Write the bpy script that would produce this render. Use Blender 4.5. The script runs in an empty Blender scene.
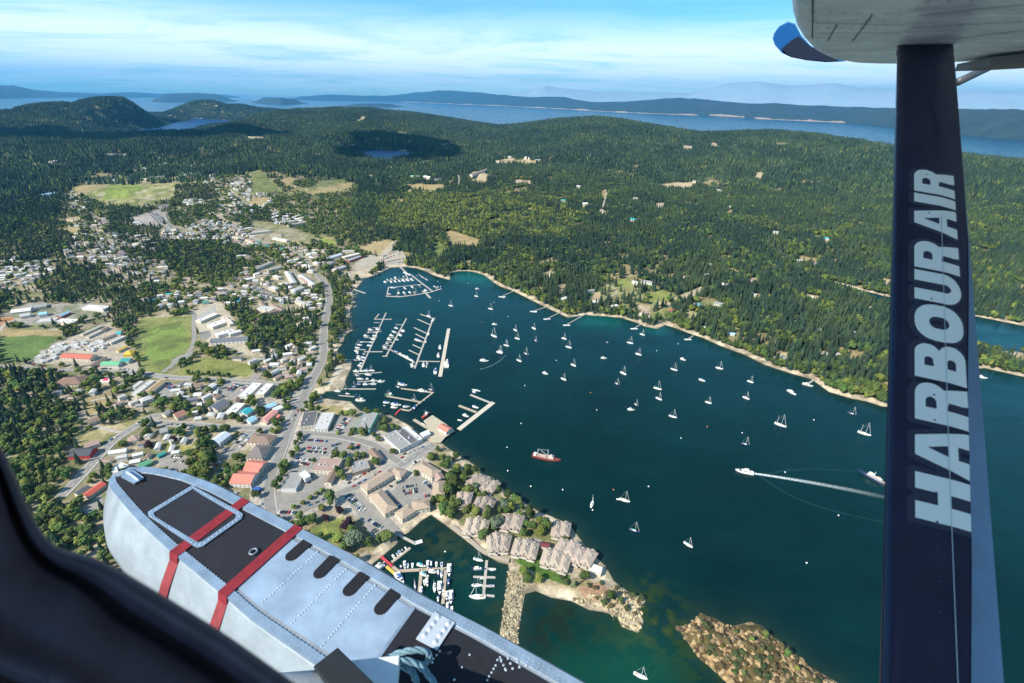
import bpy, bmesh, math, random
import numpy as np
from mathutils import Vector, Matrix
from mathutils.geometry import delaunay_2d_cdt
R = math.radians
random.seed(7)
SC = bpy.context.scene
COL = SC.collection
# ------------------------------------------------------------------ camera
CAM_H = 400.0
PITCH, ROLL = R(26.66), R(1.28)
FPX = 17.0 / 36.0 * 1024.0
Fw = np.array([0, math.cos(PITCH), -math.sin(PITCH)])
U0 = np.array([0, math.sin(PITCH), math.cos(PITCH)])
R0 = np.array([1.0, 0, 0])
Up = U0 * math.cos(ROLL) - R0 * math.sin(ROLL)
Rt = R0 * math.cos(ROLL) + U0 * math.sin(ROLL)
EYE = np.array([0, 0, CAM_H])
cd = bpy.data.cameras.new('camera'); cam = bpy.data.objects.new('camera', cd); COL.objects.link(cam)
cd.lens = 17.0; cd.sensor_width = 36.0; cd.clip_start = 0.05; cd.clip_end = 150000
cd.dof.use_dof = True; cd.dof.focus_distance = 60.0; cd.dof.aperture_fstop = 3.2
m = Matrix(((Rt[0], Up[0], -Fw[0], 0), (Rt[1], Up[1], -Fw[1], 0), (Rt[2], Up[2], -Fw[2], CAM_H), (0, 0, 0, 1)))
cam.matrix_world = m
SC.camera = cam
# ------------------------------------------------------------------ world
SUN = np.array([-0.72, -0.50, 0.74]); SUN /= np.linalg.norm(SUN)
sun_el = math.asin(SUN[2]); sun_az = math.atan2(SUN[0], SUN[1])   # rotation from +Y towards +X
W = bpy.data.worlds.new('World'); SC.world = W; W.use_nodes = True
nt = W.node_tree; nt.nodes.clear()
def N(nt, t, **kw):
    n = nt.nodes.new(t)
    for k, v in kw.items():
        if k.startswith('i_'): n.inputs[k[2:].replace('_', ' ')].default_value = v
        elif k[0] == 'n' and k[1:].isdigit(): n.inputs[int(k[1:])].default_value = v
        else: setattr(n, k, v)
    return n
out = N(nt, 'ShaderNodeOutputWorld'); bg = N(nt, 'ShaderNodeBackground')
sky = N(nt, 'ShaderNodeTexSky', sky_type='NISHITA', sun_disc=False, sun_elevation=sun_el, sun_rotation=sun_az,
        altitude=400.0, air_density=1.0, dust_density=0.6, ozone_density=3.0)
tc = N(nt, 'ShaderNodeTexCoord'); sep = N(nt, 'ShaderNodeSeparateXYZ'); nt.links.new(tc.outputs['Generated'], sep.inputs[0])
zz = N(nt, 'ShaderNodeMath', operation='MAXIMUM', n1=0.0); nt.links.new(sep.outputs[2], zz.inputs[0])
za = N(nt, 'ShaderNodeMath', operation='ADD', n1=0.045); nt.links.new(zz.outputs[0], za.inputs[0])
dx = N(nt, 'ShaderNodeMath', operation='DIVIDE'); dy = N(nt, 'ShaderNodeMath', operation='DIVIDE')
nt.links.new(sep.outputs[0], dx.inputs[0]); nt.links.new(za.outputs[0], dx.inputs[1])
nt.links.new(sep.outputs[1], dy.inputs[0]); nt.links.new(za.outputs[0], dy.inputs[1])
cmb = N(nt, 'ShaderNodeCombineXYZ'); nt.links.new(dx.outputs[0], cmb.inputs[0]); nt.links.new(dy.outputs[0], cmb.inputs[1])
n1 = N(nt, 'ShaderNodeTexNoise', i_Scale=0.42, i_Detail=10.0, i_Roughness=0.66, i_Distortion=0.7)
mp = N(nt, 'ShaderNodeMapping'); mp.inputs['Scale'].default_value = (0.9, 1.3, 1); mp.inputs['Location'].default_value = (3.2, 1.7, 0)
nt.links.new(cmb.outputs[0], mp.inputs[0]); nt.links.new(mp.outputs[0], n1.inputs['Vector'])
r1 = N(nt, 'ShaderNodeMapRange', n1=0.16, n2=0.52); nt.links.new(n1.outputs[0], r1.inputs[0])
# low cumulus bank along the horizon
mp2 = N(nt, 'ShaderNodeMapping'); mp2.inputs['Scale'].default_value = (14, 14, 60)
nt.links.new(tc.outputs['Generated'], mp2.inputs[0])
n2 = N(nt, 'ShaderNodeTexNoise', i_Scale=1.0, i_Detail=6.0, i_Roughness=0.6); nt.links.new(mp2.outputs[0], n2.inputs['Vector'])
r2 = N(nt, 'ShaderNodeMapRange', n1=0.47, n2=0.6); nt.links.new(n2.outputs[0], r2.inputs[0])
band = N(nt, 'ShaderNodeValToRGB'); nt.links.new(sep.outputs[2], band.inputs[0])
e = band.color_ramp.elements; e[0].position = 0.0; e[0].color = (0, 0, 0, 1); e[1].position = 1.0; e[1].color = (0, 0, 0, 1)
for p, v in ((0.008, 0.0), (0.022, 0.8), (0.045, 0.5), (0.062, 0.0)):
    q = e.new(p); q.color = (v, v, v, 1)
m2 = N(nt, 'ShaderNodeMath', operation='MULTIPLY'); nt.links.new(r2.outputs[0], m2.inputs[0]); nt.links.new(band.outputs[0], m2.inputs[1])
# thin high veil: strongest in a band a few degrees above the horizon
veil = N(nt, 'ShaderNodeValToRGB'); nt.links.new(sep.outputs[2], veil.inputs[0])
e = veil.color_ramp.elements; e[0].position = 0.0; e[0].color = (0.25,) * 3 + (1,); e[1].position = 1.0; e[1].color = (0.15,) * 3 + (1,)
for p, v in ((0.02, 0.7), (0.045, 0.95), (0.08, 0.97), (0.105, 0.55), (0.14, 0.12)):
    q = e.new(p); q.color = (v, v, v, 1)
m3 = N(nt, 'ShaderNodeMath', operation='MULTIPLY'); nt.links.new(r1.outputs[0], m3.inputs[0]); nt.links.new(veil.outputs[0], m3.inputs[1])
mx = N(nt, 'ShaderNodeMath', operation='MAXIMUM'); nt.links.new(m2.outputs[0], mx.inputs[0]); nt.links.new(m3.outputs[0], mx.inputs[1])
tint = N(nt, 'ShaderNodeMix', data_type='RGBA', blend_type='MULTIPLY'); tint.inputs[0].default_value = 1.0
tint.inputs[7].default_value = (0.34, 0.88, 1.02, 1)
nt.links.new(sky.outputs[0], tint.inputs[6])
mixc = N(nt, 'ShaderNodeMix', data_type='RGBA'); nt.links.new(mx.outputs[0], mixc.inputs[0])
nt.links.new(tint.outputs[2], mixc.inputs[6]); mixc.inputs[7].default_value = (6.9, 8.2, 8.8, 1)
nt.links.new(mixc.outputs[2], bg.inputs[0]); bg.inputs[1].default_value = 0.11
nt.links.new(bg.outputs[0], out.inputs[0])
sl = bpy.data.lights.new('sun', 'SUN'); so = bpy.data.objects.new('sun', sl); COL.objects.link(so)
sl.energy = 5.0; sl.angle = R(0.5); sl.color = (1.0, 0.91, 0.76)
so.rotation_euler = Vector(SUN).to_track_quat('Z', 'Y').to_euler()
so.location = (0, 0, 3000)
SC.view_settings.view_transform = 'Standard'; SC.view_settings.look = 'None'
SC.view_settings.exposure = 0.68; SC.view_settings.gamma = 1.0
SC.render.engine = 'CYCLES'
SC.cycles.max_bounces = 5; SC.cycles.diffuse_bounces = 2; SC.cycles.glossy_bounces = 3; SC.cycles.transparent_max_bounces = 6
SC.cycles.volume_bounces = 0
SC.cycles.use_denoising = True
# ------------------------------------------------------------------ pixel <-> world
def ray(px, py):
    v = Fw + Rt * ((np.asarray(px, float) - 512) / FPX)[..., None] + Up * ((341.5 - np.asarray(py, float)) / FPX)[..., None]
    return v
def up(px, py, z=0.0):
    """point of the horizontal plane z seen at pixel"""
    v = ray(np.array([px]), np.array([py]))[0]
    t = (z - CAM_H) / v[2]
    return EYE + v * t
def upd(px, py, dep):
    v = ray(np.array([px]), np.array([py]))[0]
    return EYE + v * dep
def proj(P):
    P = np.asarray(P, float); d = P - EYE
    w = d @ Fw
    return 512 + FPX * (d @ Rt) / w, 341.5 - FPX * (d @ Up) / w, w
TILES = dict(a=(250, 380, .12732), b=(370, 380, .12732), c=(250, 460, .12732), d=(370, 460, .12732), e=(330, 300, .12732),
  f=(370, 530, .14648), g=(490, 470, .14648), h=(375, 255, .12732), i=(70, 370, .12732), j=(160, 370, .12732), k=(160, 430, .12732),
  l=(20, 300, .12732), m=(140, 300, .12732), n=(200, 220, .14648), o=(0, 170, .12732), p=(110, 170, .12732), q=(230, 160, .12732),
  r=(0, 250, .12732), s=(610, 260, .12732), t=(300, 220, .12732), u=(660, 590, .19531), v=(300, 620, .13672),
  A=(0, 60, .2539), B=(250, 60, .2539), C=(500, 60, .2539), D=(760, 0, .2578), E=(0, 220, .2539), F=(250, 220, .2539),
  G=(500, 220, .2539), H=(740, 220, .2539), I=(0, 380, .2539), J=(250, 380, .2539), K=(500, 380, .2539), L=(740, 380, .2539),
  M=(0, 510, .2539), N=(250, 510, .2539), O=(500, 510, .2539), P=(764, 510, .2539), Z=(0, 0, 1.0))
def px(t, x, y):
    a, b, s = TILES[t]; return (a + x * s, b + y * s)
def pts(t, s):
    v = [float(q) for q in s.replace(';', ' ').replace(',', ' ').split()]
    return [px(t, v[k], v[k + 1]) for k in range(0, len(v), 2)]
# ------------------------------------------------------------------ numpy value noise
_rs = np.random.RandomState(5)
_tab = _rs.rand(256, 256)
def vnoise(x, y):
    xi = np.floor(x).astype(int); yi = np.floor(y).astype(int); fx = x - xi; fy = y - yi
    fx = fx * fx * (3 - 2 * fx); fy = fy * fy * (3 - 2 * fy)
    a = _tab[xi & 255, yi & 255]; b = _tab[(xi + 1) & 255, yi & 255]; c = _tab[xi & 255, (yi + 1) & 255]; d = _tab[(xi + 1) & 255, (yi + 1) & 255]
    return (a * (1 - fx) + b * fx) * (1 - fy) + (c * (1 - fx) + d * fx) * fy
def fbm(x, y, o=4):
    s = 0; a = 1; t = 0
    for k in range(o):
        s = s + a * vnoise(x * 2 ** k + 17 * k, y * 2 ** k + 31 * k); t += a; a *= .5
    return s / t
def sm(t):
    t = np.clip(t, 0, 1); return t * t * (3 - 2 * t)
# ------------------------------------------------------------------ polygons
def sdf(poly, x, y):
    """signed distance, positive inside"""
    P = np.asarray(poly); n = len(P)
    d2 = np.full(x.shape, 1e18); ins = np.zeros(x.shape, bool)
    for k in range(n):
        ax, ay = P[k]; bx, by = P[(k + 1) % n]
        ex, ey = bx - ax, by - ay
        t = np.clip(((x - ax) * ex + (y - ay) * ey) / (ex * ex + ey * ey + 1e-12), 0, 1)
        qx = x - ax - t * ex; qy = y - ay - t * ey
        d2 = np.minimum(d2, qx * qx + qy * qy)
        c = (ay > y) != (by > y)
        if ey != 0: ins ^= c & (x < (y - ay) / ey * ex + ax)
    d = np.sqrt(d2); return np.where(ins, d, -d)
def inside(poly, x, y):
    P = np.asarray(poly); ins = np.zeros(np.shape(x), bool); n = len(P)
    for k in range(n):
        ax, ay = P[k]; bx, by = P[(k + 1) % n]
        if ay == by: continue
        ins ^= ((ay > y) != (by > y)) & (x < (y - ay) / (by - ay) * (bx - ax) + ax)
    return ins
def w0(pl): return [tuple(up(a, b, 0)[:2]) for a, b in pl]
# ------------------------------------------------------------------ shores (traced on the sea level plane)
harbour = (pts('Z', '893,407 882,406.7 867,401.6 849,398 829,392 811,379 791,373.6 765,365 744,354.5 723,347 703,338 688,333 675,328 665,325 657,329 645,326.6 637,323 622,318 606,316.5 586,315 568,317.7 546,307.6 525,297 513,291 500,286.5 493,282 484.5,275.4 477,272.8 466.7,271 456.5,271.5 450,273 450,280 443.8,278.5 433.6,275.4 426,271.5 417,268.4 405.6,267 390,267.7 382.6,271.5 375,275.4 364,278.4 360,284 352,293.6 355.4,302.5 350,309 349,321.6 354,329 345,335.5 342.7,344 337.6,349.5 337.6,359.6')
  + pts('Z', '351.6,361 351,368.7 346,379 344,387.6 341.7,390.8 326,391.5 321,396.5 329,399 350.6,401.6 355.7,406.7 360.8,411 370,412.3 380,413 390,415 395.5,418 407,424 412,427 420,433.5 428,436 441,441 444,445 456.6,454 466.8,460 478,467 482,472.7 495,479 506,492 519,499 538,511 553,517 569,524 581,540 592.5,553.5 606,566.7')
  + pts('Z', '614,581 627,591 642,597.6 646,600 640,609 643.5,621.7 638,633 622,627 616.8,616.6 603,612 589,610 571,601 551,597.6 535.5,591 525,594 521.6,611.6 515,644.6 508,690 480,760 300,900')
  + pts('Z', '1100,1100 1500,800 1500,400 1100,386 1024,377 984,368 930,376 900,396'))
basin = pts('Z', '400,900 470,740 500,650 500,630 502.6,618 506,596 509,570 508,564.4 499,562.6 481,552 471,544.5 452,530 431,514.7 421,521 407,533.8 397,536.4 398,541.5 396,544.6 386,553 370,566 345,590 330,640 350,760')
inlet = pts('Z', '812,279 840,284 860,290 893,298 940,309 979,317 1024,326 1100,340 1300,372 1300,400 1100,362 1024,352 985,350 960,341 930,325 900,311 870,299 845,290')
cove = pts('Z', '990,352 1010,350 1024,354 1060,360 1060,352 1024,346')
islet = pts('Z', '678,628 686,625 694,622 700.6,613 706,616 716,619 728.5,627 738,625 750,622 761.6,626 771,636 789,646.6 804.5,664 836,682 880,720 890,780 800,790 760,745 727,683 711,668 698,657 687,641')
WATER = [w0(harbour), w0(basin), w0(inlet)]
ISLET = w0(islet)
def land_sdf(x, y):
    s = np.full(x.shape, -1e9)
    for p in WATER: s = np.maximum(s, sdf(p, x, y))
    l = -s
    return np.maximum(l, sdf(ISLET, x, y))
hz = lambda x: 98.5 + (x - 512) * math.tan(ROLL)
RT = [(-200, 134, 4300), (0, 132, 4300), (120, 132, 4300), (205, 131, 4300), (245, 119, 4800), (270, 112, 5600), (300, 108, 6300), (340, 106, 6500), (370, 107, 6500),
  (420, 112, 6300), (460, 118, 6000), (500, 124, 5600), (530, 121, 5300), (560, 117, 5200), (595, 114, 5000), (620, 118, 4900), (660, 126, 4700),
  (700, 132, 4500), (740, 130, 4500), (780, 129, 4500), (830, 135, 4200), (890, 146, 3900), (960, 153, 3600), (1024, 160, 3400), (1200, 176, 3200)]
def azof(pxx, pyy):
    v = ray(np.array([pxx]), np.array([pyy]))[0]; return math.atan2(v[0], v[1])
def elof(pxx, pyy):
    v = ray(np.array([pxx]), np.array([pyy]))[0]; return v[2] / math.hypot(v[0], v[1])
AZ = np.array([azof(a, b) for a, b, c in RT]); DR = np.array([c for a, b, c in RT], float)
ZR = np.array([CAM_H + c * elof(a, b + 1.5) - 16 for a, b, c in RT])
D0 = np.interp(AZ, [AZ[0], azof(245, 110), azof(500, 110), azof(900, 110)], [1700, 1700, 1500, 1150])
FT = np.interp(AZ, [AZ[0], azof(235, 110), azof(300, 110)], [42, 42, -30])
FL = np.interp(AZ, [AZ[0], azof(235, 110), azof(300, 110)], [900, 900, 1700])
LAKE_A = dict(z=45.0, poly=pts('A', '350,300 420,285 500,278 620,268 690,245 745,238 755,228 830,234 905,237 910,245 870,252 800,262 740,280 690,300 600,330 400,330'))
LAKE_B = dict(z=62.0, poly=pts('B', '430,358 480,354 560,356 640,362 660,372 600,385 545,398 500,395 460,378'))
for L_ in (LAKE_A, LAKE_B): L_['w'] = [tuple(up(a, b, L_['z'])[:2]) for a, b in L_['poly']]
def bump(x, y, pxx, pyy, d, sx, sy, base):
    az = azof(pxx, pyy); z = CAM_H + d * elof(pxx, pyy) - 12 - base
    cx, cy = d * math.sin(az), d * math.cos(az)
    u = (x - cx) * math.cos(az) - (y - cy) * math.sin(az); v = (x - cx) * math.sin(az) + (y - cy) * math.cos(az)
    return z * np.exp(-(np.abs(u / sx) ** 2.4) - (v / sy) ** 2)
def hfun(x, y, s=None):
    x = np.asarray(x, float); y = np.asarray(y, float)
    d = np.hypot(x, y); az = np.arctan2(x, y)
    if s is None:
        s = np.full(x.shape, 600.0); k = d < 3600
        if k.any(): s[k] = np.minimum(land_sdf(x[k], y[k]), 600)
    zr = np.interp(az, AZ, ZR); dr = np.interp(az, AZ, DR); d0 = np.interp(az, AZ, D0); ft = np.interp(az, AZ, FT); fl = np.interp(az, AZ, FL)
    base = np.where(s > 0, np.minimum(s * .13, 1.5) + np.clip(s - 12, 0, 150) * .022, np.maximum(s * .12, -14))
    t = np.clip((d - d0) / (dr - d0), 0, 1)
    gate = sm((s - 30) / 260.)
    rid = zr * t ** 1.25
    t2 = sm((d - dr) / fl)
    rid = np.where(d > dr, zr + (ft - zr) * t2, rid)
    b = np.maximum.reduce([bump(x, y, 115, 98, 7000, 620, 900, 42), bump(x, y, 55, 103.5, 7000, 560, 800, 42), bump(x, y, 0, 110, 6900, 700, 700, 42), bump(x, y, 150, 107, 7100, 420, 700, 42),
        bump(x, y, 205, 100.5, 9500, 480, 800, 42), bump(x, y, 235, 104.5, 9500, 700, 900, 42), bump(x, y, 275, 106, 9300, 900, 900, 42)])
    leftm = sm((d - dr) / 800.)
    rid = rid + np.maximum(b, 0) * leftm
    far = sm((d - 12200) / 1300.)
    rid = np.where(ft > -25, rid * (1 - far) - 30 * far, rid)
    am = gate * sm((d - 900) / 1600.) * (1 - sm((d - dr * 0.86) / 500.) * .75)
    n = (fbm(x / 620. + 3, y / 620. + 9, 4) - .5) * 135 * am
    h = base + rid * gate + n
    # knolls on the near forest point
    h = h + gate * 26 * np.exp(-((x - 1350) / 380.) ** 2 - ((y - 1500) / 300.) ** 2)
    for L_ in (LAKE_A, LAKE_B):
        P = np.array(L_['w']); k = (x > P[:, 0].min() - 400) & (x < P[:, 0].max() + 400) & (y > P[:, 1].min() - 400) & (y < P[:, 1].max() + 400)
        if np.any(k):
            sd = sdf(L_['w'], x[k], y[k]); w = sm((sd + 300) / 300.)
            h[k] = np.where(sd > 0, L_['z'] - 3, h[k] * (1 - w) + (L_['z'] + 1) * w)
    h = np.where((s > 40) & (d < 3300) & (d < dr), np.maximum(h, 2.2 + gate), h)
    # rocky islet and headland humps
    si = sdf(ISLET, x, y) if np.any(d < 900) else None
    if si is not None: h = np.where(si > 0, np.minimum(si * .35, 7) + (fbm(x / 7., y / 7., 3) - .5) * 5 * sm(si / 6.), h)
    return h
def T(pxx, pyy, dz=0.0):
    """terrain point seen at a pixel (raised by dz)"""
    z = 0.0
    for _ in range(14):
        P = up(pxx, min(max(pyy, hz(pxx) + 6), 2000), z)
        zn = float(hfun(np.array([P[0]]), np.array([P[1]]))[0]) + dz
        zn = max(zn, dz)
        if abs(zn - z) < .02: break
        z = z + (zn - z) * .7
    return up(pxx, max(pyy, hz(pxx) + 6), z)
def hz1(x, y): return float(hfun(np.array([float(x)]), np.array([float(y)]))[0])
# ------------------------------------------------------------------ materials
_m = {}
def mat(name, col, rough=.8, metal=0.0, noise=0.0, scale=1.0, rnd=0.0, bump=0.0, spec=.5, alpha=None):
    key = (name, tuple(col), rough, metal, noise, scale, rnd, bump)
    if key in _m: return _m[key]
    M = bpy.data.materials.new(name); M.use_nodes = True; t = M.node_tree; b = t.nodes['Principled BSDF']
    b.inputs['Base Color'].default_value = (*col, 1); b.inputs['Roughness'].default_value = rough; b.inputs['Metallic'].default_value = metal
    b.inputs['Specular IOR Level'].default_value = spec
    last = None
    if noise or rnd:
        hsv = N(t, 'ShaderNodeHueSaturation'); hsv.inputs['Color'].default_value = (*col, 1)
        add = N(t, 'ShaderNodeMath', operation='ADD', n0=1.0, n1=0.0)
        val = N(t, 'ShaderNodeMath', operation='ADD', n0=0.0, n1=1.0)
        if noise:
            g = N(t, 'ShaderNodeNewGeometry'); nz = N(t, 'ShaderNodeTexNoise', i_Scale=scale, i_Detail=5.0, i_Roughness=.65)
            t.links.new(g.outputs['Position'], nz.inputs['Vector'])
            mr = N(t, 'ShaderNodeMapRange', n1=.25, n2=.75, n3=-noise, n4=noise); t.links.new(nz.outputs[0], mr.inputs[0])
            t.links.new(mr.outputs[0], val.inputs[0])
        last = val
        if rnd:
            oi = N(t, 'ShaderNodeObjectInfo'); m4 = N(t, 'ShaderNodeMapRange', n3=-rnd, n4=rnd); t.links.new(oi.outputs['Random'], m4.inputs[0])
            a2 = N(t, 'ShaderNodeMath', operation='ADD'); t.links.new(m4.outputs[0], a2.inputs[0]); t.links.new(val.outputs[0], a2.inputs[1]); last = a2
            w = N(t, 'ShaderNodeTexWhiteNoise', noise_dimensions='1D'); t.links.new(oi.outputs['Random'], w.inputs['W'])
            h = N(t, 'ShaderNodeMapRange', n3=.5 - rnd * .08, n4=.5 + rnd * .05); t.links.new(w.outputs['Value'], h.inputs[0]); t.links.new(h.outputs[0], hsv.inputs['Hue'])
        t.links.new(last.outputs[0], hsv.inputs['Value']); t.links.new(hsv.outputs[0], b.inputs['Base Color'])
    if bump:
        g = N(t, 'ShaderNodeNewGeometry'); nz = N(t, 'ShaderNodeTexNoise', i_Scale=scale * 2, i_Detail=6.0); t.links.new(g.outputs['Position'], nz.inputs['Vector'])
        bp = N(t, 'ShaderNodeBump', i_Strength=1.0, i_Distance=bump); t.links.new(nz.outputs[0], bp.inputs['Height']); t.links.new(bp.outputs[0], b.inputs['Normal'])
    _m[key] = M; return M
def attr_mat(name, rough, bumpd, bscale, nz1, nz2, spec=.3):
    M = bpy.data.materials.new(name); M.use_nodes = True; t = M.node_tree; b = t.nodes['Principled BSDF']
    b.inputs['Roughness'].default_value = rough; b.inputs['Specular IOR Level'].default_value = spec
    at = N(t, 'ShaderNodeAttribute', attribute_name='Col'); g = N(t, 'ShaderNodeNewGeometry')
    a = N(t, 'ShaderNodeTexNoise', i_Scale=nz1, i_Detail=8.0, i_Roughness=.7); c = N(t, 'ShaderNodeTexNoise', i_Scale=nz2, i_Detail=6.0, i_Roughness=.65)
    t.links.new(g.outputs['Position'], a.inputs['Vector']); t.links.new(g.outputs['Position'], c.inputs['Vector'])
    ma = N(t, 'ShaderNodeMapRange', n1=.3, n2=.7, n3=.62, n4=1.38); mc = N(t, 'ShaderNodeMapRange', n1=.3, n2=.7, n3=.75, n4=1.25)
    t.links.new(a.outputs[0], ma.inputs[0]); t.links.new(c.outputs[0], mc.inputs[0])
    mu = N(t, 'ShaderNodeMath', operation='MULTIPLY'); t.links.new(ma.outputs[0], mu.inputs[0]); t.links.new(mc.outputs[0], mu.inputs[1])
    v = N(t, 'ShaderNodeVectorMath', operation='SCALE'); t.links.new(at.outputs['Color'], v.inputs[0]); t.links.new(mu.outputs[0], v.inputs['Scale'])
    t.links.new(v.outputs[0], b.inputs['Base Color'])
    if bumpd:
        bp = N(t, 'ShaderNodeBump', i_Strength=1.0, i_Distance=bumpd); n3 = N(t, 'ShaderNodeTexNoise', i_Scale=bscale, i_Detail=5.0)
        t.links.new(g.outputs['Position'], n3.inputs['Vector']); t.links.new(n3.outputs[0], bp.inputs['Height']); t.links.new(bp.outputs[0], b.inputs['Normal'])
    return M
# ------------------------------------------------------------------ mesh helpers
def grid_mesh(name, X, Y, Z, colors, keep=None):
    nr, nc = X.shape
    me = bpy.data.meshes.new(name)
    idx = np.arange(nr * nc).reshape(nr, nc)
    q = np.stack([idx[:-1, :-1], idx[:-1, 1:], idx[1:, 1:], idx[1:, :-1]], -1).reshape(-1, 4)
    co = np.stack([X, Y, Z], -1).reshape(-1, 3)
    c = colors.reshape(-1, 4) if colors is not None else None
    if keep is not None:
        k = keep[:-1, :-1] | keep[1:, :-1] | keep[:-1, 1:] | keep[1:, 1:]
        q = q[k.reshape(-1)]
        used = np.unique(q); mp_ = np.zeros(nr * nc, int); mp_[used] = np.arange(len(used)); q = mp_[q]; co = co[used]
        if c is not None: c = c[used]
    me.vertices.add(len(co)); me.vertices.foreach_set('co', co.reshape(-1).astype(np.float32))
    me.loops.add(q.size); me.loops.foreach_set('vertex_index', q.reshape(-1).astype(np.int32))
    me.polygons.add(len(q)); me.polygons.foreach_set('loop_start', np.arange(0, q.size, 4, dtype=np.int32))
    me.polygons.foreach_set('use_smooth', np.ones(len(q), bool))
    me.update(calc_edges=True)
    if c is not None:
        a = me.color_attributes.new('Col', 'FLOAT_COLOR', 'POINT'); a.data.foreach_set('color', c.reshape(-1).astype(np.float32))
    return me
def link(name, me, parent=None, m=None):
    o = bpy.data.objects.new(name, me); COL.objects.link(o)
    if m is not None: me.materials.clear(); me.materials.append(m)
    if parent is not None: o.parent = parent
    return o
def tag(o, label=None, cat=None, group=None, kind=None):
    if label: o['label'] = label
    if cat: o['category'] = cat
    if group: o['group'] = group
    if kind: o['kind'] = kind
    return o
class MB:
    def __init__(s): s.v = []; s.f = []
    def add(s, vs, fs):
        n = len(s.v); s.v += [tuple(map(float, q)) for q in vs]; s.f += [tuple(i + n for i in f) for f in fs]; return s
    def box(s, x0, y0, z0, x1, y1, z1, M=None):
        vs = [(x, y, z) for z in (z0, z1) for y in (y0, y1) for x in (x0, x1)]
        if M is not None: vs = [tuple(M @ Vector(q)) for q in vs]
        return s.add(vs, [(0, 2, 3, 1), (4, 5, 7, 6), (0, 1, 5, 4), (2, 6, 7, 3), (0, 4, 6, 2), (1, 3, 7, 5)])
    def prism(s, poly, z0, z1):
        n = len(poly); vs = [(a, b, z0) for a, b in poly] + [(a, b, z1) for a, b in poly]
        return s.add(vs, [tuple(range(n))[::-1], tuple(range(n, 2 * n))] + [(k, (k + 1) % n, n + (k + 1) % n, n + k) for k in range(n)])
    def tube(s, P, r, n=8, cap=True):
        P = [Vector(q) for q in P]; rr = r if isinstance(r, (list, tuple)) else [r] * len(P); vs = []; fs = []
        for k, q in enumerate(P):
            d = (P[min(k + 1, len(P) - 1)] - P[max(k - 1, 0)]).normalized()
            a = d.cross(Vector((0, 0, 1)) if abs(d.z) < .9 else Vector((1, 0, 0))).normalized(); b = d.cross(a)
            for i in range(n): t = 2 * math.pi * i / n; vs.append(q + (a * math.cos(t) + b * math.sin(t)) * rr[k])
        for k in range(len(P) - 1):
            for i in range(n): j = (i + 1) % n; fs.append((k * n + i, k * n + j, (k + 1) * n + j, (k + 1) * n + i))
        if cap: fs += [tuple(range(n)), tuple(range((len(P) - 1) * n, len(P) * n))[::-1]]
        return s.add(vs, fs)
    def mesh(s, name, smooth=False):
        me = bpy.data.meshes.new(name); me.from_pydata(s.v, [], s.f)
        if smooth: me.polygons.foreach_set('use_smooth', [True] * len(s.f))
        me.update(); return me
    def build(s, name, m, parent=None, smooth=False):
        return link(name, s.mesh(name, smooth), parent, m)
def fixn(me):
    b = bmesh.new(); b.from_mesh(me); bmesh.ops.recalc_face_normals(b, faces=b.faces); b.to_mesh(me); b.free(); return me
def empty(name, loc=(0, 0, 0), rz=0.0):
    o = bpy.data.objects.new(name, None); COL.objects.link(o); o.location = loc; o.rotation_euler = (0, 0, rz); o.empty_display_size = 1; return o
# ------------------------------------------------------------------ ground colours: zones traced in the picture, laid on the terrain
ZONES = []   # (pixel polygon, base colour, edge metres)
SOFTS = []
def zone(t, s, col, e=3.0, soft=False):
    if soft: SOFTS.append(len(ZONES))
    ZONES.append((pts(t, s), col, e))
DRY = (.30, .235, .115); GREEN = (.20, .21, .07); BRT = (.21, .26, .05); TAN = (.40, .32, .20); PALE = (.36, .325, .28); FOR = (.035, .045, .018); LAWN = (.12, .17, .04)
town = pts('Z', '0,232 60,215 60,196 110,180 150,178 200,165 250,172 330,178 360,186 350,215 385,240 402,262 352,300 340,360 345,400 440,440 600,555 650,600 640,640 500,600 510,700 200,700 -80,560 -80,300')
ZONES.append((town, (.235, .20, .115), 25.0))
zone('E', '0,400 240,250 420,380 530,560 560,640 1000,640 1000,300 700,120 500,0 900,-60 1100,0 1250,300 1200,900 900,1500 0,700', (.24, .205, .14), 20)
zone('J', '0,0 240,-20 300,200 430,190 560,180 740,240 700,420 720,520 600,620 440,560 350,500 230,560 0,520', PALE, 6)
zone('F', '0,0 240,0 300,200 280,560 100,681 0,681', (.27, .235, .16), 10)
zone('E', '550,385 760,375 745,510 650,600 560,605 530,490', GREEN)
zone('m', '60,210 350,190 375,360 280,480 110,490 30,440', (.155, .215, .05), 14)
zone('E', '0,425 250,438 235,475 130,552 0,562', (.10, .155, .04), 12); zone('E', '0,425 250,438 240,458 120,455 0,462', DRY)
zone('E', '790,540 1015,570 980,620 670,612', (.19, .20, .06))
zone('A', '270,500 330,488 430,490 600,490 690,480 690,545 560,580 380,562 320,530', (.25, .24, .09), 14); zone('A', '430,490 560,490 570,500 500,545 400,552', BRT, 6); zone('A', '270,500 330,488 420,490 330,530', DRY)
zone('B', '0,540 80,540 60,570 0,575', DRY); zone('B', '160,510 230,500 350,480 410,480 400,510 250,537', DRY, 6); zone('B', '600,490 770,490 760,515 640,512', DRY); zone('B', '865,440 940,432 932,490 870,482', TAN)
zone('B', '50,440 0,440 0,530 200,520 280,480 420,455 400,470 150,540', (.16, .17, .06), 10)
zone('B', '110,475 150,500 200,470 160,465', DRY); zone('B', '-20,300 60,300 60,318 -20,318', TAN); zone('B', '410,245 440,222 460,222 455,240 415,250', TAN)
zone('F', '0,0 90,10 250,60 240,100 100,100 0,60', (.27, .24, .13), 6); zone('F', '270,60 330,70 350,100 300,100', DRY)
zone('F', '420,110 540,75 570,85 520,140 440,130', (.33, .26, .13)); zone('F', '760,50 790,40 915,80 900,105 860,112 790,100', DRY)
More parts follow.
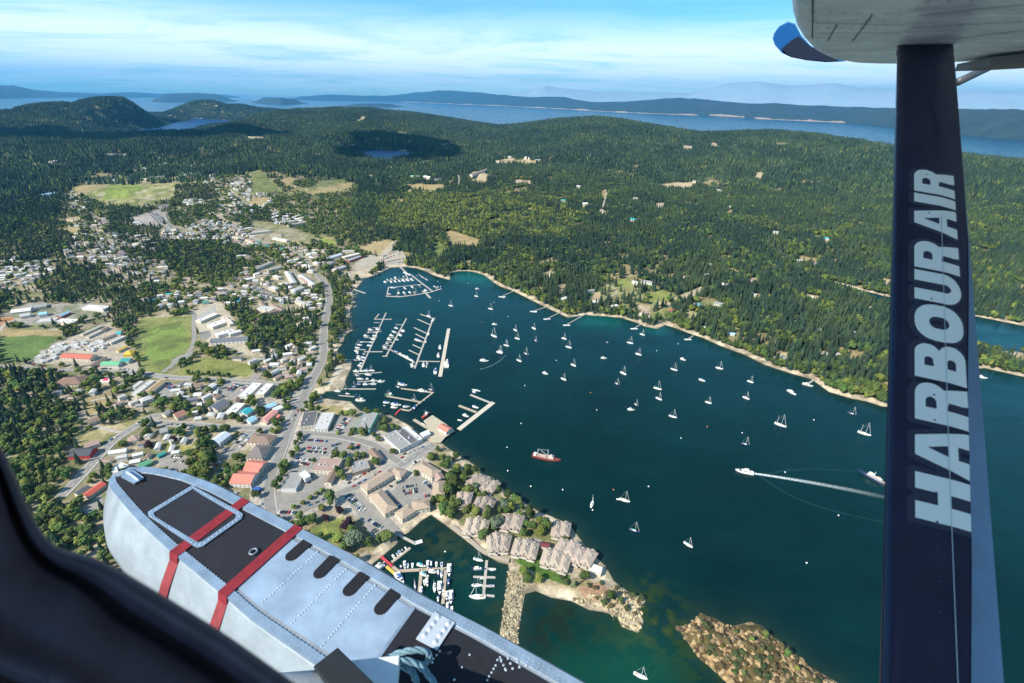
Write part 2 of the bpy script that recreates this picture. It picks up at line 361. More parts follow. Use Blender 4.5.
zone('F', '520,170 600,120 620,180 560,190', (.42, .38, .34)); zone('F', '370,215 470,175 560,85 580,90 500,190 400,240', (.40, .34, .25))
zone('F', '440,150 540,160 460,200 400,190', (.38, .33, .25)); zone('F', '730,60 780,120 750,160 720,140', (.14, .17, .05))
SOFT0 = len(ZONES); zone('G', '440,235 530,225 560,240 690,292 700,312 660,400 640,410 540,390 430,330 380,345 340,300', (.22, .21, .09), 5); zone('G', '580,300 620,275 690,295 650,320 600,330', (.20, .22, .06)); zone('G', '450,240 510,228 520,260 460,270', (.19, .22, .06))
zone('G', '610,320 690,330 660,345 620,335', TAN); zone('G', '680,310 790,260 810,270 720,330', (.36, .31, .20)); zone('G', '540,330 590,340 590,390 550,370', (.40, .32, .23)); zone('G', '735,350 790,370 760,400 720,390', (.30, .28, .14)); zone('G', '740,330 830,310 890,345 800,360', (.2, .2, .09))
zone('G', '160,210 210,195 200,235 170,230', TAN); zone('G', '230,255 265,250 250,290 225,310', (.3, .25, .15)); zone('G', '350,290 400,280 390,320 350,340', TAN)
zone('C', '600,490 680,485 790,480 770,500 740,512 650,508', TAN); zone('C', '720,335 760,340 755,355 715,352', TAN); zone('C', '915,330 945,335 925,345', TAN); zone('C', '1000,450 1040,430 1040,470 1005,468', TAN)
zone('C', '60,470 130,475 120,490 60,490', TAN); zone('C', '400,500 430,530 410,560 395,540', DRY); zone('C', '0,390 160,395 150,410 0,412', DRY); zone('C', '610,565 650,560 640,590 610,590', TAN)
zone('H', '30,230 70,225 60,250 25,255', TAN); zone('H', '230,140 310,150 300,170 220,165', (.28, .22, .12)); zone('H', '255,290 320,300 300,320 260,315', TAN); zone('H', '400,500 510,540 500,550 390,520', DRY)
zone('H', '560,225 600,240 600,270 560,255', TAN); zone('H', '140,520 190,520 180,565 140,565', TAN); zone('H', '310,510 350,520 340,545 310,540', TAN)
zone('I', '340,60 440,55 445,80 380,130 345,140', DRY); zone('I', '310,225 400,190 500,160 560,130 595,150 480,212 400,262 320,270', (.27, .235, .11)); zone('I', '390,185 480,175 500,190 400,215', (.40, .34, .2))
zone('I', '610,240 700,260 770,250 750,290 640,270', (.27, .25, .08))
zone('J', '225,110 330,75 410,90 430,130 300,130', (.31, .26, .12))
zone('c', '450,565 590,500 740,440 720,500 700,560 600,640 540,600', (.22, .235, .06), 2); zone('c', '540,420 680,380 690,420 560,460', (.30, .24, .17), 2)
zone('O', '30,200 120,205 220,240 270,300 420,310 400,260 450,290 560,360 560,420 540,480 480,460 350,395 140,320 90,330', (.30, .245, .145), 3)
zone('O', '100,205 160,215 180,240 120,250', (.44, .39, .31), 3); zone('O', '300,300 420,280 440,330 400,370 330,350', (.32, .20, .13), 3); zone('O', '440,300 500,330 470,370 430,350', (.24, .20, .06), 2); zone('O', '480,340 560,370 550,480 490,460', (.36, .29, .15), 3)
zone('O', '0,500 40,240 95,270 70,520 -30,700 -60,700', (.36, .32, .24), 2)
zone('O', '30,190 160,180 200,240 280,260 270,300 180,270', (.06, .12, .02), 2)
zone('J', '690,300 770,270 900,340 960,400 1010,470 1100,700 900,640 830,560 780,380', (.27, .24, .13), 3)
zone('J', '790,320 850,330 830,360 780,350', (.45, .38, .27), 2)
zone('J', '700,500 740,500 830,600 980,660 1020,681 960,681 860,640 720,540', (.42, .38, .28), 1.5)
zone('J', '560,600 700,515 715,525 620,610 560,625', (.42, .38, .28), 1.5); zone('J', '500,660 570,610 580,640 520,681', (.40, .35, .25), 1.5)
zone('F', '350,560 400,560 370,630 330,660 300,660', (.45, .41, .33), 2)
zone('L', '560,400 610,400 605,440 560,440', (.30, .26, .18), 2)
zone('E', '780,340 870,320 960,460 1000,540 900,520 830,490 770,420 760,370', (.40, .35, .27), 4); zone('E', '120,560 250,470 330,440 440,400 540,560 520,600 440,590', (.36, .31, .24), 4)
zone('E', '150,330 430,330 430,370 300,400 150,410 0,420 0,370 120,330', (.29, .265, .235), 5); zone('E', '0,385 50,380 50,410 0,415', (.35, .17, .08), 2)
zone('o', '450,390 640,360 630,410 480,410', TAN); zone('o', '440,470 520,450 640,450 600,510 540,490', DRY); zone('o', '720,340 830,400 830,430 720,380', (.34, .26, .22))
zone('p', '560,240 700,220 760,280 620,290', (.27, .24, .14), 12, True); zone('p', '840,150 1000,130 1021,260 860,300', (.24, .22, .11), 12, True); zone('p', '150,380 400,300 420,440 250,440', (.33, .29, .26)); zone('p', '480,450 720,420 680,500 520,500', (.27, .24, .14), 12, True)
zone('p', '830,480 1021,400 1021,560 900,560', (.26, .22, .13), 12, True); zone('q', '0,480 400,540 690,520 690,600 400,640 0,620', (.26, .23, .15), 12, True); zone('q', '700,600 840,640 820,683 720,660', BRT)
zone('H', '575,600 600,515 610,520 610,640', TAN, 2)
for t_, x_, y_, c_ in (('s', 290, 200, LAWN), ('s', 905, 215, TAN), ('s', 855, 365, LAWN), ('s', 30, 400, TAN), ('s', 750, 145, TAN), ('s', 790, 60, TAN), ('s', 745, 545, TAN), ('s', 950, 590, LAWN), ('s', 600, 150, LAWN), ('G', 245, 325, LAWN), ('G', 368, 335, TAN), ('G', 355, 292, LAWN),
   ('G', 447, 348, TAN), ('G', 205, 222, TAN), ('G', 888, 265, TAN), ('G', 990, 250, TAN), ('G', 100, 250, TAN), ('G', 60, 200, DRY), ('H', 277, 312, TAN), ('H', 165, 560, TAN), ('H', 235, 172, DRY), ('H', 292, 182, TAN), ('H', 340, 85, DRY), ('H', 135, 60, TAN), ('H', 425, 560, TAN), ('H', 60, 120, DRY), ('H', 420, 330, DRY), ('H', 210, 400, DRY), ('H', 480, 130, DRY), ('H', 230, 470, TAN),
   ('C', 112, 395, TAN), ('C', 38, 390, TAN), ('C', 700, 328, TAN), ('C', 842, 336, TAN), ('C', 250, 562, TAN), ('C', 335, 575, TAN), ('C', 532, 553, TAN), ('C', 528, 636, TAN), ('C', 632, 580, DRY), ('C', 866, 522, TAN), ('C', 312, 505, TAN), ('C', 900, 600, DRY), ('C', 800, 420, DRY), ('C', 470, 440, DRY), ('C', 980, 560, DRY), ('C', 200, 470, DRY), ('B', 700, 470, TAN), ('B', 740, 478, DRY), ('B', 780, 345, TAN), ('B', 975, 410, TAN), ('B', 490, 540, DRY), ('B', 560, 610, TAN), ('B', 680, 650, TAN), ('A', 296, 244, TAN), ('A', 680, 226, TAN), ('A', 335, 300, DRY)):
    r_ = 26 if t_ in 'GHsC' else 20; r_ = r_ * (2 if t_ == 's' else 1); ZONES.append(([px(t_, x_ + r_ * math.cos(k * .9) * (.7 + .5 * math.sin(k * 2.3 + x_)), y_ + r_ * .5 * math.sin(k * .9) * (.7 + .4 * math.cos(k * 1.7 + y_))) for k in range(7)], c_, 2.0))
grove_light = pts('Z', '375,200 420,190 470,196 500,186 560,200 590,215 560,235 500,240 470,250 430,225 400,240 380,225')
# ------------------------------------------------------------------ the sheet of terrain (polar spacing: fine near, coarse far)
az = np.concatenate([np.linspace(R(-68), R(-50), 50, endpoint=False), np.linspace(R(-50), R(56), 640, endpoint=False), np.linspace(R(56), R(72), 40)])
rr = np.concatenate([np.array([60., 100, 150]), 180 * (1500 / 180) ** np.linspace(0, 1, 560, endpoint=False), 1500 * (15000 / 1500) ** np.linspace(0, 1, 240), np.array([18000., 25000, 40000])])
AA, RR = np.meshgrid(az, rr)
GX = RR * np.sin(AA); GY = RR * np.cos(AA)
GS = np.full(GX.shape, 600.0); k = RR < 3600
GS[k] = np.clip(land_sdf(GX[k], GY[k]), -600, 600)
GH = hfun(GX, GY, GS.copy())
PX, PY, PW = proj(np.stack([GX, GY, GH], -1))
C = np.zeros(GX.shape + (3,)); C[:] = FOR
nbig = fbm(GX / 90., GY / 90., 4); nsm = fbm(GX / 14. + 50, GY / 14., 3)
C *= (.7 + .6 * nbig)[..., None]
gc_ = fbm(GX / 60. + 30, GY / 60. + 7, 3); k = (gc_ > .675) & (RR > 800); C[k] = np.array([.24, .20, .10]) * (.5 + nbig[k])[:, None]
sc_ = PW / FPX
for poly, col, e in ZONES:
    P = np.array(poly); bx = (PX > P[:, 0].min() - 40) & (PX < P[:, 0].max() + 40) & (PY > P[:, 1].min() - 30) & (PY < P[:, 1].max() + 30) & (PY > hz(PX) + 3)
    if not bx.any(): continue
    sd = sdf(poly, PX[bx] + (nsm[bx] - .5) * np.minimum(e, 8) * .6, PY[bx] + (nbig[bx] - .5) * np.minimum(e, 8) * .4) * sc_[bx]
    w = sm(sd / e + .5)[:, None]
    C[bx] = C[bx] * (1 - w) + np.array(col) * w
# town clutter: patches of dry grass, gravel and green between the houses
inT = (sdf(town, PX, PY) > 0) & (PY > hz(PX) + 8)
cl = fbm(GX / 22. + 9, GY / 22. + 4, 3)
gb = np.array([.10, .125, .035]); C = np.where((inT & (cl > .56) & (C[..., 0] < .30) & (C[..., 0] > .12))[..., None], C * .35 + gb * .65, C)
pb = np.array([.42, .36, .28]); C = np.where((inT & (cl < .36) & (C[..., 0] < .26) & (C[..., 0] > .17) & (C[..., 1] < C[..., 0]))[..., None], C * .4 + pb * .6, C)
# beach and rocks along the shore
bn = fbm(GX / 9., GY / 9., 3)
bw = np.where(GY > 560 + 0 * GX, 13., 6.) * (.25 + 1.5 * fbm(GX / 28., GY / 28., 3))
w = (1 - sm((GS - bw * (.6 + bn)) / 5.)) * (GS < 60); w = np.where(RR < 3000, w, 0)[..., None]
bc = (np.array([.42, .35, .25]) * (.15 + 1.6 * bn)[..., None])
low = sm((2.5 - GS) / 4.)[..., None]; bc = bc * (1 - low) + np.array([.13, .11, .075]) * low
C = C * (1 - w) + bc * w
ii = sdf(ISLET, GX[:320], GY[:320]); k = np.zeros(GX.shape, bool); k[:320] = ii > 0
rk = fbm(GX / 4. + 3, GY / 4., 4); rg_ = fbm(GX / 9. + 13, GY / 9., 3)
C[k] = np.where((rk[k] > .52)[:, None], np.array([.34, .23, .11]) * (.3 + rk[k])[:, None], np.array([.07, .045, .022])); kk_ = k & (rg_ > .56); C[kk_] = np.array([.085, .068, .026]) * (.6 + rk[kk_])[:, None]
k = (GS < -.5); C[k] = np.array([.10, .10, .06])
RGBA = np.concatenate([C, np.ones(C.shape[:2] + (1,))], -1)
ground = link('ground', grid_mesh('ground', GX, GY, GH, RGBA), None, attr_mat('ground_cover', .95, .5, .35, .22, .03))
tag(ground, 'hilly green and tan land around the harbour', None, None, 'structure')
# quick height look-up on the finished sheet
import bisect
_azl = az.tolist(); _rrl = rr.tolist()
def hq(x, y):
    d = math.hypot(x, y); a = math.atan2(x, y)
    i = min(max(bisect.bisect(_rrl, d) - 1, 0), len(_rrl) - 2); j = min(max(bisect.bisect(_azl, a) - 1, 0), len(_azl) - 2)
    u = (d - _rrl[i]) / (_rrl[i + 1] - _rrl[i]); v = (a - _azl[j]) / (_azl[j + 1] - _azl[j]); u = min(max(u, 0), 1); v = min(max(v, 0), 1)
    return float((GH[i, j] * (1 - v) + GH[i, j + 1] * v) * (1 - u) + (GH[i + 1, j] * (1 - v) + GH[i + 1, j + 1] * v) * u)
def T(pxx, pyy, dz=0.0):
    z = 0.0; v = Fw + Rt * ((pxx - 512) / FPX) + Up * ((341.5 - max(pyy, hz(pxx) + 6)) / FPX)
    for _ in range(16):
        t = (z - CAM_H) / v[2]; zn = max(hq(v[0] * t, v[1] * t) + dz, dz)
        if abs(zn - z) < .02: break
        z = z + (zn - z) * .7
    t = (z - CAM_H) / v[2]; return np.array([v[0] * t, v[1] * t, z])
def hz1(x, y): return hq(x, y)
# ------------------------------------------------------------------ sea
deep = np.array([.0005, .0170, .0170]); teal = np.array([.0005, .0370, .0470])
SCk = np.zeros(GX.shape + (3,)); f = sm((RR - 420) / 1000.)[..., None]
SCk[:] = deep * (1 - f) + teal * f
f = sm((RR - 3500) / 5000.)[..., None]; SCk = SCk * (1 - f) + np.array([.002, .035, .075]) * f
sh = fbm(GX / 8., GY / 8., 4)
w = (np.exp(np.minimum(GS, 0) / 9.) * .8 * (RR < 3000))[..., None]
SCk = SCk * (1 - w) + np.array([.016, .032, .022]) * w
def blob(pxx, pyy, rad, col, a=1.0, mott=0.0, ax=1.0):
    global SCk
    c = up(pxx, pyy, 0); q = np.hypot((GX - c[0]) / ax, GY - c[1])
    w = a * np.exp(-(q / rad) ** 2)
    if mott: w = w * sm((sh - .56 + mott * .1) * 9)
    SCk = SCk * (1 - w[..., None]) + np.array(col) * w[..., None]
for q in ((655, 330, 22), (495, 276, 60), (470, 276, 45), (590, 320, 40), (610, 321, 30)): blob(q[0], q[1], q[2], (.004, .085, .075), .75)
for q in ((655, 612, 26, 1.), (668, 635, 24, 1.), (690, 660, 24, .8), (625, 640, 22, .8), (560, 618, 22, .7), (648, 588, 13, .7), (710, 680, 24, .7), (590, 630, 18, .7)): blob(q[0], q[1], q[2], (.014, .030, .008), q[3], 1.2)
for q in ((662, 622, 20), (640, 645, 16), (600, 645, 14)): blob(q[0], q[1], q[2], (.030, .042, .012), .8, .2)
for q in ((575, 640, 30), (545, 630, 22)): blob(q[0], q[1], q[2], (.008, .012, .008), .85, .6)
for q in ((620, 670, 34), (660, 675, 25), (580, 675, 28)): blob(q[0], q[1], q[2], (.004, .050, .032), .7)
for q in ((440, 540, 26), (460, 560, 20), (500, 610, 16)): blob(q[0], q[1], q[2], (.022, .034, .016), .8, .9)
blob(470, 590, 40, (.004, .040, .032), .5)
RGBA = np.concatenate([SCk, np.ones(SCk.shape[:2] + (1,))], -1)
keep = (GH < 1.5) | (GS < 6)
SCk = SCk * 1.0
M = attr_mat('sea_water', .22, 0, 1, .004, .012, .36)
t = M.node_tree; b = t.nodes['Principled BSDF']; b.inputs['IOR'].default_value = 1.33
for nd in t.nodes:
    if nd.type == 'MAP_RANGE': nd.inputs[3].default_value = .80; nd.inputs[4].default_value = 1.22
g = N(t, 'ShaderNodeNewGeometry'); ms = N(t, 'ShaderNodeMapping'); ms.inputs['Rotation'].default_value = (0, 0, .6); ms.inputs['Scale'].default_value = (1, 4.5, 1); t.links.new(g.outputs['Position'], ms.inputs[0])
ws = N(t, 'ShaderNodeTexNoise', i_Scale=.006, i_Detail=6.0, i_Roughness=.6); t.links.new(ms.outputs[0], ws.inputs['Vector']); wr = N(t, 'ShaderNodeMapRange', n1=.38, n2=.66, n3=.10, n4=.42); t.links.new(ws.outputs[0], wr.inputs[0]); t.links.new(wr.outputs[0], b.inputs['Roughness'])
n_ = N(t, 'ShaderNodeTexNoise', i_Scale=.35, i_Detail=4.0); bp = N(t, 'ShaderNodeBump', i_Strength=.35, i_Distance=.35)
t.links.new(g.outputs['Position'], n_.inputs['Vector']); t.links.new(n_.outputs[0], bp.inputs['Height']); t.links.new(bp.outputs[0], b.inputs['Normal'])
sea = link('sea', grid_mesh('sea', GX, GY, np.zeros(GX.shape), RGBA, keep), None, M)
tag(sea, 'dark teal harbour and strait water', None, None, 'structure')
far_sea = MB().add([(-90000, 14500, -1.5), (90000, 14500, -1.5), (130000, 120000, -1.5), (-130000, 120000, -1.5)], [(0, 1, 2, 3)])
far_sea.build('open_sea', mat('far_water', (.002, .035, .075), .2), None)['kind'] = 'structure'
for L_ in (LAKE_A, LAKE_B):
    c = np.mean(L_['w'], 0); P = [tuple(c + (np.array(q) - c) * 1.02) for q in L_['w']]
    o = MB().add([(a, b_, L_['z'] - .8) for a, b_ in P], [tuple(range(len(P)))[::-1]]).build('lake', mat('lake_water', (.002, .028, .12), .35, spec=.12))
    fixn(o.data); tag(o, 'small blue lake between wooded hills', None, None, 'structure')
# ------------------------------------------------------------------ far islands and mountains: real ridges at their own distance
def island(name, ridge, shore, widen, colr, zfloor=0, rows=9, amp=1.0, dfix=None):
    xs = np.arange(ridge[0][0], ridge[-1][0] + .1, 2.5)
    ry = np.interp(xs, [a for a, b in ridge], [b for a, b in ridge])
    V = []; n = len(xs)
    for k, x in enumerate(xs):
        if dfix: ds = dfix
        else:
            sy = np.interp(x, [a for a, b in shore], [b for a, b in shore]); ds = CAM_H / max(-elof(x, sy), .006)
        wd = ds * widen; dr_ = ds + wd
        a_ = azof(x, ry[k]); edge = min(k, n - 1 - k) / 6.0
        zt = (CAM_H + dr_ * elof(x, ry[k])) * 1.0
        zt = max(zt, 12) * min(1, edge + .08)
        for r_ in range(rows * 2 - 1):
            u = r_ / (rows - 1.0)
            if u <= 1: dd = ds + wd * u; z = zt * (1 - (1 - u) ** 1.9)
            else: dd = dr_ + wd * (u - 1) * .8; z = zt * (1 - (u - 1) ** 1.5)
            nx = fbm(np.array([dd * math.sin(a_) / 900.]), np.array([dd * math.cos(a_) / 900. * 1.0]), 4)[0] - .5
            bell = max(0, 1 - abs(u - 1)) * min(1, u * 3)
            z = z + nx * zt * .35 * amp * (1 if 0 < u < 1 else .25) * min(u * 3, 1, (2 - u) * 3)
            V.append((dd * math.sin(a_), dd * math.cos(a_), z if 0 < r_ < rows * 2 - 2 else zfloor - 4))
    co = np.array(V).reshape(n, rows * 2 - 1, 3)
    o = link(name, grid_mesh(name, co[..., 0], co[..., 1], co[..., 2], None), None, colr)
    fixn(o.data); tag(o, None, None, None, 'structure'); return o
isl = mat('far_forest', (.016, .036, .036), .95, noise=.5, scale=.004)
rock = mat('far_shore', (.30, .24, .18), .95, noise=.4, scale=.01)
I1r = [(286, 97.5), (330, 94.5), (360, 95.5), (385, 96), (430, 91.5), (450, 90.5), (480, 92.5), (500, 95), (530, 97), (560, 96.5), (575, 99.5), (590, 102), (625, 101.5), (650, 99.5), (680, 98), (720, 101), (760, 104), (775, 103), (800, 105), (860, 107), (890, 108), (950, 109), (1000, 110), (1024, 111), (1120, 113)]
I1s = [(286, 100), (400, 102), (500, 106), (560, 109), (620, 112.5), (700, 115.5), (760, 119), (850, 123), (893, 127), (970, 135.5), (1024, 140), (1120, 147)]
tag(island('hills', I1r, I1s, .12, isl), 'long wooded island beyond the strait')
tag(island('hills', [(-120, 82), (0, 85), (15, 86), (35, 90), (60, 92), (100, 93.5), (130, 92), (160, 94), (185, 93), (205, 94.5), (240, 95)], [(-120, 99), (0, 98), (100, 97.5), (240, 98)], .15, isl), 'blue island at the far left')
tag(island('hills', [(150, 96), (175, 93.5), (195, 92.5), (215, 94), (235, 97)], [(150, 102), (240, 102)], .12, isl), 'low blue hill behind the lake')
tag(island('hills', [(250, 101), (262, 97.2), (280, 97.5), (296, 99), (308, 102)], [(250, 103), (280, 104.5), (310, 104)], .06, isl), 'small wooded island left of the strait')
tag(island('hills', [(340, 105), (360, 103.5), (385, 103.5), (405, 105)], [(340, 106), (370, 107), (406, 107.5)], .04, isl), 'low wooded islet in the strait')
tag(island('hills', [(500, 94), (530, 90), (545, 85.5), (560, 88), (600, 92), (690, 93), (712, 88), (730, 83), (760, 81.5), (790, 86), (810, 85), (835, 83), (860, 88), (920, 90), (1024, 92), (1100, 90)], None, .08, mat('far_hazed_rock', (.32, .42, .48), .95, noise=.1, scale=.001), dfix=43000, amp=.12), 'pale mountains on the horizon')  # distance haze is mixed into the mountains' pale base colour
# pale rocky shore strip under the long island
V = []; n_ = 0
xs = np.arange(400, 1100, 2.0)
for x in xs:
    sy = np.interp(x, [a for a, b in I1s], [b for a, b in I1s]); ds = CAM_H / -elof(x, sy); a_ = azof(x, sy)
    hgt = 14 + 26 * max(0, fbm(np.array([x / 9.]), np.array([2.]), 3)[0] - .4) * 3 + (34 if 708 < x < 745 else 0)
    for dd, z in ((ds * .996, -1), (ds * .999, hgt * .8), (ds * 1.006, hgt + 8)): V.append((dd * math.sin(a_), dd * math.cos(a_), z))
co = np.array(V).reshape(len(xs), 3, 3)
o = link('shore_cliffs', grid_mesh('shore_cliffs', co[..., 0], co[..., 1], co[..., 2], None), None, rock); fixn(o.data); tag(o, 'pale rocky shore under the long island', None, None, 'structure')
# ------------------------------------------------------------------ haze
hb = MB().box(-50000, -1500, -16, 50000, 50000, 1990).build('haze', None)
M = bpy.data.materials.new('haze_air'); M.use_nodes = True; t = M.node_tree; t.nodes.clear()
o_ = N(t, 'ShaderNodeOutputMaterial'); pv = N(t, 'ShaderNodeVolumePrincipled'); pv.inputs['Color'].default_value = (.10, .50, 1.0, 1); pv.inputs['Density'].default_value = 2.2e-5; pv.inputs['Anisotropy'].default_value = .2
t.links.new(pv.outputs[0], o_.inputs['Volume']); hb.data.materials.append(M); hb['kind'] = 'stuff'; hb['label'] = 'blue summer haze'
M.cycles.homogeneous_volume = True if hasattr(M.cycles, 'homogeneous_volume') else None
# ------------------------------------------------------------------ clouds high above the frame that throw the shadows on the hills
def cloud(pxx, pyy, zg, rx, ry, zc):
    P = up(pxx, pyy, zg); t_ = (zc - zg) / SUN[2]; c = P + SUN * t_
    b = bmesh.new(); bmesh.ops.create_icosphere(b, subdivisions=5, radius=1)
    rs = random.Random(int(pxx))
    lob = [(Vector((rs.uniform(-.75, .75), rs.uniform(-.7, .7), rs.uniform(0, .4))), rs.uniform(.3, .5)) for _ in range(16)]
    for v in b.verts:
        d_ = v.co.copy(); s_ = 1.0
        for q, r_ in lob: s_ = max(s_, 1 + .5 * max(0, 1 - (d_ - q.normalized()).length / (r_ * 1.6)))
        v.co = d_ * s_ * (.85)
        if v.co.z < 0: v.co.z *= .3
    bmesh.ops.scale(b, vec=(rx, ry, 260), verts=b.verts); me = bpy.data.meshes.new('cloud'); b.to_mesh(me); b.free()
    for p in me.polygons: p.use_smooth = True
    o = link('cloud', me, None, mat('cloud_white', (.85, .86, .88), 1.0)); o.location = c; tag(o, 'white cumulus cloud above the hills', None, None, 'structure')
cloud(388, 140, 130, 330, 560, 2600)
cloud(160, 136, 110, 620, 420, 2600)
cloud(55, 138, 110, 620, 420, 2600)
cloud(228, 136, 120, 260, 260, 2600)
cloud(-20, 130, 110, 500, 500, 2600)
cloud(130, 103, 260, 300, 260, 2600)
# ------------------------------------------------------------------ label machinery: every thing is named by its nearest landmark and its order there
THINGS = []
LM = [('the big green playing field', 165, 345), ('the white school', 225, 340), ('the red-roofed block', 242, 475), ('the main road crossing', 285, 428), ('the mint-edged building', 366, 422),
  ('the long white waterfront building', 405, 443), ('the red-roofed wharf shed', 446, 430), ('the central car park', 318, 440), ('the horseshoe shopping court', 400, 495), ('the park with purple trees', 345, 530),
  ('the corner cove', 430, 530), ('the walled boat basin', 440, 590), ('the point townhouses', 520, 530), ('the storage yard', 80, 350), ('the cream warehouses', 45, 320), ('the farm field', 30, 345),
  ('the cyan-roofed house', 248, 413), ('the blue-roofed cottage', 268, 405), ('the white-roofed sheds', 262, 385), ('the dry lot', 120, 410), ('the dark red-walled barn', 75, 455), ('the grey condominium rows', 290, 285),
  ('the teal-roofed cottages', 270, 246), ('the yellow-green meadow', 130, 192), ('the village shopping lot', 160, 222), ('the hilltop mobile homes', 155, 172), ('the boatyard', 390, 255), ('the curved marina dock', 400, 290),
  ('the west marina docks', 380, 335), ('the wide breakwater dock', 445, 350), ('the small craft docks', 385, 380), ('the fishing harbour dock', 410, 395), ('the L-shaped wharf', 475, 405), ('the long curving road', 315, 320),
  ('the waterfront mansion', 650, 285), ('the turquoise pool', 697, 304), ('the four private jetties', 560, 310), ('the wooded point', 850, 370), ('the brown-roofed hall', 268, 308), ('the red fishing ship', 545, 457),
  ('the speedboat wake', 800, 480), ('the tour vessel', 874, 480), ('the rocky islet', 750, 650), ('the rocky headland', 610, 600), ('the dark little lake', 390, 155), ('the far left lake', 190, 125),
  ('the strait shore', 700, 140), ('the central forest', 560, 220), ('the eastern forest', 780, 220), ('the upper estate houses', 430, 177), ('the timber clearing', 680, 188), ('the long inlet', 870, 295),
  ('the bay centre', 620, 390), ('the dark wood by the window', 40, 430), ('the west side suburb', 40, 270), ('the north side suburb', 215, 205)]
ORD = ['first', 'second', 'third', 'fourth', 'fifth', 'sixth', 'seventh', 'eighth', 'ninth', 'tenth', 'eleventh', 'twelfth', 'thirteenth', 'fourteenth', 'fifteenth', 'sixteenth', 'seventeenth', 'eighteenth', 'nineteenth', 'twentieth']
def reg(o, desc, cat, group=None, fixed=None, share=False, P=None):
    p = P if P is not None else o.location
    a, b, w = proj(np.array([[p[0], p[1], p[2]]])); THINGS.append((o, desc, cat, group, fixed, share, float(a[0]), float(b[0])))
    o['category'] = cat
    if group: o['group'] = group
    if fixed: o['label'] = fixed
def place_word(a, b):
    q = min(LM, key=lambda l: (l[1] - a) ** 2 + ((l[2] - b) * 1.3) ** 2); dx_, dy_ = a - q[1], (b - q[2]) * 1.3; r_ = math.hypot(dx_, dy_)
    if r_ < 9: return 'beside ' + q[0]
    far_ = 'far ' if r_ > 55 else ''
    if abs(dx_) > abs(dy_): return (far_ + ('left of ' if dx_ < 0 else 'right of ')) + q[0]
    return (far_ + ('beyond ' if dy_ < 0 else 'in front of ')) + q[0]
def finish_labels():
    cells = {}
    for t_ in THINGS:
        o, desc, cat, group, fixed, share, a, b = t_
        if fixed: continue
        w = place_word(a, b); cells.setdefault((desc, w), []).append((a, b, o, share, group))
    for (desc, w), L_ in cells.items():
        L_.sort(key=lambda q: q[0])
        if len(L_) == 1: L_[0][2]['label'] = desc + ' ' + w; continue
        if L_[0][3]:
            for q in L_: q[2]['label'] = desc + ' ' + w; q[2]['group'] = desc + ' ' + w
            continue
        n = len(L_); step = 1
        if n == 2: nm = ['left one', 'right one']
        elif n <= 20: nm = ['leftmost'] + [ORD[k] + ' from left' for k in range(1, n - 1)] + ['rightmost']
        else:
            nm = []
            L2 = sorted(L_, key=lambda q: q[1]); h_ = (n + 19) // 20; out_ = []
            for r_ in range(h_):
                seg = sorted(L2[r_ * n // h_:(r_ + 1) * n // h_], key=lambda q: q[0])
                for k, q in enumerate(seg): out_.append((q, ORD[min(k, 19)] + ' from left, ' + ORD[r_] + ' row'))
            for q, s_ in out_: q[2]['label'] = desc + ' ' + w + ', ' + s_
            continue
        for q, s_ in zip(L_, nm): q[2]['label'] = desc + ' ' + w + ', ' + s_
# ------------------------------------------------------------------ tree shapes
con_a = mat('conifer_green', (.045, .075, .038), .9, rnd=.35, spec=.2)
con_b = mat('conifer_blue_green', (.028, .053, .036), .9, rnd=.3, spec=.2)
dec_a = mat('broadleaf_green', (.075, .118, .032), .9, rnd=.35, spec=.2)
dec_b = mat('broadleaf_yellow', (.15, .185, .042), .9, rnd=.3, spec=.2)
dec_p = mat('purple_leaf', (.028, .014, .020), .9, rnd=.15, spec=.2)
dec_s = mat('silver_leaf', (.12, .16, .10), .9, rnd=.1, spec=.2)
bark = mat('bark', (.10, .075, .055), .95)
def conifer(seed, H=1.0, w=.16, tiers=9, seg=9, z0=.10):
    rs = random.Random(seed); mb = MB()
    for k in range(tiers):
        u = k / (tiers - 1.0); zc = z0 + (H - z0) * u * .93; rad = w * (1 - u) ** .8 * rs.uniform(.85, 1.15) + .012; dz = (H - z0) / tiers * 1.9 * (1 - .4 * u)
        vs = [(rs.uniform(-.01, .01), rs.uniform(-.01, .01), min(zc + dz, H * 1.02))]; ph = rs.random() * 6
        for i in range(seg * 2):
            t_ = ph + math.pi * i / seg; r_ = rad * (rs.uniform(.8, 1.25) if i % 2 == 0 else rs.uniform(.42, .6))
            vs.append((r_ * math.cos(t_), r_ * math.sin(t_), zc - (rs.uniform(.01, .03) if i % 2 == 0 else -.02)))
        mb.add(vs, [(0, 1 + i, 1 + (i + 1) % (seg * 2)) for i in range(seg * 2)])
    return mb
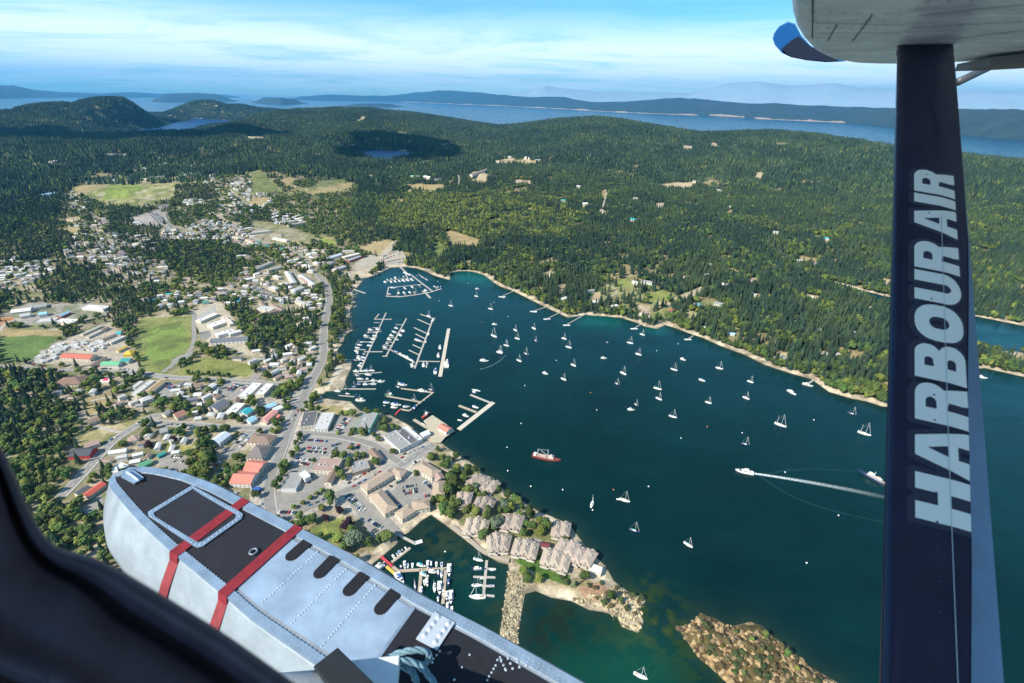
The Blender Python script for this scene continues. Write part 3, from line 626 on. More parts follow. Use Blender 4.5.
def leafball(seed, n=150, rx=.34, rz=.36, zc=.58, lobes=6, leaf=.085, core=True):
    rs = random.Random(seed); mb = MB(); L_ = []
    for _ in range(lobes):
        t_ = rs.random() * 6.28; q = rs.uniform(.25, .62); L_.append((q * rx * math.cos(t_), q * rx * math.sin(t_), zc + rs.uniform(-.55, .7) * rz, rs.uniform(.42, .62)))
    L_.append((0, 0, zc + rz * .25, .62))
    if core:
        for (x, y, z, s_) in L_:
            r_ = rx * s_ * .86; vs = []; m_ = 6
            for a in (-.8, 0, .8):
                for i in range(m_): t_ = 6.28 * i / m_ + a; q = r_ * math.cos(a * 1.1) * rs.uniform(.8, 1.1); vs.append((x + q * math.cos(t_), y + q * math.sin(t_), z + r_ * .95 * math.sin(a * 1.1)))
            vs += [(x, y, z - r_), (x, y, z + r_)]
            fs = []
            for j in (0, 1):
                for i in range(m_): fs.append((j * m_ + i, j * m_ + (i + 1) % m_, (j + 1) * m_ + (i + 1) % m_, (j + 1) * m_ + i))
            for i in range(m_): fs += [((i + 1) % m_, i, 3 * m_), (2 * m_ + i, 2 * m_ + (i + 1) % m_, 3 * m_ + 1)]
            mb.add(vs, fs)
    for k in range(n):
        x, y, z, s_ = rs.choice(L_); d_ = Vector((rs.gauss(0, 1), rs.gauss(0, 1), rs.gauss(.25, 1))).normalized(); r_ = rx * s_ * rs.uniform(.85, 1.15)
        c = Vector((x, y, z)) + d_ * r_; nn = (d_ + Vector((rs.uniform(-.6, .6), rs.uniform(-.6, .6), rs.uniform(-.2, .8)))).normalized()
        a = nn.orthogonal().normalized(); b = nn.cross(a); q = leaf * rs.uniform(.6, 1.3)
        mb.add([c + a * q, c + b * q * .8, c - a * q * .9, c - b * q * .8], [(0, 1, 2, 3)])
    return mb
def trunk_mb(h=.45, r_=.022):
    mb = MB().tube([(0, 0, -.06), (.004, 0, h * .5), (0, .005, h)], [r_ * 1.3, r_, r_ * .5], 6)
    for a in range(4):
        t_ = a * 1.7; mb.tube([(0, 0, h * .6), (.12 * math.cos(t_), .12 * math.sin(t_), h * 1.05)], [r_ * .6, r_ * .2], 4)
    return mb
# ------------------------------------------------------------------ density of trees, read off the picture's zones
OPEN = []      # pixel polygons without trees
for poly, col, e in ZONES[1:]:
    OPEN.append((poly, .02))
SPARSE = []
def opn(t_, s_, f_): OPEN.append((pts(t_, s_), f_))
CLUMPS = [pts('Z', '0,370 50,372 88,385 92,405 70,418 78,436 60,452 66,470 50,500 80,548 -40,540 -40,380'), pts('Z', '60,498 92,490 98,560 120,590 60,560'), pts('Z', '-60,180 50,196 58,212 72,232 60,255 40,262 -60,280'),
  pts('Z', '109,294 157,286 162,304 137,318 136,330 132,344 119,321'), pts('Z', '162,250 228,240 254,250 228,271 178,278'), pts('Z', '58,266 101,263 114,288 76,301 51,304'),
  pts('Z', '260,316 301,306 321,321 316,352 275,357 258,347'), pts('Z', '200,229 226,235 248,249 251,268 234,281 209,281 200,264'), pts('Z', '215,300 235,308 251,313 254,323 237,324 216,308'),
  pts('Z', '255,330 270,335 270,362 258,360'), pts('Z', '323,275 345,288 347,330 338,350 338,372 327,374 324,330'), pts('Z', '40,330 62,322 76,338 60,348 66,352 46,340'), pts('Z', '10,310 26,318 24,330 2,328'),
  pts('Z', '80,402 100,398 140,395 140,410 118,425 108,440 92,430'), pts('Z', '208,405 178,400 170,412 186,420'), pts('Z', '205,440 220,445 222,470 206,483 183,472 188,455'), pts('Z', '155,395 172,395 170,415 158,425 152,405'),
  pts('Z', '430,472 458,472 462,500 458,520 440,520 436,495'), pts('Z', '275,462 296,450 300,460 290,485 274,490'), pts('Z', '108,212 165,208 180,216 150,240 200,240 195,262 130,262 110,240'), pts('Z', '178,188 215,184 222,210 190,206'),
  pts('Z', '0,362 30,362 52,372 0,385'), pts('Z', '236,205 268,208 275,222 250,230 236,220'), pts('Z', '345,225 372,225 378,245 350,242'), pts('Z', '395,240 440,235 446,262 430,268 408,262'), pts('Z', '352,428 356,448 336,470 330,462 345,440')]
def density(X, Y, Zv, fine):
    a, b, w = proj(np.stack([X, Y, Zv], -1))
    p = np.full(X.shape, .97)
    p *= np.where((a > 1300) | (a < -260) | (b > 760), 0, 1)
    tn = inside(town, a, b) & (b > 150)
    nn = fbm(X / 38. + 5, Y / 38., 3)
    dens_t = np.where(nn > .55, .66, np.where(nn > .46, .40, .20))
    p = np.where(tn, dens_t, p)
    for q, f in [z_ for z_ in OPEN if (np.array(z_[0]).max(0) - np.array(z_[0]).min(0)).prod() < 9000 and z_[0] is not ZONES[SOFT0][0]]:
        P = np.array(q); k = (a > P[:, 0].min()) & (a < P[:, 0].max()) & (b > P[:, 1].min()) & (b < P[:, 1].max())
        if k.any():
            kk = np.zeros(p.shape, bool); kk[k] = inside(q, a[k], b[k]); lim = np.where(tn & (np.array(q)[:, 0].ptp() > 60), .06, f) if False else f
            p = np.where(kk, np.minimum(p, lim), p)
    for q in BIGT:
        k = inside(q, a, b); p = np.where(k, np.where(nn > .5, .4, .1) if q is ZONES[SOFT0][0] else np.maximum(np.minimum(p, dens_t), dens_t * .9), p)
    for q in HARD:
        k = inside(q, a, b); p = np.where(k, .0, p)
    for q in CLUMPS:
        k = inside(q, a, b); p = np.where(k, .8, p)
    for q in KEEPOUT:
        k = inside(q, a, b); p = np.where(k, 0., p)
    for q in ISL_T: pass
    # small gaps in the forest
    g_ = fbm(X / 60. + 30, Y / 60. + 7, 3); p = np.where((g_ > .69) & ~tn, p * .12, p)
    return p, a, b, w
BIGT = [ZONES[1][0], ZONES[4][0]] if False else []
HARD = [ZONES[k][0] for k in range(1, len(ZONES))]
# the wide zones of built ground keep their scattered trees
wide = [k for k in range(1, len(ZONES)) if (np.array(ZONES[k][0]).max(0) - np.array(ZONES[k][0]).min(0)).prod() > 9000]
wide += [SOFT0] + [q for q in SOFTS if q not in wide]; BIGT = [ZONES[k][0] for k in wide]; HARD = [ZONES[k][0] for k in range(1, len(ZONES)) if k not in wide]
KEEPOUT = [q for q in HARD]
ISL_T = []

def trim_labels():
    for t_ in THINGS:
        o = t_[0]; l_ = o.get('label', '')
        for w_ in (' berthed', ' anchored', ' floating', ' moored', ' standing', ' parked'):
            if len(l_.split()) > 16: l_ = l_.replace(w_, '')
        if l_: o['label'] = l_
# ------------------------------------------------------------------ draped sheets and strips
asph = mat('asphalt', (.215, .205, .19), .92, noise=.16, scale=.15)
asph2 = mat('asphalt_pale', (.25, .235, .215), .92, noise=.2, scale=.12)
gravel = mat('gravel', (.36, .32, .26), .95, noise=.2, scale=.12)
paint = mat('road_paint', (.72, .72, .68), .8)
pave = mat('pavement', (.34, .325, .30), .9, noise=.1, scale=.4)
def dens(P, step):
    out_ = []
    for a, b in zip(P[:-1], P[1:]):
        n = max(1, int(math.hypot(b[0] - a[0], b[1] - a[1]) / step))
        for k in range(n): out_.append((a[0] + (b[0] - a[0]) * k / n, a[1] + (b[1] - a[1]) * k / n))
    out_.append(P[-1]); return out_
def smooth_line(P, it=2):
    for _ in range(it):
        Q = [P[0]]
        for a, b in zip(P[:-1], P[1:]): Q += [(a[0] * .75 + b[0] * .25, a[1] * .75 + b[1] * .25), (a[0] * .25 + b[0] * .75, a[1] * .25 + b[1] * .75)]
        Q.append(P[-1]); P = Q
    return P
def offset_strip(P, o0, o1, z, name, m, dash=None, thick=0.0, curb=False):
    P = np.array(P); d_ = np.gradient(P, axis=0); d_ /= np.linalg.norm(d_, axis=1)[:, None] + 1e-9; nn = np.stack([-d_[:, 1], d_[:, 0]], 1)
    A = P + nn * o0; B = P + nn * o1; mid = (A + B) / 2
    hA = hfun(A[:, 0], A[:, 1]); hB = hfun(B[:, 0], B[:, 1]); hM = np.maximum(np.maximum(hA, hB), hfun(mid[:, 0], mid[:, 1]))
    mb = MB(); n = len(P)
    vs = [(A[k, 0], A[k, 1], hM[k] + z) for k in range(n)] + [(B[k, 0], B[k, 1], hM[k] + z) for k in range(n)]
    if dash: fs = [(k, k + 1, n + k + 1, n + k) for k in range(0, n - 1) if k % dash[1] < dash[0]]
    else: fs = [(k, k + 1, n + k + 1, n + k) for k in range(n - 1)]
    mb.add(vs, fs)
    if curb:
        vs2 = [(v[0], v[1], v[2] - curb) for v in vs]
        mb.add(vs + vs2, [(k, k + 1, 2 * n + k + 1, 2 * n + k) for k in range(n - 1)] + [(n + k, n + k + 1, 3 * n + k + 1, 3 * n + k) for k in range(n - 1)])
    o = mb.build(name, m); fixn(o.data); return o
ROADP = []
def road(t_, s_, w_, m=asph, paved=False, lines=False, name='road', z=.28, lab='road through the town'):
    P = [tuple(T(a, b)[:2]) for a, b in pts(t_, s_)]; P = dens(smooth_line(P), 4.0); ROADP.extend((q[0], q[1], w_ / 2) for q in P)
    tag(offset_strip(P, -w_ / 2, w_ / 2, z, name, m), lab, None, None, 'structure')
    if paved:
        for sg in (-1, 1): tag(offset_strip(P, sg * (w_ / 2), sg * (w_ / 2 + 2.0), z + .13, 'pavement', pave, curb=.4), 'concrete pavement beside the road', None, None, 'structure')
    if lines:
        tag(offset_strip(P, -.15, .15, z + .02, 'road_marking', paint, dash=(1, 2)), None, None, None, 'structure')
        for sg in (-1, 1): tag(offset_strip(P, sg * (w_ / 2 - .7) - .1, sg * (w_ / 2 - .7) + .1, z + .02, 'road_marking', paint), None, None, None, 'structure')
    return P
def lot(t_, s_, m=asph2, z=.2, name='car_park', lab=None, hard=True):
    pl = pts(t_, s_); P = [tuple(T(a, b)[:2]) for a, b in pl]
    if hard: HARD.append(pl); KEEPOUT.append(pl)
    A = np.array(P); x0, y0 = A.min(0); x1, y1 = A.max(0); st = max(5.0, (x1 - x0) / 30.)
    ring = dens(P + [P[0]], st)[:-1]; n = len(ring)
    gx, gy = np.meshgrid(np.arange(x0 + st / 2, x1, st), np.arange(y0 + st / 2, y1, st)); gx, gy = gx.ravel(), gy.ravel()
    if len(gx): k = sdf(P, gx, gy) > st * .4; gx, gy = gx[k], gy[k]
    vs = [Vector(q) for q in ring] + [Vector((a, b)) for a, b in zip(gx, gy)]
    r_ = delaunay_2d_cdt(vs, [(k, (k + 1) % n) for k in range(n)], [], 1, 1e-4)
    vx = np.array([v.x for v in r_[0]]); vy = np.array([v.y for v in r_[0]]); h_ = hfun(vx, vy) + z
    o = MB().add(list(zip(vx, vy, h_)), [tuple(f) for f in r_[2]]).build(name, m)
    b = bmesh.new(); b.from_mesh(o.data)
    for f in b.faces:
        if f.normal.z < 0: f.normal_flip()
    b.to_mesh(o.data); b.free()
    tag(o, lab, None, None, 'structure'); return o
# main roads
main = road('Z', '317,276 324,281 329,292 329,306 325,320 323,340 324,352 320,366 312,380 304,395 296,412 289,428 283,445 276,463 269,480 268,500 272,520', 11, asph, True, True, lab='two-lane main road curving along the shore')
road('J', '185,205 250,212 330,218 400,232 470,248 520,275 560,305 600,335', 8, asph, True)
road('J', '725,255 660,290 600,335 540,365 470,395 410,425 350,445', 9, asph, True, True)
road('J', '350,445 300,470 240,495 190,520 150,550', 8, asph, False)
road('J', '90,470 150,475 240,450 290,425', 10, asph2, False)
road('d', '0,350 60,400 120,470 180,530 230,585', 8, asph2, False)
road('E', '480,600 560,603 640,618 760,625 900,632 1020,640 1120,650', 8, asph2, True)
road('E', '765,370 762,420 768,470 750,520 700,555 640,600', 7, asph2)
road('I', '640,140 590,145 540,180 480,215 430,255 390,300 350,345 300,400 240,460', 9, asph, True, True)
road('I', '590,165 700,175 800,180 900,188 1000,190 1060,195', 8, asph2, True)
road('I', '560,40 600,20 660,-10', 7, gravel)
road('j', '770,40 710,90 650,150 590,200 540,235', 7, asph2, True)
road('j', '740,470 690,500 640,560 580,630 530,690', 8, asph2, True)
road('E', '-20,575 60,575 130,585 230,590 420,595 500,600', 8, asph2)
road('F', '580,80 560,110 530,140 500,165 460,185 410,200 370,215 340,235', 8, gravel, z=.3)
road('F', '265,225 240,180 200,140 150,110 90,95 20,80 -60,60', 7, asph2)
road('r', '0,265 100,240 220,200 330,160 480,115 520,90 640,120 700,135', 6, asph2); road('r', '870,150 920,180 1021,230', 6, gravel); road('r', '780,260 860,290 1000,285', 4, gravel)
road('E', '720,230 800,265 880,270 920,275', 5, gravel); road('p', '425,330 440,400 500,450 600,470 680,500', 9, asph2); road('p', '800,340 880,390 1000,430', 6, gravel)
road('p', '940,150 1021,230', 6, gravel); road('q', '0,230 60,290 120,340', 6, gravel); road('n', '640,340 680,420 700,460', 5, asph2)
road('Z', '690,296 705,288 720,284 712,276', 5, gravel); road('Z', '600,282 622,292 600,300 590,304', 4, gravel); road('C', '400,590 410,560 420,520', 6, gravel); road('B', '820,500 825,455 790,440', 8, gravel)
road('E', '0,440 20,405 60,395', 6, gravel); road('i', '160,250 240,225 330,215', 6, gravel); road('i', '200,440 290,470 400,490', 6, gravel); road('d', '560,60 700,130 780,190 880,260 1000,330', 5, gravel, name='path', lab='path along the point'); road('O', '0,140 60,150 130,110 200,150 250,190', 5, asph2)
# boardwalk on the basin wall
bw_ = [tuple(T(a, b)[:2]) for a, b in pts('f', '560,-20 640,40 700,90 760,145 850,190 950,215')]
mb = MB(); P = dens(smooth_line(bw_, 1), 3.0)
o = offset_strip(P, -2.0, 2.0, 1.6, 'boardwalk', mat('grey_timber', (.36, .31, .25), .9, noise=.15, scale=.6), curb=1.5); tag(o, 'timber boardwalk on the wall of the boat basin', None, None, 'structure')
# car parks and yards
lot('J', '215,222 330,232 440,245 500,270 470,262 440,330 400,290 365,300 340,310 250,330 240,350 205,365 160,372 130,420 100,420 150,330 190,260', lab='asphalt car park beside the main road')
lot('J', '320,205 345,140 440,150 410,210 385,225', lab='small car park beside the mint-edged building')
lot('J', '545,450 600,400 680,360 760,440 740,480 700,470 610,510 590,500', lab='horseshoe court car park')
lot('J', '370,450 430,440 540,560 570,610 540,650 480,620 430,540', lab='car park beside the park')
lot('J', '80,450 130,435 230,440 300,470 200,520 120,560 90,520', asph2, .22, lab='open lot beside the road junction'); lot('J', '180,370 240,360 250,330 300,370 320,400 270,440 215,440', lab='small yard behind the brown-roofed hall')
lot('I', '620,320 660,290 760,310 740,370 660,370', lab='asphalt lot in front of the trees'); lot('I', '300,520 330,500 400,450 410,480 370,540 310,550', lab='grey lot in front of the red shed')
lot('j', '430,170 520,100 640,90 560,200 500,220', lab='car park beside the white sheds'); lot('i', '650,200 750,110 850,110 800,220', lab='car park beside the tan roof')
lot('m', '470,250 540,240 560,280 520,310 470,300', asph); lot('m', '300,440 420,400 430,430 290,500 240,540 250,470', asph2)
lot('l', '760,440 900,430 940,520 900,600 700,590 640,520', gravel); lot('p', '300,330 400,320 430,440 370,440', asph2); lot('p', '370,280 470,265 480,300 400,310', asph2)
lot('t', '640,290 760,235 850,300 840,340 690,360', gravel, lab='gravel boatyard full of parked boats'); lot('t', '430,340 560,270 620,300 520,360 440,370', gravel)
lot('m', '450,130 590,30 600,120 460,180', pave); lot('d', '130,230 150,200 260,130 350,140 480,280 430,330 330,370 240,370', asph2, .19) if False else None
# ------------------------------------------------------------------ buildings
WHT = (.60, .59, .565); CRM = (.58, .53, .44); LG = (.46, .45, .44); MG = (.27, .265, .26); DG = (.10, .10, .11); SLATE = (.13, .14, .17); BR = (.22, .155, .12); TN = (.36, .28, .21); PKB = (.34, .235, .20)
RED = (.52, .10, .07); SAL = (.55, .19, .14); BLU = (.28, .50, .62); CYN = (.03, .36, .42); MINT = (.30, .62, .48); GRN = (.10, .30, .17); TEAL = (.03, .25, .23); YEL = (.55, .40, .04); TAN2 = (.42, .30, .17)
glass_d = mat('window_glass', (.03, .04, .05), .15)
win_mesh = MB().box(-.7, -.05, -.65, .7, .05, .65).mesh('window'); win_mesh.materials.append(glass_d)
fr_mesh = MB().box(-.85, -.03, -.8, .85, .03, -.66).box(-.85, -.03, .66, .85, .03, .8).box(-.85, -.03, -.66, -.71, .03, .66).box(.71, -.03, -.66, .85, .03, .66).mesh('window_frame'); fr_mesh.materials.append(mat('white_trim', (.75, .75, .73), .6))
CNAME = {WHT: 'white', CRM: 'cream', LG: 'pale grey', MG: 'grey', DG: 'dark grey', SLATE: 'slate grey', BR: 'brown', TN: 'tan', PKB: 'pinkish brown', RED: 'red', SAL: 'salmon red', BLU: 'light blue', CYN: 'cyan', MINT: 'mint green', GRN: 'green', TEAL: 'teal', YEL: 'yellow', TAN2: 'ochre'}
_bc = {}
BLD_PX = []
def wallmat(c): return mat('wall_paint', c, .85, noise=.10, scale=.5)
def roofmat(c, kind): return mat('roof_cover', c, .85, noise=.30, scale=.9)
def bld_meshes(L_, w_, h_, kind, rc, wc, seed=0):
    key = (round(L_, 1), round(w_, 1), round(h_, 1), kind, rc, wc)
    if key in _bc: return _bc[key]
    hl, hw = L_ / 2, w_ / 2
    wall = MB().box(-hl, -hw, -3, hl, hw, h_); roof = MB(); ov = .5; rise = w_ * .22
    if kind == 'gable':
        wall.add([(-hl, -hw, h_), (-hl, hw, h_), (-hl, 0, h_ + rise), (hl, -hw, h_), (hl, hw, h_), (hl, 0, h_ + rise)], [(0, 1, 2), (3, 5, 4)])
        e_ = rise / hw * ov; t_ = .25
        for s_ in (-1, 1):
            roof.add([(-hl - ov, s_ * (hw + ov), h_ - e_ + .03), (hl + ov, s_ * (hw + ov), h_ - e_ + .03), (hl + ov, 0, h_ + rise + .03), (-hl - ov, 0, h_ + rise + .03),
                      (-hl - ov, s_ * (hw + ov), h_ - e_ + t_ + .03), (hl + ov, s_ * (hw + ov), h_ - e_ + t_ + .03), (hl + ov, 0, h_ + rise + t_ + .03), (-hl - ov, 0, h_ + rise + t_ + .03)],
                     [(0, 1, 2, 3), (4, 7, 6, 5), (0, 4, 5, 1), (0, 3, 7, 4), (1, 5, 6, 2)])
    elif kind == 'hip':
        r_ = min(hw, hl * .9); e_ = .15
        roof.add([(-hl - ov, -hw - ov, h_ - e_), (hl + ov, -hw - ov, h_ - e_), (hl + ov, hw + ov, h_ - e_), (-hl - ov, hw + ov, h_ - e_), (-hl + r_, 0, h_ + rise), (hl - r_, 0, h_ + rise),
                  (-hl - ov, -hw - ov, h_ - e_ + .25), (hl + ov, -hw - ov, h_ - e_ + .25), (hl + ov, hw + ov, h_ - e_ + .25), (-hl - ov, hw + ov, h_ - e_ + .25)],
                 [(3, 2, 1, 0), (6, 7, 5, 4), (8, 9, 4, 5), (7, 8, 5), (9, 6, 4), (0, 1, 7, 6), (1, 2, 8, 7), (2, 3, 9, 8), (3, 0, 6, 9)])
    else:
        roof.box(-hl + .35, -hw + .35, h_ + .01, hl - .35, hw - .35, h_ + .12)
        for b_ in ((-hl - .1, -hw - .1, hl + .1, -hw + .3), (-hl - .1, hw - .3, hl + .1, hw + .1), (-hl - .1, -hw + .3, -hl + .3, hw - .3), (hl - .3, -hw + .3, hl + .1, hw - .3)):
            wall.box(b_[0], b_[1], h_ - .3, b_[2], b_[3], h_ + .55)
    wm = fixn(wall.mesh('wall')); rm = fixn(roof.mesh('roof')); wm.materials.append(wallmat(wc)); rm.materials.append(roofmat(rc, kind))
    _bc[key] = (wm, rm); return _bc[key]
FARH = []; FAR_W = 1150.0
def flush_far():
    V = []; F = []; MI = []; mats = []; n0 = 0
    for wm, rm, M_ in FARH:
        for me in (wm, rm):
            mt = me.materials[0]
            if mt not in mats: mats.append(mt)
            V += [tuple(M_ @ v.co) for v in me.vertices]; F += [tuple(i + n0 for i in p.vertices) for p in me.polygons]; MI += [mats.index(mt)] * len(me.polygons); n0 += len(me.vertices)
    me = bpy.data.meshes.new('distant_houses'); me.from_pydata(V, [], F); [me.materials.append(q) for q in mats]; me.polygons.foreach_set('material_index', MI); me.update()
    o = link('distant_houses', me); tag(o, 'small pale houses scattered through the far suburbs', None, None, 'stuff')
def put_building(x, y, ang, L_, w_, h_, kind, rc, wc, name='house', desc=None, wins=False, vents=0, cat='house', group=None, fixed=None, z=None, quant=True):
    if quant: L_ = max(5, round(L_ / 2) * 2 + 0.0); w_ = max(4.5, round(w_))
    z = hz1(x, y) if z is None else z
    wm, rm = bld_meshes(L_, w_, h_, kind, rc, wc)
    if name == 'house' and group and wins is False and desc and 'home' not in desc and proj(np.array([[x, y, z]]))[2][0] > FAR_W:
        FARH.append((wm, rm, Matrix.Translation((x, y, max(z, .4) + .1)) @ Matrix.Rotation(ang, 4, 'Z'))); BLD_PX.append((x, y, max(L_, w_) / 2 + 2.5)); return None
    root = empty(name, (x, y, max(z, .4) + .1), ang)
    link('wall', wm, root); ro = link('roof', rm, root)
    if vents:
        rs = random.Random(int(x * 7 + y)); key = ('vent',)
        if key not in _bc:
            v_ = MB().box(-1.1, -.8, 0, 1.1, .8, 1.1).box(-.9, -.6, 1.1, .9, .6, 1.25).mesh('roof_vent'); v_.materials.append(mat('vent_metal', (.5, .5, .5), .5)); _bc[key] = v_
        for k in range(vents):
            v = link('roof_vent', _bc[key], ro); v.location = (rs.uniform(-.4, .4) * L_, rs.uniform(-.32, .32) * w_, h_ + .1); v.rotation_euler[2] = rs.choice((0, 1.57)); sc_ = rs.uniform(.6, 1.2); v.scale = (sc_,) * 3
    if wins:
        for (yy, n_, ax) in ((-w_ / 2 - .04, max(2, int(L_ / 4.5)), 0), (L_ / 2 + .04, max(1, int(w_ / 4.5)), 1), (-L_ / 2 - .04, max(1, int(w_ / 4.5)), 1), (w_ / 2 + .04, max(2, int(L_ / 4.5)), 0)):
            lev = [1.7] if h_ < 5 else [1.6, 4.6]
            if ax == 0 and yy > 0 and not wins == 2: continue
            for z_ in lev:
                for k in range(min(n_, 9)):
                    u = (k + .5) / min(n_, 9) - .5
                    for nm, me in (('window', win_mesh),):
                        f = link(nm, me, root); f.location = (u * L_, yy, z_) if ax == 0 else (yy, u * w_, z_)
                        if ax: f.rotation_euler[2] = math.pi / 2
    de = desc or '%s-roofed %s' % (CNAME.get(rc, 'grey'), {'house': 'house', 'building': 'building', 'shed': 'shed'}.get(name, name.replace('_', ' ')))
    reg(root, de, cat, group, fixed)
    q = proj(np.array([[x, y, z + h_ / 2]])); BLD_PX.append((x, y, max(L_, w_) / 2 + 2.5))
    return root
def bl(t_, x1, y1, x2, y2, w_, h_, kind, rc, wc, name='building', desc=None, wins=False, vents=0, cat='building', group=None, fixed=None):
    A = px(t_, x1, y1); B = px(t_, x2, y2); a = T(A[0], A[1], h_); b = T(B[0], B[1], h_)
    c = (a + b) / 2; d_ = b - a; L_ = math.hypot(d_[0], d_[1])
    return put_building(c[0], c[1], math.atan2(d_[1], d_[0]), L_, w_, h_, kind, rc, wc, name, desc, wins, vents, cat, group, fixed)
# waterfront and centre
bl('a', 478, 252, 450, 362, 18, 5, 'flat', DG, CRM, desc='dark brown flat-roofed shop block', wins=True, vents=3)
bl('a', 612, 262, 553, 382, 18, 5, 'flat', LG, WHT, desc='pale grey flat-roofed shop block', wins=True, vents=4)
mint = bl('a', 950, 262, 880, 388, 19, 7, 'flat', MG, MINT, fixed='grey-roofed building with mint green walls and parapet by the harbour', wins=2, vents=5)
bl('b', 150, 418, 280, 528, 17, 6, 'flat', MG, WHT, fixed='grey flat-roofed waterfront building with white walls', wins=True, vents=4)
bl('b', 238, 395, 350, 490, 11, 6.6, 'flat', DG, WHT, desc='dark flat-roofed waterfront wing', vents=3)
bl('b', 275, 372, 395, 470, 7, 5.6, 'flat', WHT, WHT, fixed='narrow white-roofed waterfront wing facing the harbour', vents=2)
bl('b', 405, 440, 462, 420, 9, 4, 'gable', WHT, WHT, 'marquee', 'white marquee')
bl('b', 558, 372, 622, 408, 11, 4.5, 'gable', SAL, WHT, 'shed', fixed='red-roofed white shed standing on the wharf', cat='shed', wins=True)
bl('b', 10, 552, 72, 622, 10, 5, 'gable', BR, CRM, 'house', 'brown gabled house by the street corner', True, cat='house')
bl('J', 398, 348, 465, 328, 19, 4.5, 'flat', MG, TN, desc='grey flat-roofed hall', vents=5)
bl('J', 258, 330, 352, 336, 24, 5, 'flat', PKB, CRM, fixed='pinkish-brown flat-roofed supermarket beside the central car park', vents=5, wins=True)
bl('J', 330, 362, 305, 405, 8, 4.5, 'gable', BR, CRM, desc='narrow brown-roofed annexe', wins=True)
bl('J', 140, 398, 196, 398, 26, 4.5, 'flat', MG, WHT, fixed='grey flat-roofed filling station shop with white front', vents=2)
bl('J', 205, 362, 228, 385, 7, 6.5, 'flat', WHT, WHT, fixed='small white tower-like building beside the central car park')
bl('J', 446, 428, 560, 358, 13, 6, 'hip', TN, CRM, fixed='long tan hipped shop row on the street side of the shopping court', wins=True, vents=4)
bl('J', 560, 355, 606, 372, 12, 5.5, 'hip', TN, CRM, desc='tan hipped corner shop', wins=True)
bl('J', 492, 440, 556, 515, 15, 6, 'hip', TN, CRM, fixed='tan hipped shop row on the left arm of the shopping court', wins=True, vents=4)
bl('J', 585, 536, 640, 500, 13, 5.5, 'hip', TN, CRM, desc='tan hipped waterside restaurant', wins=True, vents=3); bl('J', 640, 496, 705, 486, 13, 6, 'hip', TN, CRM, desc='tan hipped waterside restaurant', wins=True, vents=3)
bl('J', 662, 330, 735, 372, 15, 6.5, 'hip', TN, CRM, fixed='tan hipped office building on the right arm of the shopping court', wins=True, vents=3)
bl('J', 738, 372, 752, 392, 10, 5.5, 'gable', PKB, WHT, desc='pink-gabled entrance wing', wins=True); bl('J', 745, 398, 742, 460, 13, 6, 'hip', TN, CRM, desc='tan hipped apartment wing', wins=True, vents=2)
# blocks west of the road
bl('k', 712, 60, 888, 78, 17, 6, 'hip', BR, CRM, fixed='long brown hipped block beside the main road', wins=True, vents=3)
bl('k', 712, 165, 845, 172, 24, 6, 'hip', (.17, .145, .14), CRM, fixed='dark brown pyramid-roofed block beside the main road', wins=True, vents=2)
bl('k', 690, 268, 815, 285, 16, 6.5, 'gable', SAL, CRM, fixed='salmon red gabled block, upper of the red pair', wins=True); bl('k', 675, 305, 790, 322, 14, 5, 'gable', SAL, CRM, fixed='salmon red gabled block, middle wing of the red pair')
bl('k', 582, 368, 750, 378, 20, 5.5, 'gable', SAL, WHT, fixed='salmon red gabled block with white front, lower of the red pair', wins=True)
bl('k', 725, 470, 785, 462, 6, 3, 'flat', (.02, .11, .40), (.02, .11, .40), 'awning', fixed='bright blue flat canopy by the road junction', cat='canopy')
bl('a', 108, 222, 192, 188, 10, 5, 'gable', BLU, WHT, 'house', fixed='light blue-roofed cottage beside the main road', wins=True, cat='house'); bl('a', 180, 236, 248, 208, 9, 4.5, 'gable', WHT, CRM, 'house', 'white-roofed cottage', cat='house')
bl('a', 108, 318, 196, 246, 10, 5, 'gable', (.62, .28, .24), CRM, fixed='pale red-roofed restaurant beside the main road', wins=True); bl('a', 178, 318, 232, 276, 5, 3.5, 'flat', SAL, SAL, desc='narrow red-roofed wing')
bl('a', 92, 322, 140, 332, 6, 3, 'flat', SAL, CRM, desc='red-roofed porch')
bl('j', 650, 345, 705, 306, 13, 5, 'gable', CYN, WHT, 'house', fixed='bright cyan-roofed house among street trees', wins=True, cat='house'); bl('j', 690, 402, 742, 374, 11, 4.5, 'gable', BLU, WHT, 'house', 'light blue-roofed house', True, cat='house')
bl('j', 548, 338, 630, 262, 15, 5, 'flat', WHT, WHT, desc='long white flat-roofed shed', vents=4); bl('j', 412, 305, 508, 245, 17, 5.5, 'gable', SLATE, CRM, fixed='big slate-roofed hall beside the street', wins=True)
bl('j', 118, 362, 192, 332, 15, 5, 'gable', (.30, .15, .11), CRM, fixed='red-brown gabled building at the street corner', wins=True); bl('j', 295, 268, 350, 265, 9, 5, 'gable', LG, WHT, 'house', 'pale grey gabled house', True, cat='house')
bl('j', 372, 148, 425, 112, 8, 4.5, 'gable', WHT, WHT, 'house', 'white gabled house', cat='house'); bl('j', 270, 190, 330, 188, 8, 4.5, 'gable', WHT, CRM, 'house', 'white gabled house', cat='house')
bl('j', 655, 205, 762, 105, 15, 5, 'flat', WHT, WHT, desc='big white flat-roofed shed', vents=5); bl('j', 778, 195, 862, 108, 13, 5, 'flat', WHT, CRM, desc='big white flat-roofed shed', vents=4)
bl('j', 432, 565, 520, 500, 14, 6, 'gable', (.52, .58, .64), WHT, 'house', fixed='pale blue-grey gabled house below the street', wins=True, cat='house'); bl('j', 250, 130, 320, 120, 9, 4.5, 'gable', BR, CRM, 'house', 'brown gabled house', cat='house')
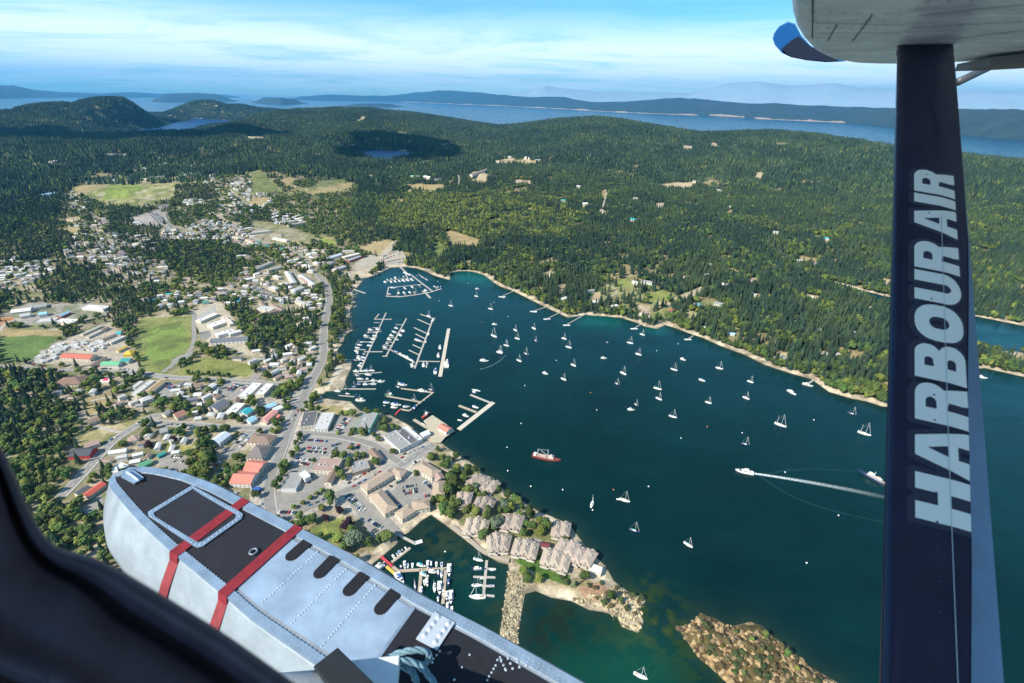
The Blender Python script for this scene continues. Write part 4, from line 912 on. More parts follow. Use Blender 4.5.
bl('j', 270, 380, 330, 372, 7, 4, 'gable', LG, CRM, 'house', 'small grey gabled house', cat='house'); bl('j', 480, 545, 500, 560, 6, 4, 'gable', BLU, WHT, 'house', 'small blue-roofed house', cat='house')
bl('i', 608, 178, 722, 90, 11, 4.5, 'gable', TAN2, CRM, fixed='long ochre-roofed motel row', wins=True); bl('i', 508, 185, 640, 85, 10, 4, 'flat', LG, WHT, desc='long pale grey flat-roofed row', vents=3)
bl('i', 490, 140, 560, 90, 7, 4, 'flat', LG, CRM, desc='pale grey flat-roofed row')
bl('i', 555, 240, 640, 208, 11, 5, 'hip', LG, WHT, 'house', 'grey hip-roofed white house', True, cat='house'); bl('i', 468, 538, 545, 526, 13, 4.5, 'hip', PKB, CRM, 'house', 'pinkish hip-roofed house', True, cat='house')
bl('i', 708, 480, 768, 465, 10, 5, 'gable', MG, CRM, 'house', 'grey gabled house', True, cat='house'); bl('i', 735, 350, 790, 320, 9, 4.5, 'gable', MG, CRM, 'house', 'grey gabled house', cat='house')
bl('i', 15, 648, 180, 640, 15, 5, 'gable', (.06, .065, .08), (.50, .05, .05), 'barn', fixed='dark-roofed barn with bright red walls beside the road', wins=True, cat='barn')
bl('i', 118, 596, 225, 562, 10, 4.5, 'gable', PKB, WHT, 'house', fixed='brown-roofed white house behind the red-walled barn', wins=True, cat='house'); bl('i', 140, 412, 222, 382, 9, 4.5, 'gable', BR, CRM, 'house', 'brown gabled house', True, cat='house')
bl('i', 240, 85, 320, 85, 9, 4, 'gable', CRM, CRM, 'house', 'cream gabled house', cat='house'); bl('i', 265, 75, 305, 75, 6, 5.5, 'hip', (.60, .03, .12), WHT, 'tent', fixed='bright red tent roof on the house by the market', cat='tent')
bl('l', 300, 640, 510, 625, 24, 5, 'hip', (.21, .13, .10), CRM, fixed='large brown-roofed hall in front of the storage yard', wins=True, vents=2)
bl('I', 440, 362, 492, 330, 13, 6, 'flat', (.60, .66, .70), WHT, 'house', fixed='white flat-roofed house beyond the float nose', wins=True, vents=5, cat='house'); bl('I', 545, 340, 595, 318, 8, 4, 'gable', GRN, GRN, 'shed', fixed='bright green-roofed long shed beyond the float', cat='shed')
bl('I', 335, 458, 405, 408, 9, 4, 'gable', RED, CRM, fixed='red-roofed long building left of the float nose'); bl('I', 300, 448, 345, 420, 7, 4, 'gable', DG, CRM, 'house', 'dark gabled house', cat='house')
bl('I', 430, 285, 500, 275, 7, 4, 'gable', WHT, CRM, 'house', 'white gabled house', cat='house'); bl('I', 620, 300, 650, 285, 5, 3, 'gable', TEAL, TEAL, 'shed', 'small teal-roofed shed', cat='shed'); bl('I', 505, 232, 550, 225, 8, 4, 'gable', PKB, CRM, 'house', 'pinkish gabled house', cat='house')
# storage yard
bl('l', 340, 435, 580, 448, 15, 5, 'gable', (.46, .13, .09), CRM, fixed='long red ribbed-roof shed in the storage yard', wins=True); bl('l', 545, 522, 672, 452, 7, 4, 'gable', BR, CRM, desc='narrow brown-roofed shed')
bl('l', 650, 496, 790, 498, 12, 4.5, 'gable', (.13, .38, .21), WHT, fixed='green-roofed garden centre shed', wins=True); bl('l', 805, 470, 868, 472, 11, 4.5, 'gable', TEAL, CRM, desc='teal-roofed shed'); bl('l', 828, 416, 890, 412, 15, 4, 'hip', YEL, YEL, 'canopy', fixed='bright yellow canopy beside the playing field', cat='canopy')
bl('l', 762, 400, 830, 368, 6, 3.5, 'gable', YEL, CRM, 'canopy', 'narrow yellow canopy', cat='canopy'); bl('l', 700, 335, 815, 285, 8, 4, 'flat', LG, CRM, desc='long pale grey shed'); bl('l', 765, 258, 798, 255, 10, 4, 'gable', CYN, WHT, 'shed', 'cyan-roofed shed', cat='shed')
bl('l', 510, 50, 680, 62, 16, 5, 'flat', WHT, WHT, desc='long white flat-roofed store', vents=4); bl('l', 300, 132, 382, 92, 9, 4.5, 'gable', BLU, RED, fixed='light blue-roofed shed with a red end wall', cat='shed')
bl('l', 135, 165, 290, 150, 18, 5, 'flat', LG, CRM, desc='pale grey warehouse', vents=3); bl('l', 300, 160, 440, 165, 16, 5, 'flat', WHT, CRM, desc='white warehouse', vents=4); bl('l', -60, 90, 90, 72, 16, 5, 'gable', WHT, CRM, desc='white gabled warehouse')
bl('l', 0, 125, 80, 110, 12, 5, 'gable', LG, CRM, desc='pale grey warehouse'); bl('l', 95, 55, 205, 35, 22, 5, 'flat', MG, CRM, desc='grey flat-roofed warehouse'); bl('l', 150, 110, 215, 100, 12, 5, 'gable', BLU, WHT, desc='light blue warehouse')
bl('l', 640, 240, 690, 215, 6, 3.5, 'gable', BR, CRM, 'shed', 'brown shed', cat='shed'); bl('l', 480, 270, 640, 200, 5, 3.2, 'gable', CRM, CRM, 'shed', 'long cream storage row', cat='shed'); bl('l', 530, 290, 670, 225, 5, 3.2, 'gable', CRM, CRM, 'shed', 'long cream storage row', cat='shed'); bl('l', 640, 310, 760, 262, 5, 3.2, 'gable', PKB, CRM, 'shed', 'long brown storage row', cat='shed')
for k in range(70):
    for _ in range(9):
        q = random.uniform(90, 760), random.uniform(310, 500)
        if inside(pts('l', '110,490 200,400 350,320 620,330 700,350 640,400 560,405 330,400 300,480 180,500'), *[np.array([v]) for v in px('l', *q)])[0]: break
    else: continue
    P = T(*px('l', *q)); put_building(P[0], P[1], R(random.choice((10, 14, 100, 60))), random.choice((6, 8)), 5, 2.8, 'flat', random.choice((WHT, WHT, LG, CRM, TN, PKB)), WHT, 'trailer', 'white storage trailer', cat='trailer', group='trailers parked in the storage yard')
# school
bl('m', 562, 318, 850, 300, 15, 6, 'gable', SLATE, WHT, fixed='long slate-roofed white school block beside the playing field', wins=2); bl('m', 600, 272, 730, 235, 15, 5, 'flat', WHT, WHT, desc='white flat-roofed school wing', vents=4)
bl('m', 700, 265, 790, 240, 10, 5, 'flat', WHT, WHT, desc='white flat-roofed school wing', vents=2); bl('m', 545, 205, 700, 150, 20, 5, 'flat', WHT, CRM, desc='broad white flat-roofed school hall', vents=5); bl('m', 650, 130, 720, 190, 8, 5, 'flat', (.6, .5, .45), CRM, desc='narrow school wing', vents=2)
bl('m', 455, 165, 595, 105, 14, 4.5, 'flat', WHT, CRM, desc='long white sports hall', vents=2); bl('m', 735, 452, 800, 455, 7, 4, 'gable', DG, CRM, 'shed', 'dark gabled shed', cat='shed'); bl('m', 490, 20, 545, 12, 8, 4, 'gable', TEAL, CRM, 'house', 'teal-roofed house', cat='house')
# condominium rows
for q in ('375,330,490,285,11', '465,340,552,318,11', '592,350,642,430,12', '682,372,780,445,12', '545,440,605,430,14', '630,482,702,455,14', '655,545,750,585,11', '480,455,530,470,12', '505,378,545,392,9', '250,245,320,240,9'):
    v = [float(z_) for z_ in q.split(',')]; bl('n', v[0], v[1], v[2], v[3], v[4], 6, 'hip', LG if v[4] != 11 else (.36, .34, .32), CRM, 'house', 'pale grey condominium block', True, cat='building', group='grey condominium blocks')
bl('n', 400, 595, 500, 612, 18, 6, 'flat', LG, CRM, desc='pale flat-roofed hall between brown wings', vents=4); bl('n', 412, 552, 440, 585, 8, 6, 'gable', BR, CRM, desc='brown gabled hall wing', wins=True); bl('n', 482, 572, 562, 622, 10, 6, 'gable', (.30, .21, .17), CRM, desc='brown gabled hall wing', wins=True); bl('n', 428, 640, 525, 618, 8, 6.5, 'gable', BR, CRM, desc='brown gabled hall wing', wins=True)
for k in range(13):
    a_ = random.uniform(345, 590); P = T(*px('n', a_, 150 + (a_ - 345) * .18 + random.uniform(-12, 18))); put_building(P[0], P[1], R(random.choice((20, 110))), 9, 7, 4, 'hip', TEAL, CRM, 'cottage', 'teal-roofed cottage', cat='cottage', group='teal-roofed cottages')
for q in ('350,85,480,72,15', '480,100,560,100,12', '500,120,600,140,12', '540,18,650,5,12', '600,35,720,12,10', '250,90,310,75,12', '320,130,370,150,12', '230,110,290,130,12'):
    v = [float(z_) for z_ in q.split(',')]; bl('n', v[0], v[1], v[2], v[3], v[4], 5, 'hip', random.choice((LG, (.40, .36, .34), PKB)), CRM, 'house', 'greyish residence block', cat='building')
bl('n', 310, 405, 372, 395, 9, 4.5, 'gable', WHT, CRM, 'house', 'white gabled house', cat='house')
# boatyard side
bl('t', 215, 300, 320, 268, 13, 5, 'gable', (.50, .55, .62), WHT, desc='pale blue-grey gabled hall'); bl('t', 340, 290, 465, 262, 14, 5, 'flat', WHT, CRM, desc='white flat-roofed hall with red trim', vents=3); bl('t', 375, 318, 480, 280, 9, 5, 'gable', (.40, .42, .48), (.50, .12, .10), desc='long red-walled shop'); bl('t', 330, 245, 430, 240, 12, 5, 'flat', LG, CRM, desc='pale grey hall', vents=3)
bl('t', 205, 355, 260, 325, 13, 6, 'hip', (.30, .27, .30), CRM, 'house', 'grey hip-roofed residence', True, cat='building'); bl('t', 265, 390, 350, 360, 13, 6, 'hip', (.42, .40, .42), CRM, 'house', 'grey hip-roofed residence', True, cat='building')
for q in ('20,350,90,365', '110,330,150,340', '10,450,60,500', '40,470,100,510', '0,660,90,640', '60,395,110,400'):
    v = [float(z_) for z_ in q.split(',')]; bl('t', *v, 11, 5, 'hip', random.choice((LG, TN, PKB)), CRM, 'house', 'pale hip-roofed house', cat='house')
# point townhouses: three overlapping hips each, balconies on the water side
balc = mat('balcony_white', (.58, .54, .49), .7)
def condo(t_, x1, y1, x2, y2, w_=15, lab=None, n=3):
    w_ += 2
    A = px(t_, x1, y1); B = px(t_, x2, y2); a = T(A[0], A[1], 7); b = T(B[0], B[1], 7); c = (a + b) / 2; d_ = b - a; L_ = math.hypot(d_[0], d_[1]); an = math.atan2(d_[1], d_[0])
    z = hz1(c[0], c[1]); root = empty('townhouse', (c[0], c[1], max(z, .5)), an); rs = random.Random(int(c[0] * 3))
    wall = MB(); roof = MB(); tr = MB()
    seg = L_ / n
    for k in range(n):
        x0 = -L_ / 2 + k * seg; off = (1.3 if k % 2 else -1.0) + rs.uniform(-.5, .5); h_ = 5.2 + (.6 if k % 2 else 0); x1_ = x0 + seg
        y0, y1_ = -w_ / 2 + off, w_ / 2 + off
        wall.box(x0 + .01 * k, y0, -3, x1_ - .01, y1_, h_)
        ov = 1.3; r_ = min(w_ * .36, seg * .42); rise = 2.6; cx = (x0 + x1_) / 2; cy = (y0 + y1_) / 2
        roof.add([(x0 - ov, y0 - ov, h_), (x1_ + ov, y0 - ov, h_), (x1_ + ov, y1_ + ov, h_), (x0 - ov, y1_ + ov, h_), (cx, y0 + r_, h_ + rise), (cx, y1_ - r_, h_ + rise)], [(0, 1, 4), (1, 2, 5, 4), (2, 3, 5), (3, 0, 4, 5), (3, 2, 1, 0)])
        for s_ in (-1, 1):   # bays with small gables
            yb = y0 if s_ < 0 else y1_; q = seg * .28
            wall.box(cx - q, min(yb, yb + s_ * 1.4), -3, cx + q, max(yb, yb + s_ * 1.6), h_ - .6)
            roof.add([(cx - q - .4, yb + s_ * 2.0, h_ - .5), (cx + q + .4, yb + s_ * 2.0, h_ - .5), (cx, yb + s_ * 2.0, h_ + 1.4), (cx, cy, h_ + 1.5), (cx - q - .4, yb, h_ - .5), (cx + q + .4, yb, h_ - .5)], [(0, 1, 2), (0, 2, 3, 4), (1, 5, 3, 2)])
            for zb in (2.6,):
                bb = MB().box(cx - q - 1.8, min(yb + s_ * 1.62, yb + s_ * 3.2), zb - .15, cx + q + 1.8, max(yb + s_ * 1.62, yb + s_ * 3.2), zb).box(cx - q - 1.8, yb + s_ * 3.2 - .05, zb, cx + q + 1.8, yb + s_ * 3.2 + .05, zb + .9)
                bb.build('balcony', balc, root)
            for zb in (1.4, 4.3):
                for u in (-.34, 0, .34):
                    f = link('window', win_mesh, root); f.location = (cx + u * seg, yb + s_ * (1.64 if abs(u) < .1 else .04), zb)
        tr.box(cx + 1, cy + 1, h_ + 1, cx + 2, cy + 2, h_ + 3.1)
    fixn(wall.build('wall', mat('townhouse_wall', (.42, .36, .31), .85, noise=.05, scale=.5), root).data); ro = roof.build('roof', mat('townhouse_roof', (.36, .295, .24), .9, noise=.25, scale=.8, rnd=.14), root); fixn(ro.data)
    ch = tr.build('chimney', balc, ro)
    BLD_PX.append((c[0], c[1], L_ / 2 + 1))
    reg(root, 'tan hip-roofed townhouse block with white balconies', 'townhouse', 'tan-roofed townhouse blocks on the point', lab)
condo('d', 800, 120, 900, 190, 15, n=2); condo('d', 890, 170, 985, 215, 14, n=2); condo('d', 680, 290, 790, 300, 17, n=2); condo('d', 825, 325, 960, 360, 17, n=3); condo('d', 750, 500, 920, 520, 17, n=3); condo('d', 925, 640, 1075, 625, 16, n=3)
condo('g', 85, 330, 215, 360, 15, n=2); condo('g', 10, 480, 130, 500, 15, n=2); condo('g', 165, 505, 320, 540, 15, n=3); condo('g', 365, 570, 540, 625, 15, n=3); condo('g', 430, 385, 540, 410, 14, n=2); condo('g', 470, 490, 700, 615, 15, n=4)
bl('g', 350, 505, 405, 515, 6, 4, 'gable', (.13, .03, .035), CRM, 'house', fixed='small dark red-roofed house between the point townhouses', cat='house'); bl('g', 680, 660, 760, 690, 8, 4, 'flat', WHT, CRM, 'house', 'white flat-roofed end unit', cat='house')
# north shore homes
for q in (('s', 250, 160, 335, 175, 11, 6, 'hip', MG), ('s', 180, 165, 225, 180, 9, 5, 'gable', LG), ('s', 880, 190, 940, 200, 9, 5, 'gable', WHT), ('s', 820, 335, 890, 345, 10, 5, 'gable', MG), ('s', 10, 380, 50, 370, 9, 5, 'gable', SLATE), ('s', 735, 120, 770, 110, 8, 5, 'gable', LG),
          ('s', 775, 25, 800, 40, 9, 5, 'gable', MG), ('s', 240, 420, 290, 410, 10, 4.5, 'gable', PKB), ('s', 460, 395, 510, 390, 6, 3.5, 'gable', RED), ('s', 730, 525, 770, 535, 7, 4, 'gable', LG), ('s', 920, 570, 980, 580, 7, 4, 'gable', BLU),
          ('s', 585, 130, 620, 125, 8, 5, 'gable', TN), ('G', 230, 315, 260, 305, 10, 5, 'gable', WHT), ('G', 345, 325, 390, 320, 12, 5, 'gable', WHT), ('G', 340, 280, 370, 275, 9, 5, 'gable', MG), ('G', 435, 340, 460, 335, 9, 5, 'gable', WHT),
          ('G', 195, 215, 215, 205, 8, 5, 'gable', TN), ('G', 870, 250, 905, 255, 9, 5, 'gable', WHT), ('G', 970, 240, 1010, 235, 10, 5, 'gable', PKB), ('H', 30, 240, 65, 240, 12, 5, 'gable', TN), ('H', 262, 300, 290, 305, 11, 5, 'gable', WHT), ('H', 145, 545, 185, 540, 14, 6, 'hip', MG),
          ('H', 320, 530, 340, 525, 8, 5, 'gable', LG), ('H', 220, 158, 250, 160, 12, 5, 'gable', LG), ('H', 280, 168, 305, 170, 10, 5, 'gable', MG), ('H', 330, 70, 350, 72, 9, 5, 'gable', CYN), ('H', 120, 45, 150, 48, 10, 5, 'gable', LG), ('H', 560, 258, 590, 245, 8, 5, 'gable', TN),
          ('H', 415, 545, 430, 545, 7, 4, 'gable', PKB)):
    t_, x1, y1, x2, y2, w_, h_, kd, rc = q; bl(t_, x1, y1, x2, y2, w_, h_, kd, rc, WHT, 'house', '%s-roofed shore home' % CNAME[rc], True, cat='house', group='homes along the wooded north shore')
# pool
P = T(*px('s', 688, 348)); pr = empty('swimming_pool', (P[0], P[1], P[2] + .3), R(10)); MB().box(-10, -7, -.4, 10, 7, 0).build('pool_deck', pave, pr); MB().box(-7, -4, .01, 7, 4, .12).build('pool_water', mat('pool_water', (.03, .42, .55), .1), pr); reg(pr, '', 'swimming pool', None, 'turquoise swimming pool in a garden above the north shore')
# estate on the far slope and houses among the distant trees
for q in (('B', 635, 460, 670, 458, MINT), ('B', 680, 440, 715, 440, MG), ('B', 685, 458, 712, 462, WHT), ('B', 725, 470, 755, 468, SLATE), ('B', 870, 465, 930, 440, PKB), ('B', 60, 300, 115, 298, PKB), ('B', 415, 240, 455, 228, TN), ('B', 470, 455, 500, 458, TN), ('B', 70, 272, 120, 268, TN),
          ('C', 100, 385, 120, 385, WHT), ('C', 30, 380, 45, 382, LG), ('C', 140, 395, 158, 392, LG), ('C', 720, 342, 755, 345, TN), ('C', 835, 328, 850, 330, WHT), ('C', 690, 318, 705, 320, WHT), ('C', 915, 336, 940, 338, TN), ('C', 240, 552, 258, 552, TEAL), ('C', 325, 565, 345, 565, WHT), ('C', 525, 545, 540, 545, WHT),
          ('C', 515, 625, 540, 630, CYN), ('C', 620, 570, 645, 572, PKB), ('C', 850, 512, 880, 515, LG), ('C', 760, 478, 780, 478, TN), ('C', 400, 590, 415, 600, PKB), ('C', 305, 495, 320, 500, LG), ('C', 60, 478, 95, 480, TN), ('C', 580, 490, 610, 490, LG), ('C', 970, 385, 985, 388, WHT), ('A', 290, 232, 308, 234, WHT),
          ('A', 420, 362, 500, 358, MG), ('A', 665, 215, 690, 222, TN), ('A', 920, 298, 950, 300, WHT), ('A', 275, 285, 300, 285, TN), ('A', 340, 290, 370, 288, TN), ('A', 150, 535, 222, 522, BLU), ('A', 265, 305, 300, 308, WHT), ('A', 200, 408, 222, 405, CRM), ('B', 1000, 405, 1020, 405, WHT), ('B', 760, 330, 800, 325, TN), ('B', 960, 395, 985, 400, TN)):
    t_, x1, y1, x2, y2, rc = q; bl(t_, x1, y1, x2, y2, 16, 7, 'gable', rc, CRM, 'house', '%s-roofed house among far trees' % CNAME[rc], cat='house')
# generic town houses on a loose scatter
def pin(pl, a, b):
    r_ = False; n = len(pl)
    for k in range(n):
        x0, y0 = pl[k]; x1, y1 = pl[(k + 1) % n]
        if (y0 > b) != (y1 > b) and a < (b - y0) / (y1 - y0) * (x1 - x0) + x0: r_ = not r_
    return r_
def scatter_houses(t_, poly, n, big=(8, 13), pal=None, key='house', grp=None, mind=15):
    RP = np.array(ROADP); n = int(n * 1.9) + 2; mind = max(11, mind - 4); pl = pts(t_, poly); A = np.array(pl); rs = random.Random(len(poly) + n); c = 0
    for _ in range(n * 30):
        if c >= n: break
        a = rs.uniform(A[:, 0].min(), A[:, 0].max()); b = rs.uniform(A[:, 1].min(), A[:, 1].max())
        if not inside(pl, np.array([a]), np.array([b]))[0]: continue
        if any(pin(q, a, b) for q in HARD) or any(pin(q, a, b) and rs.random() < .8 for q in CLUMPS): continue
        P = T(a, b)
        if any((P[0] - x) ** 2 + (P[1] - y) ** 2 < max(mind, r_ + 5) ** 2 for x, y, r_ in BLD_PX): continue
        if (np.hypot(RP[:, 0] - P[0], RP[:, 1] - P[1]) < RP[:, 2] + 9).any(): continue
        rc = rs.choice(pal or (LG, LG, MG, WHT, CRM, TN, PKB, BR, MG, SLATE, TN, BR)); kd = rs.choice(('gable', 'gable', 'hip'))
        put_building(P[0], P[1], R(rs.choice((15, 20, 105, 110, 60)) + rs.uniform(-8, 8)), rs.uniform(*big) * .9 + 1.5, rs.uniform(*big) * .66, rs.choice((3.4, 4.2, 5.6)), kd, rc, rs.choice((WHT, CRM)), key, '%s %s-roofed house' % (CNAME[rc], kd if kd != 'hip' else 'hip'), cat='house', group=grp); c += 1
scatter_houses('Z', '140,160 205,160 205,174 150,180 115,182 100,178 130,168', 60, (11, 16), (WHT, WHT, LG, CRM, PKB, MG), grp='mobile homes on the rise beyond the meadow', mind=19)
scatter_houses('Z', '85,182 115,176 120,182 90,188', 10, grp='houses beside the meadow')
scatter_houses('Z', '205,175 262,180 275,196 250,215 205,215', 34, (10, 16), grp='houses of the north side suburb', mind=20)
scatter_houses('p', '380,440 900,440 1021,560 700,560 400,560', 30, (10, 16), grp='houses of the village slope', mind=20); scatter_houses('p', '560,230 740,230 760,280 600,290', 10, (10, 16), (WHT, WHT, LG), grp='white houses by the tall trees')
scatter_houses('p', '160,380 420,310 440,440 250,450', 12, (14, 22), (LG, WHT, PKB), grp='shops around the village lot', mind=24); scatter_houses('p', '0,500 330,500 340,640 0,640', 14, (10, 15), grp='houses left of the village slope')
scatter_houses('q', '0,170 240,170 320,340 250,400 0,400', 18, (10, 16), (WHT, WHT, LG, TN), grp='white houses by the dry meadow', mind=20); scatter_houses('q', '300,420 600,440 600,500 380,520', 8, (14, 20), (WHT, LG), grp='long grey residences', mind=22); scatter_houses('q', '0,530 430,560 470,660 0,683', 20, (10, 15), (WHT, LG, PKB, TN), grp='houses of the middle suburb')
scatter_houses('n', '0,0 230,20 330,100 330,230 180,230 130,120 0,60', 24, (9, 14), grp='houses of the upper suburb'); scatter_houses('n', '560,180 860,200 840,340 700,340 560,270', 16, (9, 14), (WHT, PKB, LG, TN), grp='houses beyond the curving road')
scatter_houses('n', '190,250 370,250 480,470 300,520 190,440', 14, (9, 14), grp='houses among the dark trees'); scatter_houses('n', '230,430 480,440 500,540 240,560', 8, grp='houses below the dark trees')
scatter_houses('r', '0,60 480,80 500,130 300,240 60,330 0,330', 22, (9, 13), (MG, LG, PKB, WHT), grp='houses on the left suburban road'); scatter_houses('r', '500,0 1021,0 1021,240 700,200 560,120', 22, (9, 14), grp='houses of the west side suburb')
scatter_houses('o', '440,180 640,170 720,300 620,350 480,300', 9, (9, 14), (WHT, LG), grp='houses behind the left wood'); scatter_houses('o', '600,440 860,380 1021,560 1000,683 500,683', 22, (9, 13), grp='houses around the small dry field')
scatter_houses('E', '540,310 900,270 1000,320 850,340 600,350', 16, (8, 13), (WHT, SLATE, PKB, LG, CYN), grp='houses above the playing field'); scatter_houses('E', '320,130 620,150 700,220 560,270 380,220', 16, (9, 13), grp='houses beside the bushy ridge')
scatter_houses('F', '60,200 270,300 330,420 200,420 100,330 0,330 0,240', 12, (9, 13), (LG, TN, WHT), grp='homes between the condominiums and the road'); scatter_houses('F', '20,500 280,480 230,600 150,650 0,640', 14, (9, 14), (LG, WHT, PKB, TN), grp='buildings left of the main road')
scatter_houses('I', '640,20 1000,0 900,150 700,160 640,110', 10, (8, 12), (WHT, LG, BR, SLATE), grp='houses along the street'); scatter_houses('I', '380,250 640,200 740,230 700,300 560,340 420,330', 10, (7, 11), (PKB, WHT, LG, BR), grp='houses beyond the float')
scatter_houses('I', '200,50 520,60 560,110 350,110', 6, (8, 11), grp='houses below the brown hall'); scatter_houses('H', '0,0 600,0 600,200 400,560 0,300', 12, (9, 13), (WHT, LG, TN), grp='homes hidden in the eastern forest'); scatter_houses('C', '0,400 1024,360 1024,681 0,681', 16, (10, 14), (WHT, LG, TN), grp='homes hidden in the central forest', mind=60)

flush_far()
print('houses', sum(1 for t_ in THINGS if t_[0].name.startswith('house')), 'far', len(FARH))
# ------------------------------------------------------------------ docks
wood = mat('dock_planks', (.38, .32, .25), .9, noise=.14, scale=.7); conc = mat('dock_concrete', (.40, .37, .33), .9, noise=.1, scale=.5); redp = mat('red_paint', (.50, .05, .06), .7); dk_pile = mat('pile_wood', (.13, .10, .08), .9)
def strip_box(mb, a, b, w_, z0, z1, e=0):
    a = Vector((a[0], a[1], 0)); b = Vector((b[0], b[1], 0)); d_ = (b - a).normalized(); n = Vector((-d_.y, d_.x, 0)) * w_ / 2; a = a - d_ * e; b = b + d_ * e
    q = [a + n, a - n, b - n, b + n]; mb.add([(v.x, v.y, z0) for v in q] + [(v.x, v.y, z1) for v in q], [(3, 2, 1, 0), (4, 5, 6, 7), (0, 1, 5, 4), (1, 2, 6, 5), (2, 3, 7, 6), (3, 0, 4, 7)])
def dock(t_, segs, w_, desc, m=wood, ztop=.7, fingers=None, fw=1.6, name='dock', fixed=None, piles=True, cat='dock', zb=-.4):
    """segs: list of pixel polylines for the walkways, fingers: list of segments (each a child)"""
    L_ = [[tuple(up(a, b, ztop)[:2]) for a, b in pts(t_, s_)] for s_ in segs]
    o0 = L_[0][0]; root = empty(name, (o0[0], o0[1], 0)); base = MB()
    for i_, ln in enumerate(L_):
        for k, (a, b) in enumerate(zip(ln[:-1], ln[1:])): strip_box(base, (a[0] - o0[0], a[1] - o0[1]), (b[0] - o0[0], b[1] - o0[1]), w_, zb, ztop + .003 * ((i_ + k) % 5), .3)
    base.build('walkway', m, root)
    for k, s_ in enumerate(fingers or []):
        a, b = [tuple(up(p_, q_, ztop)[:2]) for p_, q_ in pts(t_, s_)]
        mb = MB(); strip_box(mb, (a[0] - o0[0], a[1] - o0[1]), (b[0] - o0[0], b[1] - o0[1]), fw, zb, ztop - .03); mb.build('finger', m, root)
    if piles:
        for ln in L_:
            for a, b in zip(ln[:-1], ln[1:]):
                d_ = math.hypot(b[0] - a[0], b[1] - a[1]); n = max(1, int(d_ / 22))
                for k in range(n + 1):
                    u = k / n; x = a[0] + (b[0] - a[0]) * u - o0[0]; y = a[1] + (b[1] - a[1]) * u - o0[1]; nx_, ny_ = -(b[1] - a[1]) / d_, (b[0] - a[0]) / d_
                    MB().tube([(x + nx_ * (w_ / 2 + .2), y + ny_ * (w_ / 2 + .2), -3), (x + nx_ * (w_ / 2 + .2), y + ny_ * (w_ / 2 + .2), ztop + 1.6)], .2, 6).build('pile', dk_pile, root)
    reg(root, desc, cat, None, fixed); return root
dock('e', ['440,100 235,560', '350,150 485,150', '385,110 350,150'], 2.4, '', conc, fixed='westernmost marina dock with a crossed outer end', fingers=['345,175 388,177', '338,215 372,217', '300,250 350,252', '350,245 405,247', '270,292 325,296', '330,290 370,293', '250,325 310,330', '205,385 280,390', '310,325 350,328'])
dock('e', ['60,465 240,472', '270,405 412,405'], 2.4, '', conc, fixed='narrow marina walkway from the west shore to the second dock')
dock('e', ['600,145 440,440', '412,440 452,440'], 2.6, '', conc, fixed='second marina dock with a wide platform at its inner end', fingers=['530,190 575,195', '500,255 552,262', '455,290 530,300', '440,325 508,335', '420,350 495,362', '412,380 480,390', '555,245 575,250'], fw=1.4)
dock('e', ['480,392 665,490'], 2.2, '', conc, fixed='slanting marina walkway linking the second and third docks')
dock('e', ['812,140 665,535', '630,500 665,520'], 3.0, '', conc, fixed='third marina dock with empty slips on its left side', fingers=['710,110 803,142', '688,150 785,192', '660,215 762,262', '672,265 745,302', '650,350 722,382', '620,392 700,430', '665,310 735,330'], fw=2.0)
dock('e', ['695,480 862,482', '760,480 757,530'], 2.2, '', conc, fixed='marina walkway leading to the wide breakwater dock')
dock('e', ['932,225 865,598'], 6.0, '', mat('dock_tan', (.50, .45, .37), .9, noise=.12, scale=.4), fixed='wide breakwater dock at the outer edge of the marina', ztop=1.1)
dock('e', ['195,582 405,567'], 1.8, '', conc, fixed='small craft dock nearest the marina'); dock('e', ['215,640 430,632'], 1.8, '', conc, fixed='middle small craft dock'); dock('J', ['350,60 410,65'], 1.8, '', conc, fixed='short floating dock beside the grass bank')
dock('F', ['360,665 495,665'], 2.2, '', conc, fixed='third small craft dock above the grass bank')
dock('b', ['245,65 490,97', '130,125 400,172', '498,95 400,172 310,240 235,228'], 2.8, '', wood, fixed='fishing harbour dock of three timber arms'); dock('b', ['238,228 200,268'], 2.0, '', redp, name='gangway', fixed='red gangway of the fishing harbour dock', piles=False, cat='gangway', ztop=1.2)
dock('b', ['968,175 700,385'], 7.0, '', mat('dock_tan', (.50, .45, .37), .9, noise=.12, scale=.4), fixed='broad L-shaped timber wharf arm reaching into the bay', ztop=1.2); dock('b', ['790,115 940,175'], 3.4, '', conc, fixed='seaplane float at the end of the broad wharf'); dock('b', ['700,200 835,252'], 4.0, '', wood, fixed='long empty float beside the broad wharf'); dock('b', ['345,310 450,375'], 4.5, '', wood, fixed='timber float left of the wharf platform')
dock('f', ['273,122 150,218'], 3.0, '', wood, fixed='short timber dock of small skiffs in the boat basin'); dock('f', ['78,180 150,245'], 2.2, '', redp, name='gangway', fixed='crimson gangway down to the boat basin docks', piles=False, cat='gangway', ztop=1.6); dock('f', ['105,240 172,298'], 2.4, '', mat('yellow_paint', (.55, .42, .08), .8), name='gangway', fixed='yellow ramp in the boat basin', piles=False, cat='gangway', ztop=1.3)
dock('f', ['150,245 190,278 350,270 530,262', '350,272 335,430', '517,265 497,500'], 3.0, '', wood, fixed='branched timber dock crowded with boats in the boat basin')
dock('f', ['797,208 775,446'], 2.6, '', conc, fixed='comb-shaped dock under the basin wall', fingers=['785,262 858,266', '705,318 855,323', '762,380 850,382', '770,442 850,450'], fw=2.0)
dock('d', ['225,585 350,650'], 2.2, '', conc, name='gangway', fixed='white gangway down into the corner cove', cat='gangway', ztop=1.5, piles=False); dock('d', ['352,652 408,635'], 4.0, '', mat('dock_white', (.7, .7, .68), .8), fixed='white float at the foot of the corner cove gangway')
